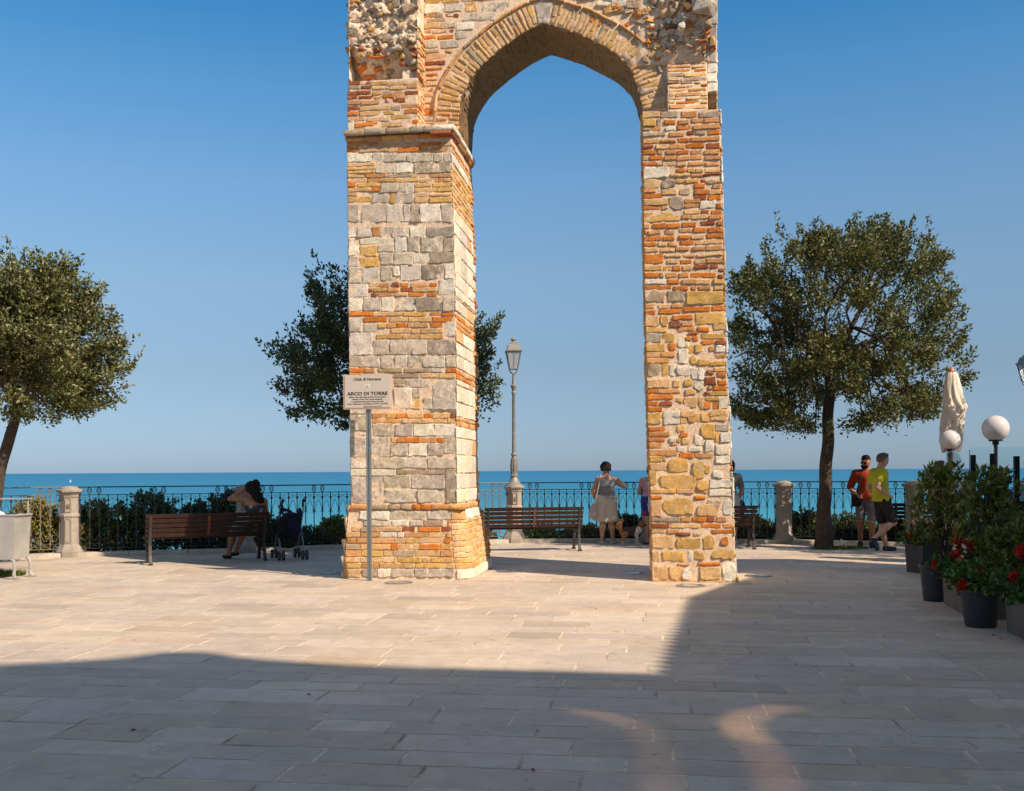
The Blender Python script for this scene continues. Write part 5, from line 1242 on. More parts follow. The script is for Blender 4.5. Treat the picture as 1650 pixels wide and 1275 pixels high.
def tree(name, base, trunk, prof, D, xc, label, seed, nsprig=420, nleaf=58, leaf=(.080, .0205), col=(.095, .098, .028), cat='tree', hole=.0, r0=.14, pale=.12, clusters=130, force=()):
    """prof: (y_px, x_left, x_right) of the crown in the photo at distance D"""
    rs = np.random.RandomState(seed); rr = random.Random(seed)
    o = thing(name, base, 0, label, cat, 'clipped evergreen oaks on the sea terrace'); bx_, by_ = base[0], base[1]
    pr_ = sorted([(at(xc, y, D).z, (xc - xl) / FPX * D, (xr - xc) / FPX * D) for y, xl, xr in prof])
    zs = np.array([p[0] for p in pr_]); rl = np.array([p[1] for p in pr_]); rr_ = np.array([p[2] for p in pr_]); cx = at(xc, 700, D).x
    def rad(z, a):
        L_ = np.interp(z, zs, rl); Rr = np.interp(z, zs, rr_); c = np.cos(a); side = np.where(c > 0, Rr, L_); dep = (L_ + Rr) / 2 * .95
        return 1 / np.sqrt((c / np.maximum(side, .05)) ** 2 + (np.sin(a) / np.maximum(dep, .05)) ** 2)
    area = np.maximum(rl + rr_, .1)
    K_ = clusters; zk = rs.uniform(zs[0] + .1, zs[-1] - .40, 4000); zk = zk[rs.rand(4000) < np.interp(zk, zs, area) / area.max()][:K_]
    ak = (np.arange(K_) * 2.39996 + rs.normal(size=K_) * .35) % (2 * math.pi); fk = 1 - rs.rand(K_) ** 1.9 * .70; fk = fk * rs.uniform(.90, 1.08, K_)
    rk = np.maximum(rad(zk, ak) * fk - .08, .05); CK = np.stack([cx + rk * np.cos(ak), D + rk * np.sin(ak), zk], -1)
    for q_, (fx, fy) in enumerate(force):
        fp = at(fx, fy, D); CK[q_] = (fp.x, fp.y + rs.uniform(-.3, .3), fp.z)
    ci_ = rs.randint(0, K_, nsprig); Pc = CK[ci_] + rs.normal(size=(nsprig, 3)) * np.array([.24, .24, .17]) * rs.uniform(.6, 1.25, (K_, 1))[ci_]
    rel = Pc - np.array([cx, D, 0]); an = np.arctan2(rel[:, 1], rel[:, 0]); rr0 = np.hypot(rel[:, 0], rel[:, 1]); zc = np.clip(Pc[:, 2], zs[0] + .02, zs[-1] - .42)
    lim = np.maximum(rad(zc, an) + .02, .04); k_ = np.minimum(1, lim / np.maximum(rr0, 1e-3)); Pc[:, 0] = cx + rel[:, 0] * k_; Pc[:, 1] = D + rel[:, 1] * k_; Pc[:, 2] = zc; n = nsprig; fr = rr0 * k_ / np.maximum(lim, .05)
    cen = np.array([cx, D, zs[0] + (zs[-1] - zs[0]) * .35])
    dd = Pc - cen; dd /= np.linalg.norm(dd, axis=1, keepdims=True); dd[:, 2] += .45; dd += rs.normal(size=dd.shape) * .35; dd /= np.linalg.norm(dd, axis=1, keepdims=True)
    low = zc < zs[0] + .35; dd[low, 2] = rs.uniform(-.25, .25, low.sum())
    sl = .42; start = Pc - dd * sl * .8
    off_ = np.array([bx_, by_, 0])
    V, F, Cc = leaf_cloud(start - off_, dd, nleaf, leaf[0], leaf[1], .085, sl, col, .28, rs, pale=pale)
    # long whippy shoots that break the outline
    k = 44; ii = rs.choice(np.where(fr > .75)[0], k); st_ = Pc[ii]; d2 = dd[ii] * .8 + np.array([0, 0, .5]); d2 /= np.linalg.norm(d2, axis=1, keepdims=True)
    V2, F2, C2 = leaf_cloud(st_ - off_, d2, 20, leaf[0], leaf[1], .03, .38, col, .25, rs, up=.5, pale=pale * 1.5)
    V = np.concatenate([V, V2]); Cc = np.concatenate([Cc, C2]); F = np.concatenate([F, F2 + len(V) - len(V2)])
    crown = np_mesh('crown', V, [F], LEAF, col=Cc, smooth=False, parent=o)
    # trunk
    mb = MB(); tp = [Vector(p) - Vector(base) for p in trunk]; m = len(tp)
    R0 = [r0 * (1.35 if i == 0 else 1.0 - .35 * i / (m - 1)) for i in range(m)]
    fine = []; fr_ = []
    for i in range(m - 1):
        for j in range(6): t = j / 6; fine.append(tp[i].lerp(tp[i + 1], t)); fr_.append(R0[i] * (1 - t) + R0[i + 1] * t)
    fine.append(tp[-1]); fr_.append(R0[-1])
    fine = [p + Vector((.012 * math.sin(7 * p.z), .01 * math.cos(5 * p.z), 0)) for p in fine]
    mb.tube(fine, fr_, n=12); mb.build('trunk', bark, o, smooth=True)
    top = tp[-1]; mb = MB()
    # limbs
    nb = 9; ends = []
    for b in range(nb):
        a = 2 * math.pi * b / nb + rr.uniform(-.3, .3); el = rr.choice([.35, .7, 1.05, .5]); ln = rr.uniform(.9, 1.35)
        dv = Vector((math.cos(a) * math.cos(el), math.sin(a) * math.cos(el), math.sin(el))); e = top + dv * ln * min(1.0, float(area.max()) / 4)
        mid = top.lerp(e, .5) + Vector((rr.uniform(-.08, .08), rr.uniform(-.08, .08), .08))
        mb.tube([top - Vector((0, 0, .05)), mid, e], [r0 * .48, r0 * .34, r0 * .2], n=7); ends.append((mid, e))
    S_ = [Vector(p) - Vector(base) for p in start]
    E = np.array([list(e) for _, e in ends] + [list(m_) for m_, _ in ends])
    hubs = []
    order = list(range(n)); rr.shuffle(order)
    for idx in order[:80]:
        p = S_[idx]; j = int(np.argmin(((E - np.array(p)) ** 2).sum(1))); a = Vector(E[j]); md = a.lerp(p, .5) + Vector((rr.uniform(-.1, .1), rr.uniform(-.1, .1), rr.uniform(-.02, .12)))
        mb.tube([a, md, p], [.028, .02, .010], n=5, caps=False); hubs.append(p); hubs.append(md)
    Hh = np.array([list(h) for h in hubs])
    for idx in order[80:520]:
        p = S_[idx]; j = int(np.argmin(((Hh - np.array(p)) ** 2).sum(1))); a = Vector(Hh[j]); mb.tube([a, p], [.009, .004], n=3, caps=False)
    mb.build('branches', bark, o)
    return o
# right-hand tree
bT = gnd(1327, 884.5); DT = bT.y
tree('oak_tree', bT, [bT, at(1328, 820, DT), at(1331, 760, DT), at(1334, 700, DT), at(1336, 640, DT), at(1337, 590, DT)],
     [(338, 1345, 1385), (350, 1300, 1400), (372, 1262, 1440), (390, 1240, 1500), (420, 1200, 1520), (450, 1185, 1540), (500, 1178, 1550), (560, 1176, 1545), (600, 1178, 1560), (640, 1178, 1540), (668, 1185, 1505), (684, 1220, 1470), (692, 1290, 1420)], DT, 1340,
     'large round-crowned oak right of the arch, its whole trunk in view', 5, force=[(1545, 560), (1560, 612), (1530, 480), (1190, 450), (1188, 520), (1186, 600), (1190, 650), (1500, 410), (1520, 520), (1530, 640), (1500, 660), (1250, 400), (1450, 375)], nsprig=900, nleaf=60, r0=.135, pale=.10)
# tree behind the left pier
bM = Vector((at(628, 758, 18.2).x, 18.2, 0)); DM = 18.2
tree('oak_tree', bM, [bM, at(628, 800, DM), at(626, 700, DM), at(626, 640, DM), at(625, 600, DM)],
     [(412, 520, 640), (440, 508, 700), (480, 494, 740), (515, 480, 798), (550, 448, 792), (590, 446, 785), (620, 452, 800), (650, 462, 798), (670, 480, 760), (686, 500, 700)], DM, 625,
     'dark oak half hidden behind the left pier', 9, force=[(780, 545), (776, 585), (782, 640), (772, 615), (770, 530), (465, 575), (470, 620), (480, 660), (778, 560)], nsprig=760, nleaf=54, r0=.12, pale=.08, col=(.062, .078, .028))
# tree at the left edge
bL = gnd(-22, 925); DL = bL.y
tree('oak_tree', bL, [bL, at(-16, 840, DL), at(-2, 770, DL), at(16, 700, DL), at(26, 672, DL), at(30, 640, DL)],
     [(384, -40, 20), (400, -80, 70), (415, -110, 112), (440, -130, 150), (490, -140, 165), (540, -145, 186), (580, -145, 200), (610, -140, 192), (640, -130, 186), (660, -100, 160), (676, -40, 100)], DL, 22,
     'sunlit oak leaning in from the left edge, above the metal bin', 21, force=[(188, 560), (185, 600), (160, 470), (150, 640), (175, 520), (130, 430), (90, 410)], nsprig=880, nleaf=64, leaf=(.068, .018), r0=.10, pale=.35, col=(.10, .105, .030))
# low planting beyond the railing ---------------------------------------------
def bush(base, rx, ry, h, label, seed, n=70, nleaf=26, leaf=(.07, .022), col=(.035, .062, .02), flowers=None, group='shrubs beyond the railing', name='shrub', cat='shrub', tall=0):
    rs = np.random.RandomState(seed); o = thing(name, base, 0, label, cat, group)
    a = rs.uniform(0, 2 * math.pi, n); r_ = np.sqrt(rs.rand(n)); z_ = rs.rand(n) ** .7 * h; k = np.sqrt(np.maximum(1 - (z_ / h) ** 2.6, .05))
    Pc = np.stack([rx * r_ * k * np.cos(a), ry * r_ * k * np.sin(a), z_ * (1 + .18 * np.sin(5 * a + seed))], -1)
    dd = Pc * np.array([.8, .8, .6]) + np.array([0, 0, .5]) + rs.normal(size=Pc.shape) * .3; dd /= np.linalg.norm(dd, axis=1, keepdims=True)
    V, F, C = leaf_cloud(Pc - dd * .08, dd, nleaf, leaf[0], leaf[1], .05, .2, col, .35, rs, up=.3)
    np_mesh('foliage', V, [F], LEAF2, col=C, smooth=False, parent=o)
    mb = MB()
    for i in range(0, n, 3): mb.tube([(Pc[i][0] * .2, Pc[i][1] * .2, -.25), tuple(Pc[i] * np.array([.6, .6, .5])), tuple(Pc[i])], [.012, .009, .004], n=4, caps=False)
    mb.build('stems', bark, o)
    if flowers:
        m = flowers[1]; aa = rs.uniform(0, 2 * math.pi, m); zz_ = h * (.35 + .75 * rs.rand(m)); kk = np.sqrt(np.maximum(1.15 - (zz_ / h / 1.1) ** 2.4, .1)); C0 = np.stack([rx * kk * np.cos(aa), ry * kk * np.sin(aa), zz_], -1)
        d0 = rs.normal(size=(m, 3)); d0 /= np.linalg.norm(d0, axis=1, keepdims=True)
        V, F, C = leaf_cloud(C0, d0, 10, .035, .016, .022, .02, flowers[0], .15, rs, up=0)
        np_mesh('flowers', V, [F], LEAF2, col=C, smooth=False, parent=o)
    return o
def rail_pt(t, dist):
    i = int(t); f = t - i; a = Vector((*POSTS[i], 0)); b = Vector((*POSTS[i + 1], 0)); d_ = (b - a).normalized(); return a.lerp(b, f) + Vector((-d_.y, d_.x, 0)) * dist
YEL = (.75, .42, .03)
specs = [  # t along posts, dist, rx, ry, h, flowers, colour, label
    (1.45, .6, .75, .5, .85, (YEL, 14), (.10, .10, .03), 'sunlit yellowing shrub beyond the railing, behind the metal bin'), (1.84, .55, .62, .45, .92, (YEL, 40), (.15, .13, .035), 'orange-tinged sunny shrub beyond the railing, left of the sunlit post'),
    (2.12, .7, .5, .4, .85, (YEL, 8), (.05, .07, .02), 'shrub beyond the railing just right of the sunlit post'), (2.42, .75, .6, .45, 1.0, None, (.03, .055, .02), 'tall dark shrub beyond the railing left of the bench'),
    (2.68, .7, .5, .4, .82, None, (.028, .05, .022), 'dark shrub beyond the railing over the left end of the bench'), (2.90, .72, .55, .45, .98, None, (.03, .055, .02), 'dark shrub beyond the railing left of the seated woman'),
    (3.15, .7, .5, .4, .60, None, (.03, .05, .02), 'low shrub beyond the railing behind the seated woman'), (3.42, .7, .55, .4, .34, None, (.04, .055, .02), 'low shrub beyond the railing behind the pushchair'),
    (3.72, .55, .5, .35, .52, (YEL, 46), (.10, .12, .025), 'low shrub full of yellow flowers beyond the railing beside the left pier foot'), (4.1, .6, .5, .35, .48, (YEL, 30), (.08, .10, .02), 'yellow flowered shrub beyond the railing hidden by the left pier'),
    (4.75, .6, .4, .3, .22, (YEL, 8), (.05, .06, .02), 'tiny shrub beyond the railing left of the street lamp'), (5.18, .55, .35, .3, .27, (YEL, 26), (.07, .11, .02), 'low yellow flowers beyond the railing right of the street lamp'),
    (5.50, .55, .5, .3, .26, (YEL, 24), (.10, .09, .03), 'low yellow and brown planting beyond the railing behind the empty bench'), (5.85, .6, .5, .4, .48, None, (.03, .045, .02), 'dark low shrub beyond the railing behind the woman in the beige skirt'),
    (6.25, .6, .4, .4, .55, None, (.03, .05, .02), 'dark low shrub beyond the railing behind the dog'), (6.78, .6, .45, .35, .45, (YEL, 20), (.06, .07, .02), 'yellow flowered shrub beyond the railing right of the narrow pier'),
    (7.15, .62, .5, .35, .56, (YEL, 14), (.045, .06, .02), 'shrub beyond the railing between the dappled post and the trunk'), (7.5, .62, .5, .35, .5, (YEL, 12), (.045, .06, .02), 'shrub beyond the railing right of the big tree trunk'),
    (7.82, .62, .5, .35, .42, (YEL, 12), (.04, .055, .02), 'shrub beyond the railing behind the man in yellow'), (8.3, .6, .5, .4, .7, None, (.03, .05, .02), 'dark shrub beyond the railing behind the laurel pots')]
for i, (t, ds, rx, ry, h, fl, c_, lab) in enumerate(specs):
    p = rail_pt(t, ds + .05); bush((p.x, p.y, -.06), rx * 1.35, ry, h * .94, lab, 100 + i, n=int(110 + 220 * rx * h), nleaf=26, col=tuple(v * 1.5 for v in c_), flowers=fl)
def grass(base, r_, label, seed, n=260, h=.05):
    rs = np.random.RandomState(seed); a = rs.uniform(0, 6.28, n); q_ = np.sqrt(rs.rand(n)) * r_; C = np.stack([base[0] + q_ * np.cos(a), base[1] + q_ * .6 * np.sin(a), np.zeros(n)], -1)
    d_ = rs.normal(size=(n, 3)) * .4; d_[:, 2] = 1; d_ /= np.linalg.norm(d_, axis=1, keepdims=True)
    V, F, Cc = leaf_cloud(C, d_, 3, h, .006, .01, .005, (.10, .15, .03), .3, rs, up=1.0)
    o = np_mesh('grass_tuft', V, [F], LEAF2, col=Cc, smooth=False); tag(o, label, 'grass', None, 'stuff')
grass((bT.x + .3, bT.y), .55, 'short grass around the base of the big right tree', 1, 420)
gb = gnd(5, 928); grass((gb.x - .2, gb.y), .5, 'short grass under the metal bin at the left edge', 2, 600, .08)

# an unseen oak added outside the right edge to shade the two walkers
tb_ = Vector((10.7, 15.9, 0)); k_ = FPX / 15.9; xc_ = CX + 10.7 * k_
def yz(z): return HY - (z - CAMZ) * k_
tree('oak_tree', tb_, [tb_, Vector((10.7, 15.9, 1.2)), Vector((10.75, 15.9, 2.4)), Vector((10.7, 15.9, 3.2))],
     [(yz(2.9), xc_ - 1.0 * k_, xc_ + 1.0 * k_), (yz(3.3), xc_ - 1.7 * k_, xc_ + 1.8 * k_), (yz(4.0), xc_ - 1.9 * k_, xc_ + 1.9 * k_), (yz(4.6), xc_ - 1.5 * k_, xc_ + 1.5 * k_), (yz(5.0), xc_ - .6 * k_, xc_ + .6 * k_)], 15.9, xc_,
     'unseen oak added outside the right edge to shade the walkers', 44, nsprig=420, nleaf=40, r0=.12)
# ------------------------------------------------------------------ people
def skinm(name, c): return pmat(name, c, rough=.5, var=.08, ns=10, spec=.35)
hairm = pmat('dark_hair', (.010, .007, .006), rough=.75, var=.4, ns=60, bump=.003, bs=70, spec=.2)
def cloth(name, c, var=.1, ns=14): return pmat(name, c, rough=.85, var=var, ns=ns, bump=.003, bs=25, spec=.2)
def V3(*a): return np.array(a, float)
def hand_prims(w, d, palm, curl=.5, side=1, s=1.0):
    """w wrist, d hand direction, palm normal (curl side)"""
    d = d / np.linalg.norm(d); palm = palm - d * (palm @ d); palm = palm / np.linalg.norm(palm); acr = np.cross(d, palm) * side
    P = [('c', w, w + d * .035 * s, .024 * s, .026 * s, .015)]
    for k, (o_, ln) in enumerate(((-.030, .070), (-.010, .080), (.010, .075), (.028, .058))):
        b = w + d * .035 * s + acr * o_ * s * .6; m = w + d * (.088 - abs(o_) * .15) * s + acr * o_ * s
        P.append(('c', b, m, .017 * s, .0125 * s, .010))
        c1 = curl * (1 + .15 * k); e1 = d * math.cos(c1) + palm * math.sin(c1); e2 = d * math.cos(2 * c1) + palm * math.sin(2 * c1)
        j = m + e1 * ln * .55 * s; P.append(('c', m, j, .0105 * s, .0092 * s, .003)); P.append(('c', j, j + e2 * ln * .45 * s, .0092 * s, .0075 * s, .003))
    tb = w + d * .025 * s - acr * .022 * s; t1 = tb + (d * .6 - acr * .75 + palm * .25) * .040 * s; P.append(('c', tb, t1, .015 * s, .011 * s, .006)); P.append(('c', t1, t1 + (d * .85 - acr * .2 + palm * .4) * .034 * s, .0105 * s, .008 * s, .003))
    return P
def person(loc, rz, label, J, skin, H=1.7, garments=(), hair=None, shoes=None, build_=1.0, beard=None, glasses=False, name='person', extra=()):
    """J: joints in local metres, y forward. keys: hip, waist, chest, neck, head, shL, shR, elL, elR, wrL, wrR, hiL, hiR, knL, knR, anL, anR, toL, toR, look"""
    o = thing(name, loc, rz, label, 'person')
    g = {k: V3(*v) for k, v in J.items() if k != 'curl'}
    w = build_; look = g.get('look', V3(0, 1, 0)); look = look / np.linalg.norm(look); upv = g['head'] - g['neck']; upv = upv / np.linalg.norm(upv); lk = look - upv * (look @ upv); lk /= np.linalg.norm(lk); sdv = np.cross(lk, upv)
    hd = g['head']
    tor = [('c', g['hip'] + (-.055, 0, 0), g['hip'] + (.055, 0, 0), .115 * w, .115 * w, .05), ('c', g['hip'], g['waist'], .118 * w, .105 * w, .06), ('c', g['waist'], g['chest'], .105 * w, .118 * w, .06),
           ('c', g['chest'] * .6 + g['shL'] * .4, g['chest'] * .6 + g['shR'] * .4, .095 * w, .095 * w, .06), ('c', g['shL'] * .9 + g['shR'] * .1, g['shR'] * .9 + g['shL'] * .1, .056, .056, .05)]
    arms = {}; legs = {}
    for s_ in 'LR':
        sg = 1 if s_ == 'R' else -1
        up_ = [('c', g['sh' + s_], g['el' + s_], .050 * w, .039 * w, .03)]; fo = [('c', g['el' + s_], g['el' + s_] * .65 + g['wr' + s_] * .35, .037 * w, .040 * w, .03), ('c', g['el' + s_] * .65 + g['wr' + s_] * .35, g['wr' + s_], .040 * w, .026, .03)]
        hdv = g['wr' + s_] - g['el' + s_]; hdv = hdv / np.linalg.norm(hdv); hdv = g.get('hd' + s_, hdv)
        palm = g.get('pa' + s_, V3(-sg, .25, 0)); hands = hand_prims(g['wr' + s_], V3(*hdv), palm, J.get('curl', .45), side=sg)
        arms[s_] = (up_, fo, hands)
        th = [('c', g['hi' + s_], g['kn' + s_], .088 * w, .058 * w, .04)]; kn, an = g['kn' + s_], g['an' + s_]
        bk = V3(0, -.02, 0); ca = [('c', kn, kn * .7 + an * .3 + bk, .054 * w, .056 * w, .03), ('c', kn * .7 + an * .3 + bk, an, .056 * w, .035, .03)]
        to = g['to' + s_]; ft = [('c', an + V3(0, 0, -.045) + (an - to) * .12 * V3(1, 1, 0), to, .036, .028, .03), ('c', to * .5 + an * .5 + V3(0, 0, -.02), to, .038, .030, .02)]
        legs[s_] = (th, ca, ft)
    headp = [('e', hd + upv * .02, (.078, .095, .100), .03), ('c', hd - upv * .055 + lk * .035, hd - upv * .075 + lk * .055, .050, .036, .03), ('c', hd - upv * .04, g['neck'] - upv * .01, .055, .060 * w, .04),
             ('c', hd + lk * .088 + upv * .0, hd + lk * .108 - upv * .028, .010, .014, .012), ('c', hd + lk * .080 - upv * .052 - sdv * .018, hd + lk * .080 - upv * .052 + sdv * .018, .012, .012, .012),
             ('c', hd + sdv * .078 - upv * .02, hd + sdv * .084 + upv * .015, .010, .014, .006), ('c', hd - sdv * .078 - upv * .02, hd - sdv * .084 + upv * .015, .010, .014, .006)]
    allp = list(tor)
    for s_ in 'LR':
        for grp in arms[s_]: allp += grp
        for grp in legs[s_]: allp += grp
    allp += headp
    sdf_mesh('body', allp, skin, o, h=.0085, k=.03)
    # eyes
    mb = MB()
    for sg in (-1, 1):
        c = hd + lk * .084 + sdv * sg * .030 + upv * .008; bm_ = bmesh.new(); bmesh.ops.create_icosphere(bm_, subdivisions=2, radius=.0125); bm_.verts.index_update()
        mb.add([Vector(c) + v.co for v in bm_.verts], [tuple(v.index for v in f.verts) for f in bm_.faces]); bm_.free()
    mb.build('eyes', pmat('eye_dark', (.06, .045, .04), rough=.2, var=0), o, smooth=True)
    for gname, spec in garments:
        mat, kind = spec['mat'], spec['kind']; clips = [(V3(*p), V3(*n)) for p, n in spec.get('clips', ())]; gr = spec.get('grow', .014)
        if kind == 'top':
            P = list(tor)
            if spec.get('sleeve', 0):
                for s_ in 'LR': f = spec['sleeve']; a, b = g['sh' + s_], g['el' + s_]; P.append(('c', a, a + (b - a) * f, .056 * w, .050 * w, .03))
            elif spec.get('straps', True): P = P[:-1] + [('c', g['shL'] * .72 + g['shR'] * .28, g['shR'] * .72 + g['shL'] * .28, .054, .054, .05)]
            if spec.get('belly'): P.append(('c', g['waist'] + (0, .03, 0), g['hip'] + (0, .02, .06), .125 * w, .13 * w, .06))
            clips.append((g['hip'] + V3(0, 0, spec.get('hem', -.02)), V3(0, 0, -1))); sdf_mesh(gname, P, mat, o, h=.0095, k=.035, grow=gr, clips=clips, noise=(.0075, (9, 9, 3.2)), col=spec.get('col'))
        elif kind == 'shorts':
            P = tor[:2]
            for s_ in 'LR': f = spec.get('len', .8); a, b = g['hi' + s_], g['kn' + s_]; P += [('c', a, a + (b - a) * f, .092 * w, .070 * w, .02)]
            clips.append((g['hip'] + V3(0, 0, .07), V3(0, 0, 1))); sdf_mesh(gname, P, mat, o, h=.0095, k=.03, grow=gr, clips=clips, noise=(.008, (10, 10, 2.6)), col=spec.get('col'))
        elif kind == 'skirt':
            kz = spec['hem']; P = [tor[0], ('c', g['hip'] + (-.05, 0, .02), (g['knL'] * V3(1, 1, 0) + V3(0, 0, kz)), .125 * w, .118 * w, .05), ('c', g['hip'] + (.05, 0, .02), (g['knR'] * V3(1, 1, 0) + V3(0, 0, kz)), .125 * w, .118 * w, .05)]
            clips += [(V3(0, 0, kz), V3(0, 0, -1)), (g['hip'] + V3(0, 0, .09), V3(0, 0, 1))]; sdf_mesh(gname, P, mat, o, h=.0095, k=.07, grow=gr, clips=clips, noise=(.010, (9, 9, 1.6)), col=spec.get('col'))
    if hair:
        hp, hm, nz = hair; sdf_mesh('hair', [(p[0], hd + V3(*p[1]), *( [hd + V3(*p[2])] if p[0] == 'c' else [p[2]]), *p[3:]) for p in hp], hm, o, h=.008, k=.03, noise=nz, clips=[(hd + lk * .052 + upv * .0, lk + upv * -.75)] if True else ())
    if beard: sdf_mesh('beard', [('c', hd - upv * .06 + lk * .055 - sdv * .03, hd - upv * .06 + lk * .055 + sdv * .03, .045, .045), ('c', hd - upv * .08 + lk * .06, hd - upv * .095 + lk * .065, .04, .03)], hairm, o, h=.008, noise=(.003, 25), clips=[(hd - upv * .035, upv)])
    if glasses:
        mb = MB()
        for sg in (-1, 1): c = hd + lk * .100 + sdv * sg * .032 + upv * .008; mb.box(Vector(c), (.046, .012, .032), M=Matrix((sdv, lk, upv)).transposed().to_3x3(), bev=.005); mb.tube([Vector(c + sdv * sg * .02), Vector(hd + sdv * sg * .085 + upv * .01)], .003, n=4)
        mb.build('sunglasses', pmat('black_plastic', (.01, .01, .01), rough=.15, var=0), o)
    if shoes:
        for s_ in 'LR':
            sdf_mesh('shoe', legs[s_][2] + [('c', g['an' + s_] + V3(0, 0, -.02), g['an' + s_] + V3(0, 0, -.05), .036, .036, .02)] if shoes[1] else [legs[s_][2][0]], shoes[0], o, h=.008, grow=.010, k=.02, clips=[(g['an' + s_] + V3(0, 0, .005 if shoes[1] else -.035), V3(0, 0, 1))])
    return o, g
STAND = dict(hip=(0, 0, .93), waist=(0, .0, 1.08), chest=(0, -.01, 1.27), neck=(0, -.02, 1.43), head=(0, .01, 1.58), shL=(-.17, -.01, 1.37), shR=(.17, -.01, 1.37), elL=(-.22, -.02, 1.10), elR=(.22, -.02, 1.10), wrL=(-.22, .06, .87), wrR=(.22, .06, .87),
             hiL=(-.085, 0, .89), hiR=(.085, 0, .89), knL=(-.09, .02, .49), knR=(.09, .02, .49), anL=(-.09, -.03, .09), anR=(.09, -.03, .09), toL=(-.11, .13, .03), toR=(.11, .13, .03), look=(0, 1, 0))
def pose(**k): d = dict(STAND); d.update(k); return d
def colpat(c1, c2, freq, thr=.2, ch=0, c3=None):
    def f(V):
        n = sn(V, freq, ch); c = np.where((n > thr)[:, None], np.array(c2), np.array(c1))
        if c3 is not None: c = np.where((sn(V, freq * .8, 3) > thr + .25)[:, None], np.array(c3), c)
        return c
    return f
skin1 = skinm('tanned_skin', (.46, .25, .16)); skin2 = skinm('brown_skin', (.36, .17, .09)); skin3 = skinm('pink_skin', (.50, .29, .21))
# woman in the beige skirt, back to the viewer, looking out over the rail
wp = gnd(978, 877); scl = 1.0
J = pose(hip=(0, 0, .90), waist=(0, 0, 1.05), chest=(0, -.01, 1.22), neck=(0, -.01, 1.36), head=(-.015, .03, 1.505), shL=(-.175, -.01, 1.31), shR=(.175, -.01, 1.31), elR=(.35, .04, 1.17), wrR=(.22, .20, 1.22), elL=(-.27, .0, 1.08), wrL=(-.24, .14, .95),
         knL=(-.085, .0, .46), knR=(.085, .0, .46), hiL=(-.08, 0, .86), hiR=(.08, 0, .86), anL=(-.10, -.04, .09), anR=(.12, -.03, .09), toL=(-.12, .11, .03), toR=(.20, .09, .03), look=(-.25, 1, 0), curl=.9)
hairshort = [('e', (0, -.01, .045), (.108, .118, .105)), ('e', (0, -.055, -.02), (.10, .08, .09)), ('e', (.0, -.02, .09), (.09, .10, .07))]
wo, wg = person(wp, .0, 'woman in a grey top and beige skirt leaning on the railing, seen from behind', J, skin1, build_=1.13, garments=(
    ('top', dict(kind='top', mat=pmat('silver_grey_fabric', (1, 1, 1), rough=.5, attr=True, bump=.006, bs=14), grow=.014, hem=.0, belly=True, col=colpat((.17, .17, .18), (.30, .30, .32), 4.5, .1), clips=(((0, -.02, 1.33), (0, 0, 1)),))),
    ('skirt', dict(kind='skirt', mat=cloth('beige_linen', (.50, .44, .36)), hem=.46))), hair=(hairshort, hairm, (.008, 16)), shoes=(cloth('cream_shoe', (.6, .55, .45)), False))
mb = MB(); mb.tube([(-.13, -.10, 1.345), (-.155, -.13, 1.25), (-.21, -.12, 1.0), (-.25, -.10, .80)], .011, n=6); mb.tube([(-.12, .03, 1.36), (-.155, .10, 1.25), (-.22, .05, 1.0), (-.25, -.04, .80)], .009, n=6); mb.tube([(-.12, .03, 1.36), (-.125, -.04, 1.378), (-.13, -.10, 1.345)], .010, n=6)
bagm = cloth('pale_bag_fabric', (.42, .37, .35), .3, 30)
bo = thing('shoulder_bag', wp, 0, 'pale patterned cloth bag hanging at the left hip of the woman in the beige skirt', 'bag'); mb.build('strap', cloth('white_strap', (.7, .68, .64)), bo)
sdf_mesh('pouch', [('e', V3(-.275, -.08, .62), (.11, .055, .14)), ('e', V3(-.25, -.08, .74), (.07, .04, .10))], bagm, bo, h=.009, noise=(.008, 6))
# person in a purple top, mostly behind the right pier
pp = gnd(1049, 877.5)
J = pose(hip=(0, 0, .90), chest=(0, .04, 1.20), waist=(0, 0, 1.05), neck=(.02, .08, 1.33), head=(.04, .14, 1.45), shL=(-.17, .06, 1.28), shR=(.18, .06, 1.28), elL=(-.21, .16, 1.03), elR=(.21, .2, 1.06), wrL=(-.10, .34, 1.10), wrR=(.12, .36, 1.12), look=(.2, 1, -.2))
person(pp, 0, 'person in lilac top and blue floral shorts, half hidden by the right pier', J, skin1, build_=1.05, garments=(('tank_top', dict(kind='top', mat=cloth('lilac_cotton', (.42, .26, .34)), hem=.0, clips=(((0, 0, 1.31), (0, 0, 1)),))),
       ('shorts', dict(kind='shorts', mat=pmat('blue_floral', (1, 1, 1), rough=.8, attr=True), grow=.022, len=.62, col=colpat((.02, .03, .20), (.35, .04, .07), 9, .55, c3=(.05, .10, .35))))), hair=(hairshort, hairm, (.004, 20)), shoes=(cloth('brown_sandal', (.16, .09, .06)), False))
# person partly behind the right side of the right pier
pq = gnd(1176, 878)
J = pose(elR=(.24, -.02, 1.08), wrR=(.20, .10, .86), shR=(.18, 0, 1.34), neck=(0, 0, 1.40), head=(0, .03, 1.54), chest=(0, 0, 1.24), curl=.8)
person(pq, 0, 'person in a grey top with only one shoulder showing right of the pier', J, skin1, build_=1.05, garments=(('shirt', dict(kind='top', mat=pmat('grey_print', (1, 1, 1), rough=.8, attr=True), sleeve=.75, hem=-.02, col=colpat((.20, .19, .19), (.42, .40, .38), 6, .2))),
       ('trousers', dict(kind='shorts', mat=cloth('white_trousers', (.55, .53, .5)), len=1.0, grow=.016))), hair=(hairshort, hairm, (.004, 20)), shoes=(cloth('cream_shoe', (.6, .55, .45)), True))
nb_ = thing('handbag', pq + Vector((.24, .12, 0)), .2, 'dark blue bag held by the person right of the narrow pier', 'bag')
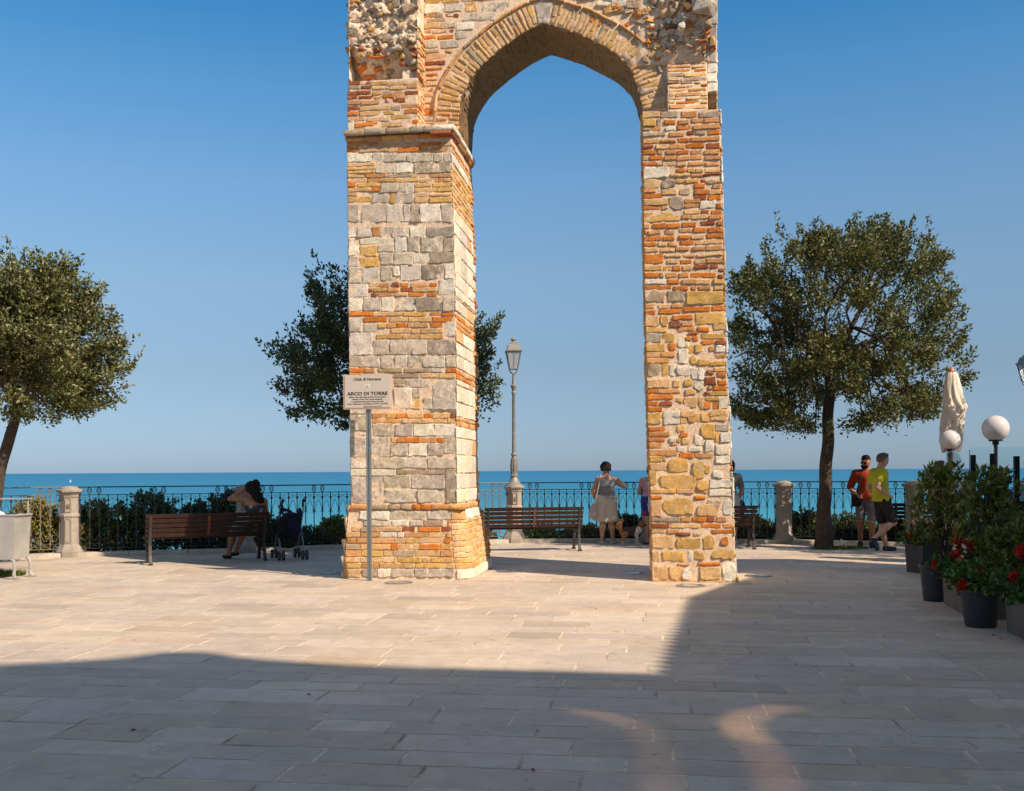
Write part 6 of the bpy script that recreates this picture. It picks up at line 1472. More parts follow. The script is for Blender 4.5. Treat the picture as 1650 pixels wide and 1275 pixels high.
mb = MB(); mb.prism([Vector((-.07, -.04, .86)), Vector((.05, -.04, .88)), Vector((.13, -.04, .66)), Vector((-.02, -.04, .56)), Vector((-.10, -.04, .60))], Vector((0, .09, 0))); mb.build('pouch', cloth('navy_leather', (.02, .035, .09)), nb_); mb = MB(); mb.tube([(-.05, 0, .86), (-.04, -.0, .93), (0, 0, .95), (.04, 0, .88)], .008, n=5); mb.build('handle', cloth('navy_leather', (.02, .035, .09)), nb_)
# bearded man in the orange-red shirt
mo = gnd(1396, 882)
J = pose(hip=(0, 0, .95), waist=(0, 0, 1.10), chest=(0, 0, 1.30), neck=(0, .01, 1.46), head=(0, .04, 1.61), shL=(-.19, 0, 1.40), shR=(.19, 0, 1.40), elR=(.29, -.02, 1.13), wrR=(.17, .16, 1.00), elL=(-.25, -.02, 1.12), wrL=(-.16, .16, .96), knL=(-.10, .09, .50), anL=(-.10, .04, .09), toL=(-.12, .2, .03), knR=(.10, .04, .51), anR=(.11, -.14, .10), toR=(.12, .03, .03), hiL=(-.09, 0, .92), hiR=(.09, 0, .92), look=(.45, 1, 0), curl=.7)
wideh = [('e', (0, -.02, .05), (.088, .105, .085)), ('e', (0, -.05, -.01), (.080, .06, .075)), ('e', (0, .01, .10), (.07, .08, .045))]
person(mo, math.pi - .35 + .0, 'bearded man in an orange-red shirt and grey shorts facing the viewer', J, skin2, garments=(('shirt', dict(kind='top', mat=cloth('orange_red_cotton', (.30, .042, .015)), sleeve=.9, hem=-.06, grow=.020)),
       ('shorts', dict(kind='shorts', mat=cloth('grey_shorts', (.15, .145, .16)), len=.86, grow=.016))), hair=(wideh, hairm, (.004, 20)), shoes=(cloth('dark_shoe', (.03, .035, .05)), True), beard=True, glasses=True, build_=1.05)
cb = thing('camera_bag', mo, math.pi - .35, 'black shoulder bag hanging on the hip of the bearded man in orange-red', 'bag'); mb = MB(); mb.box((.17, .17, .90), (.17, .09, .24), bev=.02); mb.build('pouch', cloth('black_nylon', (.012, .012, .014)), cb)
mb = MB(); mb.tube([(.14, .16, 1.0), (.13, .165, 1.15), (.10, .14, 1.32), (.07, .08, 1.455), (.06, .0, 1.475), (.07, -.09, 1.44), (.12, -.13, 1.25), (.17, -.08, 1.05), (.2, .08, .98)], .013, n=6); mb.build('strap', cloth('black_nylon', (.012, .012, .014)), cb)
# man in the yellow-green polo, walking to the right
my = gnd(1421, 889)
J = pose(hip=(0, 0, .955), waist=(0, -.02, 1.11), chest=(0, -.045, 1.32), neck=(0, -.03, 1.49), head=(0, .03, 1.645), shL=(-.18, -.05, 1.42), shR=(.18, -.05, 1.42), elR=(.24, -.20, 1.17), wrR=(.16, .05, 1.01), elL=(-.25, -.13, 1.15), wrL=(-.22, .06, .97),
         hiL=(-.085, 0, .92), hiR=(.085, 0, .92), knL=(-.09, .05, .50), anL=(-.09, .12, .09), toL=(-.10, .28, .035), knR=(.10, .17, .53), anR=(.10, -.19, .25), toR=(.11, -.14, .07), look=(-.1, 1, -.22), curl=.5)
hairg = [('e', (0, -.02, .045), (.086, .103, .082)), ('e', (0, -.05, -.02), (.080, .058, .06)), ('e', (0, .02, .085), (.07, .085, .045))]
person(my, -math.pi / 2 + .10, 'man in a yellow-green polo shirt and dark shorts walking to the right', J, skin3, build_=1.05, garments=(('polo_shirt', dict(kind='top', mat=cloth('yellow_green_pique', (.48, .46, .035)), sleeve=.5, hem=-.05, grow=.023)),
       ('shorts', dict(kind='shorts', mat=cloth('dark_brown_shorts', (.030, .024, .026)), len=.88, grow=.012))), hair=(hairg, pmat('greying_hair', (.11, .085, .065), rough=.6, var=.4, ns=60, bump=.004), (.003, 24)), shoes=(cloth('navy_trainer', (.03, .045, .08)), True))
# seated woman with long dark hair on the first bench (faces the sea)
bl = b1.location; br_ = b1.rotation_euler.z
sw = Vector(bl) + Vector((math.cos(br_) * .80, math.sin(br_) * .80, 0)) + Vector((-math.sin(br_), math.cos(br_), 0)) * .0
J = dict(hip=(0, -.02, .54), waist=(.0, -.05, .70), chest=(-.01, -.04, .90), neck=(-.02, -.02, 1.06), head=(-.05, .0, 1.20), shL=(-.175, -.02, 1.02), shR=(.16, -.04, 1.00), elL=(-.40, .03, 1.04), wrL=(-.20, .07, 1.17), elR=(.22, .05, .76), wrR=(.10, .25, .66),
         hiL=(-.09, .02, .51), hiR=(.09, .02, .51), knL=(-.30, .36, .50), knR=(-.08, .41, .50), anL=(-.37, .33, .10), anR=(-.24, .36, .14), toL=(-.42, .46, .04), toR=(-.30, .48, .07), look=(-.6, 1, -.15), curl=.9, paL=(.4, -.6, .3))
longhair = [('e', (0, -.015, .045), (.108, .118, .102)), ('c', (.03, -.06, .03), (.09, -.10, -.20), .10, .095), ('c', (.07, -.09, -.12), (.10, -.09, -.38), .095, .055), ('e', (.06, -.03, .07), (.085, .09, .09))]
person(sw, br_, 'woman with long dark curly hair sitting on the left bench, elbow raised', J, skin2, build_=1.02, garments=(('dress', dict(kind='top', mat=pmat('floral_print', (1, 1, 1), rough=.8, attr=True), straps=False, hem=-.05, col=colpat((.05, .06, .06), (.42, .38, .36), 8, .2, c3=(.04, .16, .15)), clips=(((0, 0, .93), (0, 0, 1)),))),
       ('skirt', dict(kind='shorts', mat=pmat('floral_print', (1, 1, 1), rough=.8, attr=True), len=.75, grow=.02, col=colpat((.05, .06, .06), (.42, .38, .36), 8, .2, c3=(.04, .16, .15)), clips=(((0, 0, .9), (0, 0, 1)),)))), hair=(longhair, hairm, (.014, 14)), shoes=(cloth('dark_sandal', (.04, .03, .03)), False),)
# two guests seated on the terrace behind the glass
SIT = dict(hip=(0, -.02, .54), waist=(0, -.04, .70), chest=(0, -.03, .90), neck=(0, -.01, 1.06), head=(0, .03, 1.20), shL=(-.175, -.02, 1.0), shR=(.175, -.02, 1.0), elL=(-.22, .05, .76), wrL=(-.12, .25, .74), elR=(.22, .05, .76), wrR=(.12, .25, .74),
         hiL=(-.09, .02, .51), hiR=(.09, .02, .51), knL=(-.12, .42, .50), knR=(.12, .42, .50), anL=(-.12, .42, .10), anR=(.12, .42, .10), toL=(-.13, .56, .04), toR=(.13, .56, .04), look=(0, 1, 0), curl=.5)
def chair(loc, rz, lab):
    o = thing('terrace_chair', loc, rz, lab, 'chair', 'terrace chairs'); dm = pmat('dark_wicker', (.05, .035, .028), rough=.7, var=.3, ns=40, bump=.004, bs=80)
    mb = MB(); mb.box((0, 0, .44), (.46, .46, .05), bev=.015); mb.build('seat', dm, o); mb = MB(); mb.box((0, -.235, .68), (.46, .04, .45), M=Matrix.Rotation(.12, 3, 'X'), bev=.015); mb.build('backrest', dm, o)
    for sx_ in (-1, 1):
        for sy_ in (-1, 1): mb = MB(); mb.tube([(sx_ * .2, sy_ * .2, 0), (sx_ * .2, sy_ * .2, .42)], .016, n=8); mb.build('leg', dm, o)
    return o
t1 = at(1609, 758, 14.6); t1.z = 0.12; chair((t1.x, t1.y, .12), 1.9, 'dark wicker chair on the terrace carrying the guest in blue')
person((t1.x, t1.y, .12), 1.9, 'dark-haired guest in blue sitting behind the glass screens at the right edge', SIT, skin1, garments=(('shirt', dict(kind='top', mat=cloth('blue_cotton', (.05, .10, .22)), sleeve=.7)), ('trousers', dict(kind='shorts', mat=cloth('blue_denim', (.04, .06, .12)), len=1.0))), hair=(hairshort, pmat('brown_hair', (.06, .025, .018), rough=.6, var=.4, ns=60, bump=.004), (.004, 20)), shoes=(cloth('dark_shoe', (.03, .035, .05)), True))
t2 = at(1517, 758, 16.2); chair((t2.x, t2.y, .12), .4, 'dark wicker chair on the terrace beside the closed parasol')
person((t2.x, t2.y, .12), .4, 'brown-haired guest sitting beside the closed parasol, above the laurel', {**SIT, 'head': (0, .03, 1.34), 'neck': (0, -.01, 1.18), 'chest': (0, -.03, 1.0), 'shL': (-.175, -.02, 1.12), 'shR': (.175, -.02, 1.12), 'waist': (0, -.04, .78)}, skin1, garments=(('shirt', dict(kind='top', mat=cloth('brown_cotton', (.10, .06, .045)), sleeve=.7)),), hair=(hairshort, pmat('brown_hair', (.06, .025, .018), rough=.6, var=.4, ns=60, bump=.004), (.004, 20)), shoes=(cloth('dark_shoe', (.03, .035, .05)), True))
# ------------------------------------------------------------------ dog (facing right)
dg_ = gnd(1016, 878.5); do = thing('dog', dg_, 0, 'brown, black and white dog between the woman in the skirt and the pier', 'dog'); S_ = 1.0
W_s = (1042 - 996) / FPX * dg_.y
D_ = [('c', V3(-.13, 0, .27), V3(.08, 0, .27), .085, .095), ('c', V3(.08, 0, .27), V3(.14, 0, .29), .092, .08), ('c', V3(.14, 0, .30), V3(.20, 0, .40), .068, .055), ('e', V3(.215, 0, .42), (.060, .052, .052)),
      ('c', V3(.235, 0, .415), V3(.295, 0, .395), .032, .018), ('c', V3(.20, .035, .455), V3(.19, .045, .49), .020, .008, .012), ('c', V3(.20, -.035, .455), V3(.19, -.045, .49), .020, .008, .012),
      ('c', V3(-.17, 0, .30), V3(-.23, 0, .38), .035, .060), ('c', V3(-.23, 0, .38), V3(-.21, 0, .47), .062, .045), ('c', V3(-.21, 0, .47), V3(-.15, 0, .49), .045, .022)]
for sy_ in (-.05, .05):
    D_ += [('c', V3(-.14, sy_, .25), V3(-.12, sy_, .19), .068, .045), ('c', V3(-.12, sy_, .19), V3(-.175, sy_, .115), .034, .020, .015), ('c', V3(-.175, sy_, .115), V3(-.155, sy_, .025), .020, .017, .01), ('c', V3(-.155, sy_, .022), V3(-.125, sy_, .018), .02, .016, .01)]
    x0 = .115 + (.03 if sy_ > 0 else 0)
    D_ += [('c', V3(.11, sy_, .25), V3(x0, sy_, .15), .045, .028), ('c', V3(x0, sy_, .15), V3(x0 - .005, sy_, .025), .024, .017, .015), ('c', V3(x0, sy_, .020), V3(x0 + .03, sy_, .018), .019, .015, .01)]
def dcol(V):
    c = np.tile(np.array((.065, .038, .026)), (len(V), 1)); n = sn(V, 8, 1) * .02; x, z_ = V[:, 0] + n, V[:, 2] + n
    tan = (z_ < .27) & (x < -.05) | (x < -.17); c[tan] = (.42, .17, .05); c[(x < -.12) & (z_ > .40)] = (.30, .15, .07)
    wh = ((x > .09) & (z_ < .34) & (x < .24)) | (z_ < .09) | ((x > .13) & (z_ < .38) & (x < .2)); c[wh] = (.62, .56, .48); c[(x > .17) & (z_ > .385)] = (.26, .11, .04); c[(x > .275)] = (.02, .02, .02); return c * (1 + .25 * sn(V, 30, 2))[:, None].clip(.5, 1.6)
sdf_mesh('body', D_, pmat('fur', (1, 1, 1), rough=.8, attr=True, var=.25, ns=60, bump=.008, bs=90), do, h=.0065, k=.025, noise=(.006, 22), col=dcol)
mb = MB()
for sy_ in (-.028, .028): 
    bm_ = bmesh.new(); bmesh.ops.create_icosphere(bm_, subdivisions=2, radius=.008); bm_.verts.index_update(); mb.add([Vector((.262, sy_, .435)) + v.co for v in bm_.verts], [tuple(v.index for v in f.verts) for f in bm_.faces]); bm_.free()
mb.build('eyes', pmat('black_plastic', (.01, .01, .01), rough=.15, var=0), do, smooth=True)
mb = MB(); mb.tube([(.185 + .055 * math.cos(a) * .3, .066 * math.sin(a), .375 - .03 * math.cos(a)) for a in np.linspace(0, 2 * math.pi, 17)], .007, n=5); mb.build('collar', cloth('red_collar', (.3, .03, .03)), do)
# ------------------------------------------------------------------ pushchair
ps = gnd(466, 900.5); po = thing('pushchair', ps, .45, 'folding pushchair with a dark navy seat parked beside the left bench', 'pushchair')
navy = cloth('navy_canvas', (.016, .02, .045)); alu = pmat('aluminium_tube', (.33, .36, .42), rough=.3, metal=.8, var=.1); rub_ = pmat('black_rubber', (.012, .012, .014), rough=.6, var=.1)
for sg in (-1, 1):
    x = sg * .20
    mb = MB(); mb.tube([(x, .26, .10), (x, -.02, .55), (x, -.20, .88), (x * .9, -.24, .93)], .0125, n=8); mb.tube([(x, -.26, .10), (x, -.08, .40), (x, .02, .58)], .0125, n=8); mb.tube([(x, .22, .18), (x, -.20, .20)], .009, n=6); mb.build('frame_tube', alu, po, smooth=True)
    mb = MB(); mb.tube([(x * .9, -.235, .90), (x * .9, -.27, 1.0), (x * .9, -.32, 1.03), (x * .9, -.355, .99)], .019, n=8); mb.build('handle', rub_, po, smooth=True)
for sg in (-1, 1):
    for yy in (-.28, .26):
        for dx in (-.035, .035):
            mb = MB(); cx_, cy_, cz_ = sg * .20 + dx, yy, .078; Vp = []; n = 22
            pr_ = [(.060, -.010), (.078, -.012), (.080, 0), (.078, .012), (.060, .010), (.060, -.010)]
            for r_, t_ in pr_:
                for k_ in range(n): a = 2 * math.pi * k_ / n; Vp.append((cx_ + t_, cy_ + r_ * math.cos(a), cz_ + r_ * math.sin(a)))
            mb.add(Vp, [(i * n + k_, i * n + (k_ + 1) % n, (i + 1) * n + (k_ + 1) % n, (i + 1) * n + k_) for i in range(len(pr_) - 1) for k_ in range(n)]); wo_ = mb.build('wheel', rub_, po, smooth=True)
            mb = MB(); mb.tube([(cx_ - .014, cy_, cz_), (cx_ + .014, cy_, cz_)], .016, n=10)
            for k_ in range(6): a = k_ * math.pi / 3; mb.tube([(cx_, cy_, cz_), (cx_, cy_ + .062 * math.cos(a), cz_ + .062 * math.sin(a))], .006, n=5)
            mb.build('hub', alu, wo_)
        mb = MB(); mb.tube([(sg * .20 - .05, yy, .078), (sg * .20 + .05, yy, .078)], .008, n=6); mb.build('axle', rub_, po)
sdf_mesh('seat_fabric', [('c', V3(-.13, -.16, .74), V3(-.13, .0, .42), .028, .028), ('c', V3(.13, -.16, .74), V3(.13, .0, .42), .028, .028), ('c', V3(-.08, -.16, .76), V3(.08, -.16, .76), .03, .03), ('e', V3(0, -.10, .60), (.185, .07, .20)), ('e', V3(0, .06, .40), (.155, .16, .05)), ('c', V3(-.14, -.12, .5), V3(-.14, .12, .45), .03, .02), ('c', V3(.14, -.12, .5), V3(.14, .12, .45), .03, .02)], navy, po, h=.01, k=.05, noise=(.007, 6))
sdf_mesh('canopy', [('c', V3(-.16, -.19, .80), V3(-.15, -.05, .90), .03, .04), ('c', V3(-.15, -.16, .86), V3(.0, -.16, .82), .03, .02), ('e', V3(.15, -.17, .74), (.03, .06, .12))], navy, po, h=.009, noise=(.006, 9))
sdf_mesh('basket', [('e', V3(0, .02, .24), (.15, .16, .06))], cloth('black_net', (.02, .02, .022)), po, h=.01, noise=(.006, 8))
bk = gnd(438, 903); bgo = thing('hanging_bag', (bk.x + .16, bk.y + .12, 0), .3, 'dark bag hanging between the left bench and the pushchair', 'bag')
sdf_mesh('pouch', [('e', V3(0, 0, .52), (.11, .07, .17)), ('e', V3(.02, 0, .66), (.08, .05, .10))], cloth('black_nylon', (.012, .012, .014)), bgo, h=.01, noise=(.01, 5)); mb = MB(); mb.tube([(-.04, 0, .72), (-.02, .0, .86), (.04, 0, .86), (.06, 0, .72)], .008, n=5); mb.build('strap', cloth('black_nylon', (.012, .012, .014)), bgo)
# ------------------------------------------------------------------ metal bin at the left edge
bn = gnd(12, 933); wm_ = pmat('scuffed_white_metal', (.44, .43, .40), rough=.42, metal=.25, var=.12, ns=5, bump=.001, stain=.25)
bo_ = thing('litter_bin', (bn.x - .22, bn.y + .12, 0), -.10, 'pale grey metal litter bin on curved legs at the left edge', 'litter bin')
mb = MB(); mb.prism([Vector((-.38, -.19, .28)), Vector((.38, -.19, .28)), Vector((.41, -.20, .90)), Vector((-.41, -.20, .90))], Vector((0, .03, 0))); mb.prism([Vector((-.38, .16, .28)), Vector((.38, .16, .28)), Vector((.41, .17, .90)), Vector((-.41, .17, .90))], Vector((0, .03, 0)))
for sg in (-1, 1): mb.prism([Vector((sg * .38, -.16, .28)), Vector((sg * .38, .16, .28)), Vector((sg * .41, .17, .90)), Vector((sg * .41, -.17, .90))], Vector((-sg * .02, 0, 0)))
mb.box((0, 0, .29), (.74, .32, .02)); mb.build('bin_body', wm_, bo_)
mb = MB(); 
for y_ in (-.20, .20): mb.tube([(-.43, y_, .905), (.43, y_, .905)], .014, n=8)
for x_ in (-.425, .425): mb.tube([(x_, -.20, .905), (x_, .20, .905)], .014, n=8)
mb.build('rim', wm_, bo_)
mb = MB(); mb.box((0, .10, 1.13), (.86, .22, .016), bev=.004)
mb.build('lid', wm_, bo_)
for sg in (-1, 1):
    mb = MB(); mb.tube([(sg * .40, .14, .90), (sg * .40, .14, 1.13)], .012, n=8); mb.build('lid_support', wm_, bo_)
    mb = MB(); mb.tube([(sg * .33, -.17, .29), (sg * .385, -.19, .26), (sg * .40, -.20, .16), (sg * .39, -.20, .06), (sg * .43, -.21, .015)], [.020, .022, .022, .026, .03], n=8); mb.box((sg * .42, -.21, .012), (.14, .05, .022), bev=.006); mb.build('leg', wm_, bo_, smooth=40)
    mb = MB(); mb.tube([(sg * .33, .17, .29), (sg * .385, .19, .26), (sg * .40, .20, .16), (sg * .39, .20, .06), (sg * .43, .21, .015)], [.020, .022, .022, .026, .03], n=8); mb.box((sg * .42, .21, .012), (.14, .05, .022), bev=.006); mb.build('leg', wm_, bo_, smooth=40)
lb = thing('waste_bag', (bn.x - .35, bn.y + .1, 0), 0, 'crumpled white plastic liner bulging from the top of the metal bin', 'bag')
sdf_mesh('liner', [('e', V3(0, 0, .88), (.26, .13, .07)), ('e', V3(.12, -.02, .92), (.10, .08, .035))], pmat('white_plastic', (.7, .68, .66), rough=.35, var=.1, bump=.01, bs=12), lb, h=.012, noise=(.012, 7))
# ------------------------------------------------------------------ pots and plants at right
potm = pmat('dark_grey_plastic', (.045, .045, .05), rough=.45, var=.2, ns=8, stain=.2); terr = pmat('grey_fibre_cement', (.17, .145, .125), rough=.85, var=.2, ns=7, bump=.003, stain=.3)
earth = pmat('potting_soil', (.03, .022, .016), rough=1, var=.4, ns=30, bump=.02)
def round_pot(loc, r_, h, lab):
    o = thing('round_pot', loc, 0, lab, 'plant pot', 'plant pots along the terrace')
    mb = MB(); mb.lathe([(r_ * .70, 0), (r_ * .74, .02), (r_ * .95, h - .045), (r_ * .955, h - .04), (r_ * 1.03, h - .035), (r_ * 1.04, h), (r_ * .97, h), (r_ * .93, h - .05), (r_ * .9, h - .06)], n=36); mb.build('pot_wall', potm, o, smooth=35)
    mb = MB(); mb.lathe([(r_ * .92, h - .062), (r_ * .91, h - .055), (.001, h - .05)], n=24); mb.build('soil', earth, o); return o
def box_pot(loc, rz, lx, ly, h, lab, taper=.12, m=None):
    o = thing('planter_box', loc, rz, lab, 'planter', 'square planters along the terrace')
    k = 1 - taper; mb = MB(); a, b = lx / 2, ly / 2; t = .025
    V = [(-a * k, -b * k, 0), (a * k, -b * k, 0), (a * k, b * k, 0), (-a * k, b * k, 0), (-a, -b, h), (a, -b, h), (a, b, h), (-a, b, h), (-a + t, -b + t, h), (a - t, -b + t, h), (a - t, b - t, h), (-a + t, b - t, h), (-a + t, -b + t, h - .07), (a - t, -b + t, h - .07), (a - t, b - t, h - .07), (-a + t, b - t, h - .07)]
    F = [(3, 2, 1, 0)] + [(i, (i + 1) % 4, 4 + (i + 1) % 4, 4 + i) for i in range(4)] + [(4 + i, 4 + (i + 1) % 4, 8 + (i + 1) % 4, 8 + i) for i in range(4)] + [(8 + i, 8 + (i + 1) % 4, 12 + (i + 1) % 4, 12 + i) for i in range(4)]
    mb.add(V, F); mb.build('planter_wall', m or terr, o); mb = MB(); mb.box((0, 0, h - .055), (lx - .06, ly - .06, .03)); mb.build('soil', earth, o); return o
g1 = gnd(1473, 925); g1.y += .22; g1.x += .20
A1 = g1; box_pot(A1, .45, .33, .33, .41, 'tapering square planter farthest along the terrace, with geraniums', m=potm)
g2 = gnd(1506, 971.5); A2 = Vector((g2.x + .07, g2.y + .17, 0)); round_pot(A2, .165, .41, 'narrow dark round pot between the square planter and the long box')
a3, b3_ = gnd(1521, 973.5), gnd(1566, 997); t3 = b3_ - a3; rz3 = math.atan2(t3.y, t3.x); n3 = Vector((-math.sin(rz3), math.cos(rz3), 0)); c3 = (a3 + b3_) / 2 + n3 * .20 + t3.normalized() * .02
box_pot(c3, rz3, t3.length * 1.02 + .1, .42, .40, 'long weathered grey planter box between the two round pots', taper=.06)
g4 = gnd(1590, 1014); A4 = Vector((g4.x + .02, g4.y + .17, 0)); round_pot(A4, .19, .36, 'wide dark round pot in front of the planters with red geraniums')
g5 = gnd(1650, 1033); A5 = Vector((g5.x + .22, g5.y + .02, 0)); box_pot(A5, rz3, 1.0, .42, .36, 'long grey planter box cut by the right edge of the view', taper=.06)
def shrub(base, h, r_, lab, seed, n, nleaf, leaf, col, lean=(0, 0), zlow=.25, w=1.0):
    rs = np.random.RandomState(seed); o = thing('laurel_shrub', base, 0, lab, 'shrub', 'leafy laurels in the pots'); rr = random.Random(seed)
    mb = MB(); tips = []
    for i in range(n):
        a = rr.uniform(0, 6.28); f = rr.random() ** .6; z_ = zlow * h + (1 - zlow) * h * rr.random() ** .8; k = math.sqrt(max(.12, 1 - ((z_ / h - .52) / .55) ** 2)); rad = r_ * f * k
        e = Vector((rad * math.cos(a) + lean[0] * z_, rad * math.sin(a) + lean[1] * z_, z_)); b0 = Vector((rr.uniform(-.06, .06), rr.uniform(-.06, .06), 0)); m_ = b0.lerp(e, .5) + Vector((0, 0, .08)); m_.x *= .8
        if i % 3 == 0: mb.tube([b0, m_, e], [.010, .007, .004], n=5, caps=False)
        tips.append((e, ((e - b0).normalized() * .6 + Vector((rr.uniform(-.5, .5), rr.uniform(-.5, .5), .6))).normalized()))
    mb.build('stems', bark, o)
    C = np.array([list(t[0]) for t in tips]); Dd = np.array([list(t[1]) for t in tips])
    V, F, Cc = leaf_cloud(C - Dd * .08, Dd, nleaf, leaf[0], leaf[1], .03, .16, col, .35, rs, up=.25, pale=.12, palecol=(.20, .20, .05)); np_mesh('foliage', V, [F], LEAF2, col=Cc, smooth=False, parent=o); return o
def top_h(x, y, D): return at(x, y, D).z
q = Vector((at(1521, 900, 11.55).x, 11.55, .35)); shrub(q, top_h(1528, 738, 11.5) - .48, .36, 'tall glossy laurel in the narrow round pot, its left side sunlit', 31, 90, 13, (.095, .020), (.125, .15, .03), lean=(.02, .1), zlow=.30)
q = Vector((at(1592, 900, 10.7).x, 10.7, .34)); shrub(q, top_h(1585, 742, 10.7) - .50, .34, 'dense laurel in the long planter box in front of the glass screens', 32, 100, 13, (.095, .020), (.11, .135, .028), zlow=.12)
q = Vector((at(1650, 900, 10.0).x + .1, 10.0, .34)); shrub(q, .62, .42, 'low dark laurel in the box at the right edge of the view', 33, 130, 14, (.09, .02), (.09, .12, .026), zlow=.1)
def geranium(base, r_, h, lab, seed, nf=6, flow=None):
    rs = np.random.RandomState(seed); o = thing('geranium', base, 0, lab, 'geranium', 'red geraniums in the pots'); n = 60
    a = rs.uniform(0, 6.28, n); q_ = np.sqrt(rs.rand(n)) * r_; z_ = h * (.2 + .7 * rs.rand(n)) * (1 - .5 * (q_ / r_) ** 2); C = np.stack([q_ * np.cos(a), q_ * np.sin(a), z_], -1); d_ = rs.normal(size=(n, 3)) * .6; d_[:, 2] += .7; d_ /= np.linalg.norm(d_, axis=1, keepdims=True)
    V, F, Cc = leaf_cloud(C, d_, 9, .055, .030, .03, .04, (.06, .12, .025), .3, rs, up=.3); np_mesh('foliage', V, [F], LEAF2, col=Cc, smooth=False, parent=o)
    mb = MB()
    pts = []
    for k in range(nf):
        if flow: p = Vector(flow[k]) - Vector(base)
        else: aa = rs.uniform(0, 6.28); p = Vector((r_ * .8 * math.cos(aa), r_ * .8 * math.sin(aa), h * rs.uniform(.8, 1.2)))
        pts.append(p); mb.tube([(p.x * .3, p.y * .3, .02), tuple(p)], .004, n=4)
    mb.build('flower_stalks', bark, o)
    for p in pts:
        d_ = rs.normal(size=(46, 3)); d_ /= np.linalg.norm(d_, axis=1, keepdims=True); V, F, Cc = leaf_cloud(np.array([list(p)]) + d_ * .030, d_, 3, .026, .014, .006, .01, (.55, .012, .012), .2, rs, up=0); np_mesh('flower_head', V, [F], LEAF2, col=Cc, smooth=False, parent=o)
    return o
geranium((A1.x, A1.y, .36), .26, .36, 'geranium with one red bloom in the farthest square planter', 1, 1, [at(1467, 863, A1.y - .1)])
geranium((c3.x - .1, c3.y + .1, .33), .34, .34, 'geranium with several red blooms in the long planter box', 2, 5, [at(1509, 910, c3.y + .1), at(1540, 893, c3.y), at(1549, 906, c3.y - .1), at(1561, 876, c3.y), at(1544, 872, c3.y + .1)])
geranium((A4.x, A4.y, .30), .27, .36, 'geranium with large red blooms spilling from the wide round pot', 3, 5, [at(1551, 943, A4.y - .1), at(1583, 921, A4.y - .1), at(1606, 925, A4.y - .1), at(1560, 938, A4.y), at(1567, 922, A4.y)])
geranium((A5.x - .1, A5.y + .1, .30), .32, .36, 'geranium at the right edge with pale and red blooms', 4, 2, [at(1644, 889, A5.y), at(1636, 930, A5.y)])
# ------------------------------------------------------------------ terrace: deck, glass screens, lamps, parasol
deck = pmat('terrace_deck', (.20, .15, .11), rough=.8, var=.2, ns=8)
e0 = at(1545, 758, 15.0); do_ = thing('terrace_deck', (0, 0, 0), 0, 'low wooden terrace platform of the café at the right edge', 'terrace')
mb = MB(); mb.prism([Vector((6.15, 12.4, 0)), Vector((9.6, 11.6, 0)), Vector((10.4, 17.6, 0)), Vector((6.75, 17.3, 0))], Vector((0, 0, .12))); mb.build('platform', deck, do_)
screeng = bpy.data.materials.new('clear_screen_glass'); nt, N, L, P = nodes_of(screeng); P.inputs['Base Color'].default_value = (.80, .93, .95, 1); P.inputs['Roughness'].default_value = .02; P.inputs['Transmission Weight'].default_value = 1.0; P.inputs['IOR'].default_value = 1.12
blk = pmat('black_post_paint', (.012, .012, .015), rough=.4, var=.1)
def screen(p0, p1, ztop, lab, zb=.16, posts=()):
    """upright glass pane between two plan points, each with its black posts"""
    a, b = Vector((*p0, 0)), Vector((*p1, 0)); t = b - a; rz = math.atan2(t.y, t.x); o = thing('glass_screen', a, rz, lab, 'glass screen', 'glass wind screens of the terrace'); L_ = t.length
    mb = MB(); mb.box((L_ / 2, 0, (ztop + zb) / 2), (L_ - .03, .010, ztop - zb)); mb.build('pane', screeng, o)
    for x, zt_ in posts: mb = MB(); mb.box((x, .04, zt_ / 2 + .05), (.065, .065, zt_ - .1), bev=.006); mb.build('post', blk, o)
    return o
s0 = at(1522, 758, 15.4); s1_ = at(1563, 758, 13.4); s2_ = at(1600, 758, 13.3); s3_ = at(1640, 758, 13.2); s4_ = at(1690, 758, 13.1)
zt1 = at(1557, 725, 13.5).z; zt2 = at(1600, 720.5, 13.3).z
screen((s0.x, s0.y), (s1_.x, s1_.y), zt1, 'leftmost glass screen, turned sideways beside the parasol', posts=())
screen((s1_.x, s1_.y), (s2_.x, s2_.y), zt2, 'middle glass screen with two black posts below the large globe lamp', posts=((.04, at(1567, 733, 13.35).z), (.27, at(1596, 731, 13.3).z)))
screen((s2_.x, s2_.y), (s3_.x + .4, s3_.y), zt2, 'glass screen with one black post at the right edge of the view', posts=((.30, at(1633, 735, 13.2).z),))
opal = pmat('opal_globe', (.60, .57, .58), rough=.18, var=.03, ns=3, spec=.6)
def globe(p, r_, z_, lab):
    o = thing('globe_lamp', (p.x, p.y, 0), 0, lab, 'globe lamp', 'globe lamps of the terrace')
    mb = MB(); n = 24; mb.lathe([(max(r_ * math.sin(a), .002), z_ - r_ * math.cos(a)) for a in np.linspace(.38, math.pi, n)], n=36); mb.build('globe', opal, o, smooth=True)
    mb = MB(); mb.lathe([(r_ * .50, z_ - r_ * .99), (r_ * .50, z_ - r_ * .90), (r_ * .42, z_ - r_ * .88)], n=24); mb.lathe([(r_ * .24, z_ - r_ * 1.25), (r_ * .24, z_ - r_ * .98)], n=20); mb.build('collar', blk, o, smooth=35)
    mb = MB(); mb.tube([(0, 0, .1), (0, 0, z_ - r_ * 1.1)], .03, n=12); mb.build('pole', blk, o, smooth=35)
D1 = 15.7; p = at(1604.5, 758, D1); globe(p, 21 / FPX * D1, at(1604.5, 690.5, D1).z, 'larger white globe lamp above the glass screens')
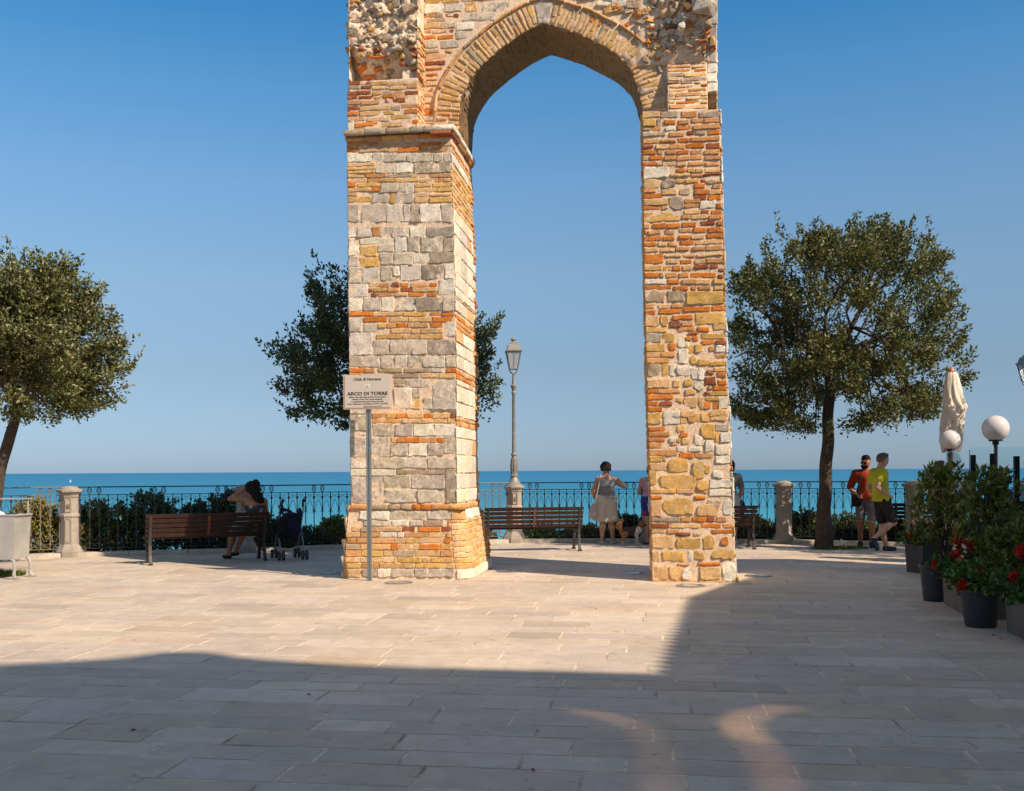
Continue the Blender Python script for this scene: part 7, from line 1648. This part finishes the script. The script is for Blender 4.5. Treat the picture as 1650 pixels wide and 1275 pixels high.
D2 = 19.0; p = at(1530.5, 758, D2 - 2.0); globe(at(1530.5, 758, 17.0), 16.3 / FPX * 17.0, at(1530.5, 709, 17.0).z, 'smaller white globe lamp in front of the closed parasol')
# parasol
canv = cloth('cream_canvas', (.62, .56, .47), .06, 6); DPa = 17.6; pp_ = at(1534, 758, DPa); po_ = thing('closed_parasol', (pp_.x, pp_.y, .0), 0, 'closed cream canvas parasol with a wooden finial on the terrace', 'parasol'); k = DPa / FPX
wd = pmat('orange_wood', (.50, .17, .06), rough=.5, var=.15)
def zof(y): return at(1534, y, DPa).z
mb = MB(); mb.tube([(0, 0, .12), (0, 0, zof(600))], .024, n=12); mb.build('pole', wd, po_, smooth=True)
mb = MB(); mb.lathe([(.03, zof(601)), (.055, zof(599)), (.05, zof(597)), (.03, zof(594)), (.022, zof(592.5)), (.008, zof(590))], n=16); mb.build('finial', wd, po_, smooth=True)
rowsP = [(600, 1526, 1542), (606, 1524, 1545), (620, 1522, 1548), (635, 1521, 1552), (648, 1520.5, 1556), (656, 1520, 1560), (660, 1521, 1558.5), (668, 1519, 1554), (680, 1516, 1554), (692, 1514, 1553), (702, 1513.5, 1552), (715, 1515, 1550), (728, 1518, 1549)]
V = []; na = 56
ys = np.linspace(600, 728, 60)
for j, y in enumerate(ys):
    xl_ = np.interp(y, [r[0] for r in rowsP], [r[1] for r in rowsP]); xr_ = np.interp(y, [r[0] for r in rowsP], [r[2] for r in rowsP]); cxp = ((xl_ + xr_) / 2 - 1534) * k; hw = (xr_ - xl_) / 2 * k
    t = (y - 600) / 128
    for i in range(na):
        a = 2 * math.pi * i / na; fold = 1 - (.05 + .26 * min(1, t * 2.0)) * (.5 - .5 * math.cos(8 * a + 1.2 * math.sin(3 * t * 3))) - .04 * math.sin(13 * a + 9 * t); r_ = hw * fold * (1 + .04 * math.sin(2 * a + 5 * t))
        V.append((cxp + r_ * math.cos(a), r_ * .85 * math.sin(a), zof(y) + .02 * math.sin(8 * a) * t))
i = np.arange(len(V)).reshape(60, na); F = np.stack([i[:-1], np.roll(i[:-1], -1, 1), np.roll(i[1:], -1, 1), i[1:]], -1).reshape(-1, 4)
np_mesh('canopy', np.array(V), [F], canv, parent=po_)
sdf_mesh('tie_fold', [('c', V3((1524 - 1534) * k, -.10, zof(655)), V3((1534 - 1534) * k, -.13, zof(672)), .04, .055), ('c', V3((1545 - 1534) * k, -.12, zof(660)), V3((1557 - 1534) * k, -.03, zof(657)), .05, .045), ('c', V3((1536 - 1534) * k, -.13, zof(672)), V3((1546 - 1534) * k, -.10, zof(700)), .045, .03)], canv, po_, h=.012, noise=(.012, 8))
# ------------------------------------------------------------------ tiny far things
p = at(113.6, 780.5, 4450); sb_ = thing('sailing_boat', (p.x, p.y, SEA), 0, 'tiny white sailing boat far out on the sea above the leftmost stone post', 'sailing boat')
wh_ = pmat('white_sail', (.8, .8, .8), rough=.6, var=0)
mb = MB(); mb.prism([Vector((-4.5, 0, 1.2)), Vector((-3.4, 0, .1)), Vector((3.0, 0, .1)), Vector((4.5, 0, 1.4))], Vector((0, 2, 0))); mb.build('hull', wh_, sb_)
mb = MB(); mb.prism([Vector((-.3, .9, 1.8)), Vector((-3.8, .9, 1.8)), Vector((-.3, .9, 13))], Vector((0, .15, 0))); mb.build('mainsail', wh_, sb_); mb = MB(); mb.prism([Vector((.2, .9, 1.8)), Vector((4.0, .9, 1.6)), Vector((.2, .9, 11.5))], Vector((0, .15, 0))); mb.build('jib', wh_, sb_)
mb = MB(); mb.tube([(-.05, 1, 1.2), (-.05, 1, 13.5)], .1, n=6); mb.build('mast', wh_, sb_)
p = at(1460, 702, 170); gb_ = thing('flying_bird', p, .6, 'tiny dark bird flying above the sea between the right tree and the parasol', 'bird')
mb = MB(); mb.lathe([(.002, -.22), (.05, -.12), (.07, 0), (.05, .12), (.03, .2), (.002, .25)], n=10); bb = mb.build('body', pmat('dark_feathers', (.06, .06, .06), rough=.8), gb_, smooth=True); bb.rotation_euler = (math.pi / 2, 0, 0)
for sg in (-1, 1): mb = MB(); mb.prism([Vector((sg * .04, .08, 0)), Vector((sg * .30, .12, .10)), Vector((sg * .55, -.04, .03)), Vector((sg * .28, -.02, .09)), Vector((sg * .04, -.08, 0))], Vector((0, 0, .012))); mb.build('wing', pmat('dark_feathers', (.06, .06, .06), rough=.8), gb_)
# fallen petals and small debris on the paving
rs = np.random.RandomState(77)
litter = [gnd(850, 1242), gnd(1610, 1030), gnd(1600, 1025), gnd(206, 1178), gnd(494, 1120)]
for j, (g_, c_, nm_, lb_) in enumerate(zip(litter, [(.4, .02, .02), (.4, .02, .02), (.35, .02, .02), (.02, .02, .02), (.03, .02, .02)], ['petal', 'petal', 'petal', 'dry_leaf', 'dry_leaf'],
        ['red petal lying in a paving joint near the bottom centre', 'red petal on the paving beside the wide round pot', 'second red petal on the paving nearer the wide round pot', 'dark dry leaf on the shaded paving at lower left', 'small dark dry leaf on the shaded paving left of centre'])):
    V, F, Cc = leaf_cloud(np.array([[g_.x, g_.y, .008]]), np.array([[1., .2, 0]]), 3, .03, .012, .006, .02, c_, .1, rs, up=0); V[:, 2] = np.clip(V[:, 2], .003, .014); o = np_mesh(nm_, V, [F], LEAF2, col=Cc, smooth=False); tag(o, lb_, 'petal' if nm_ == 'petal' else 'leaf')
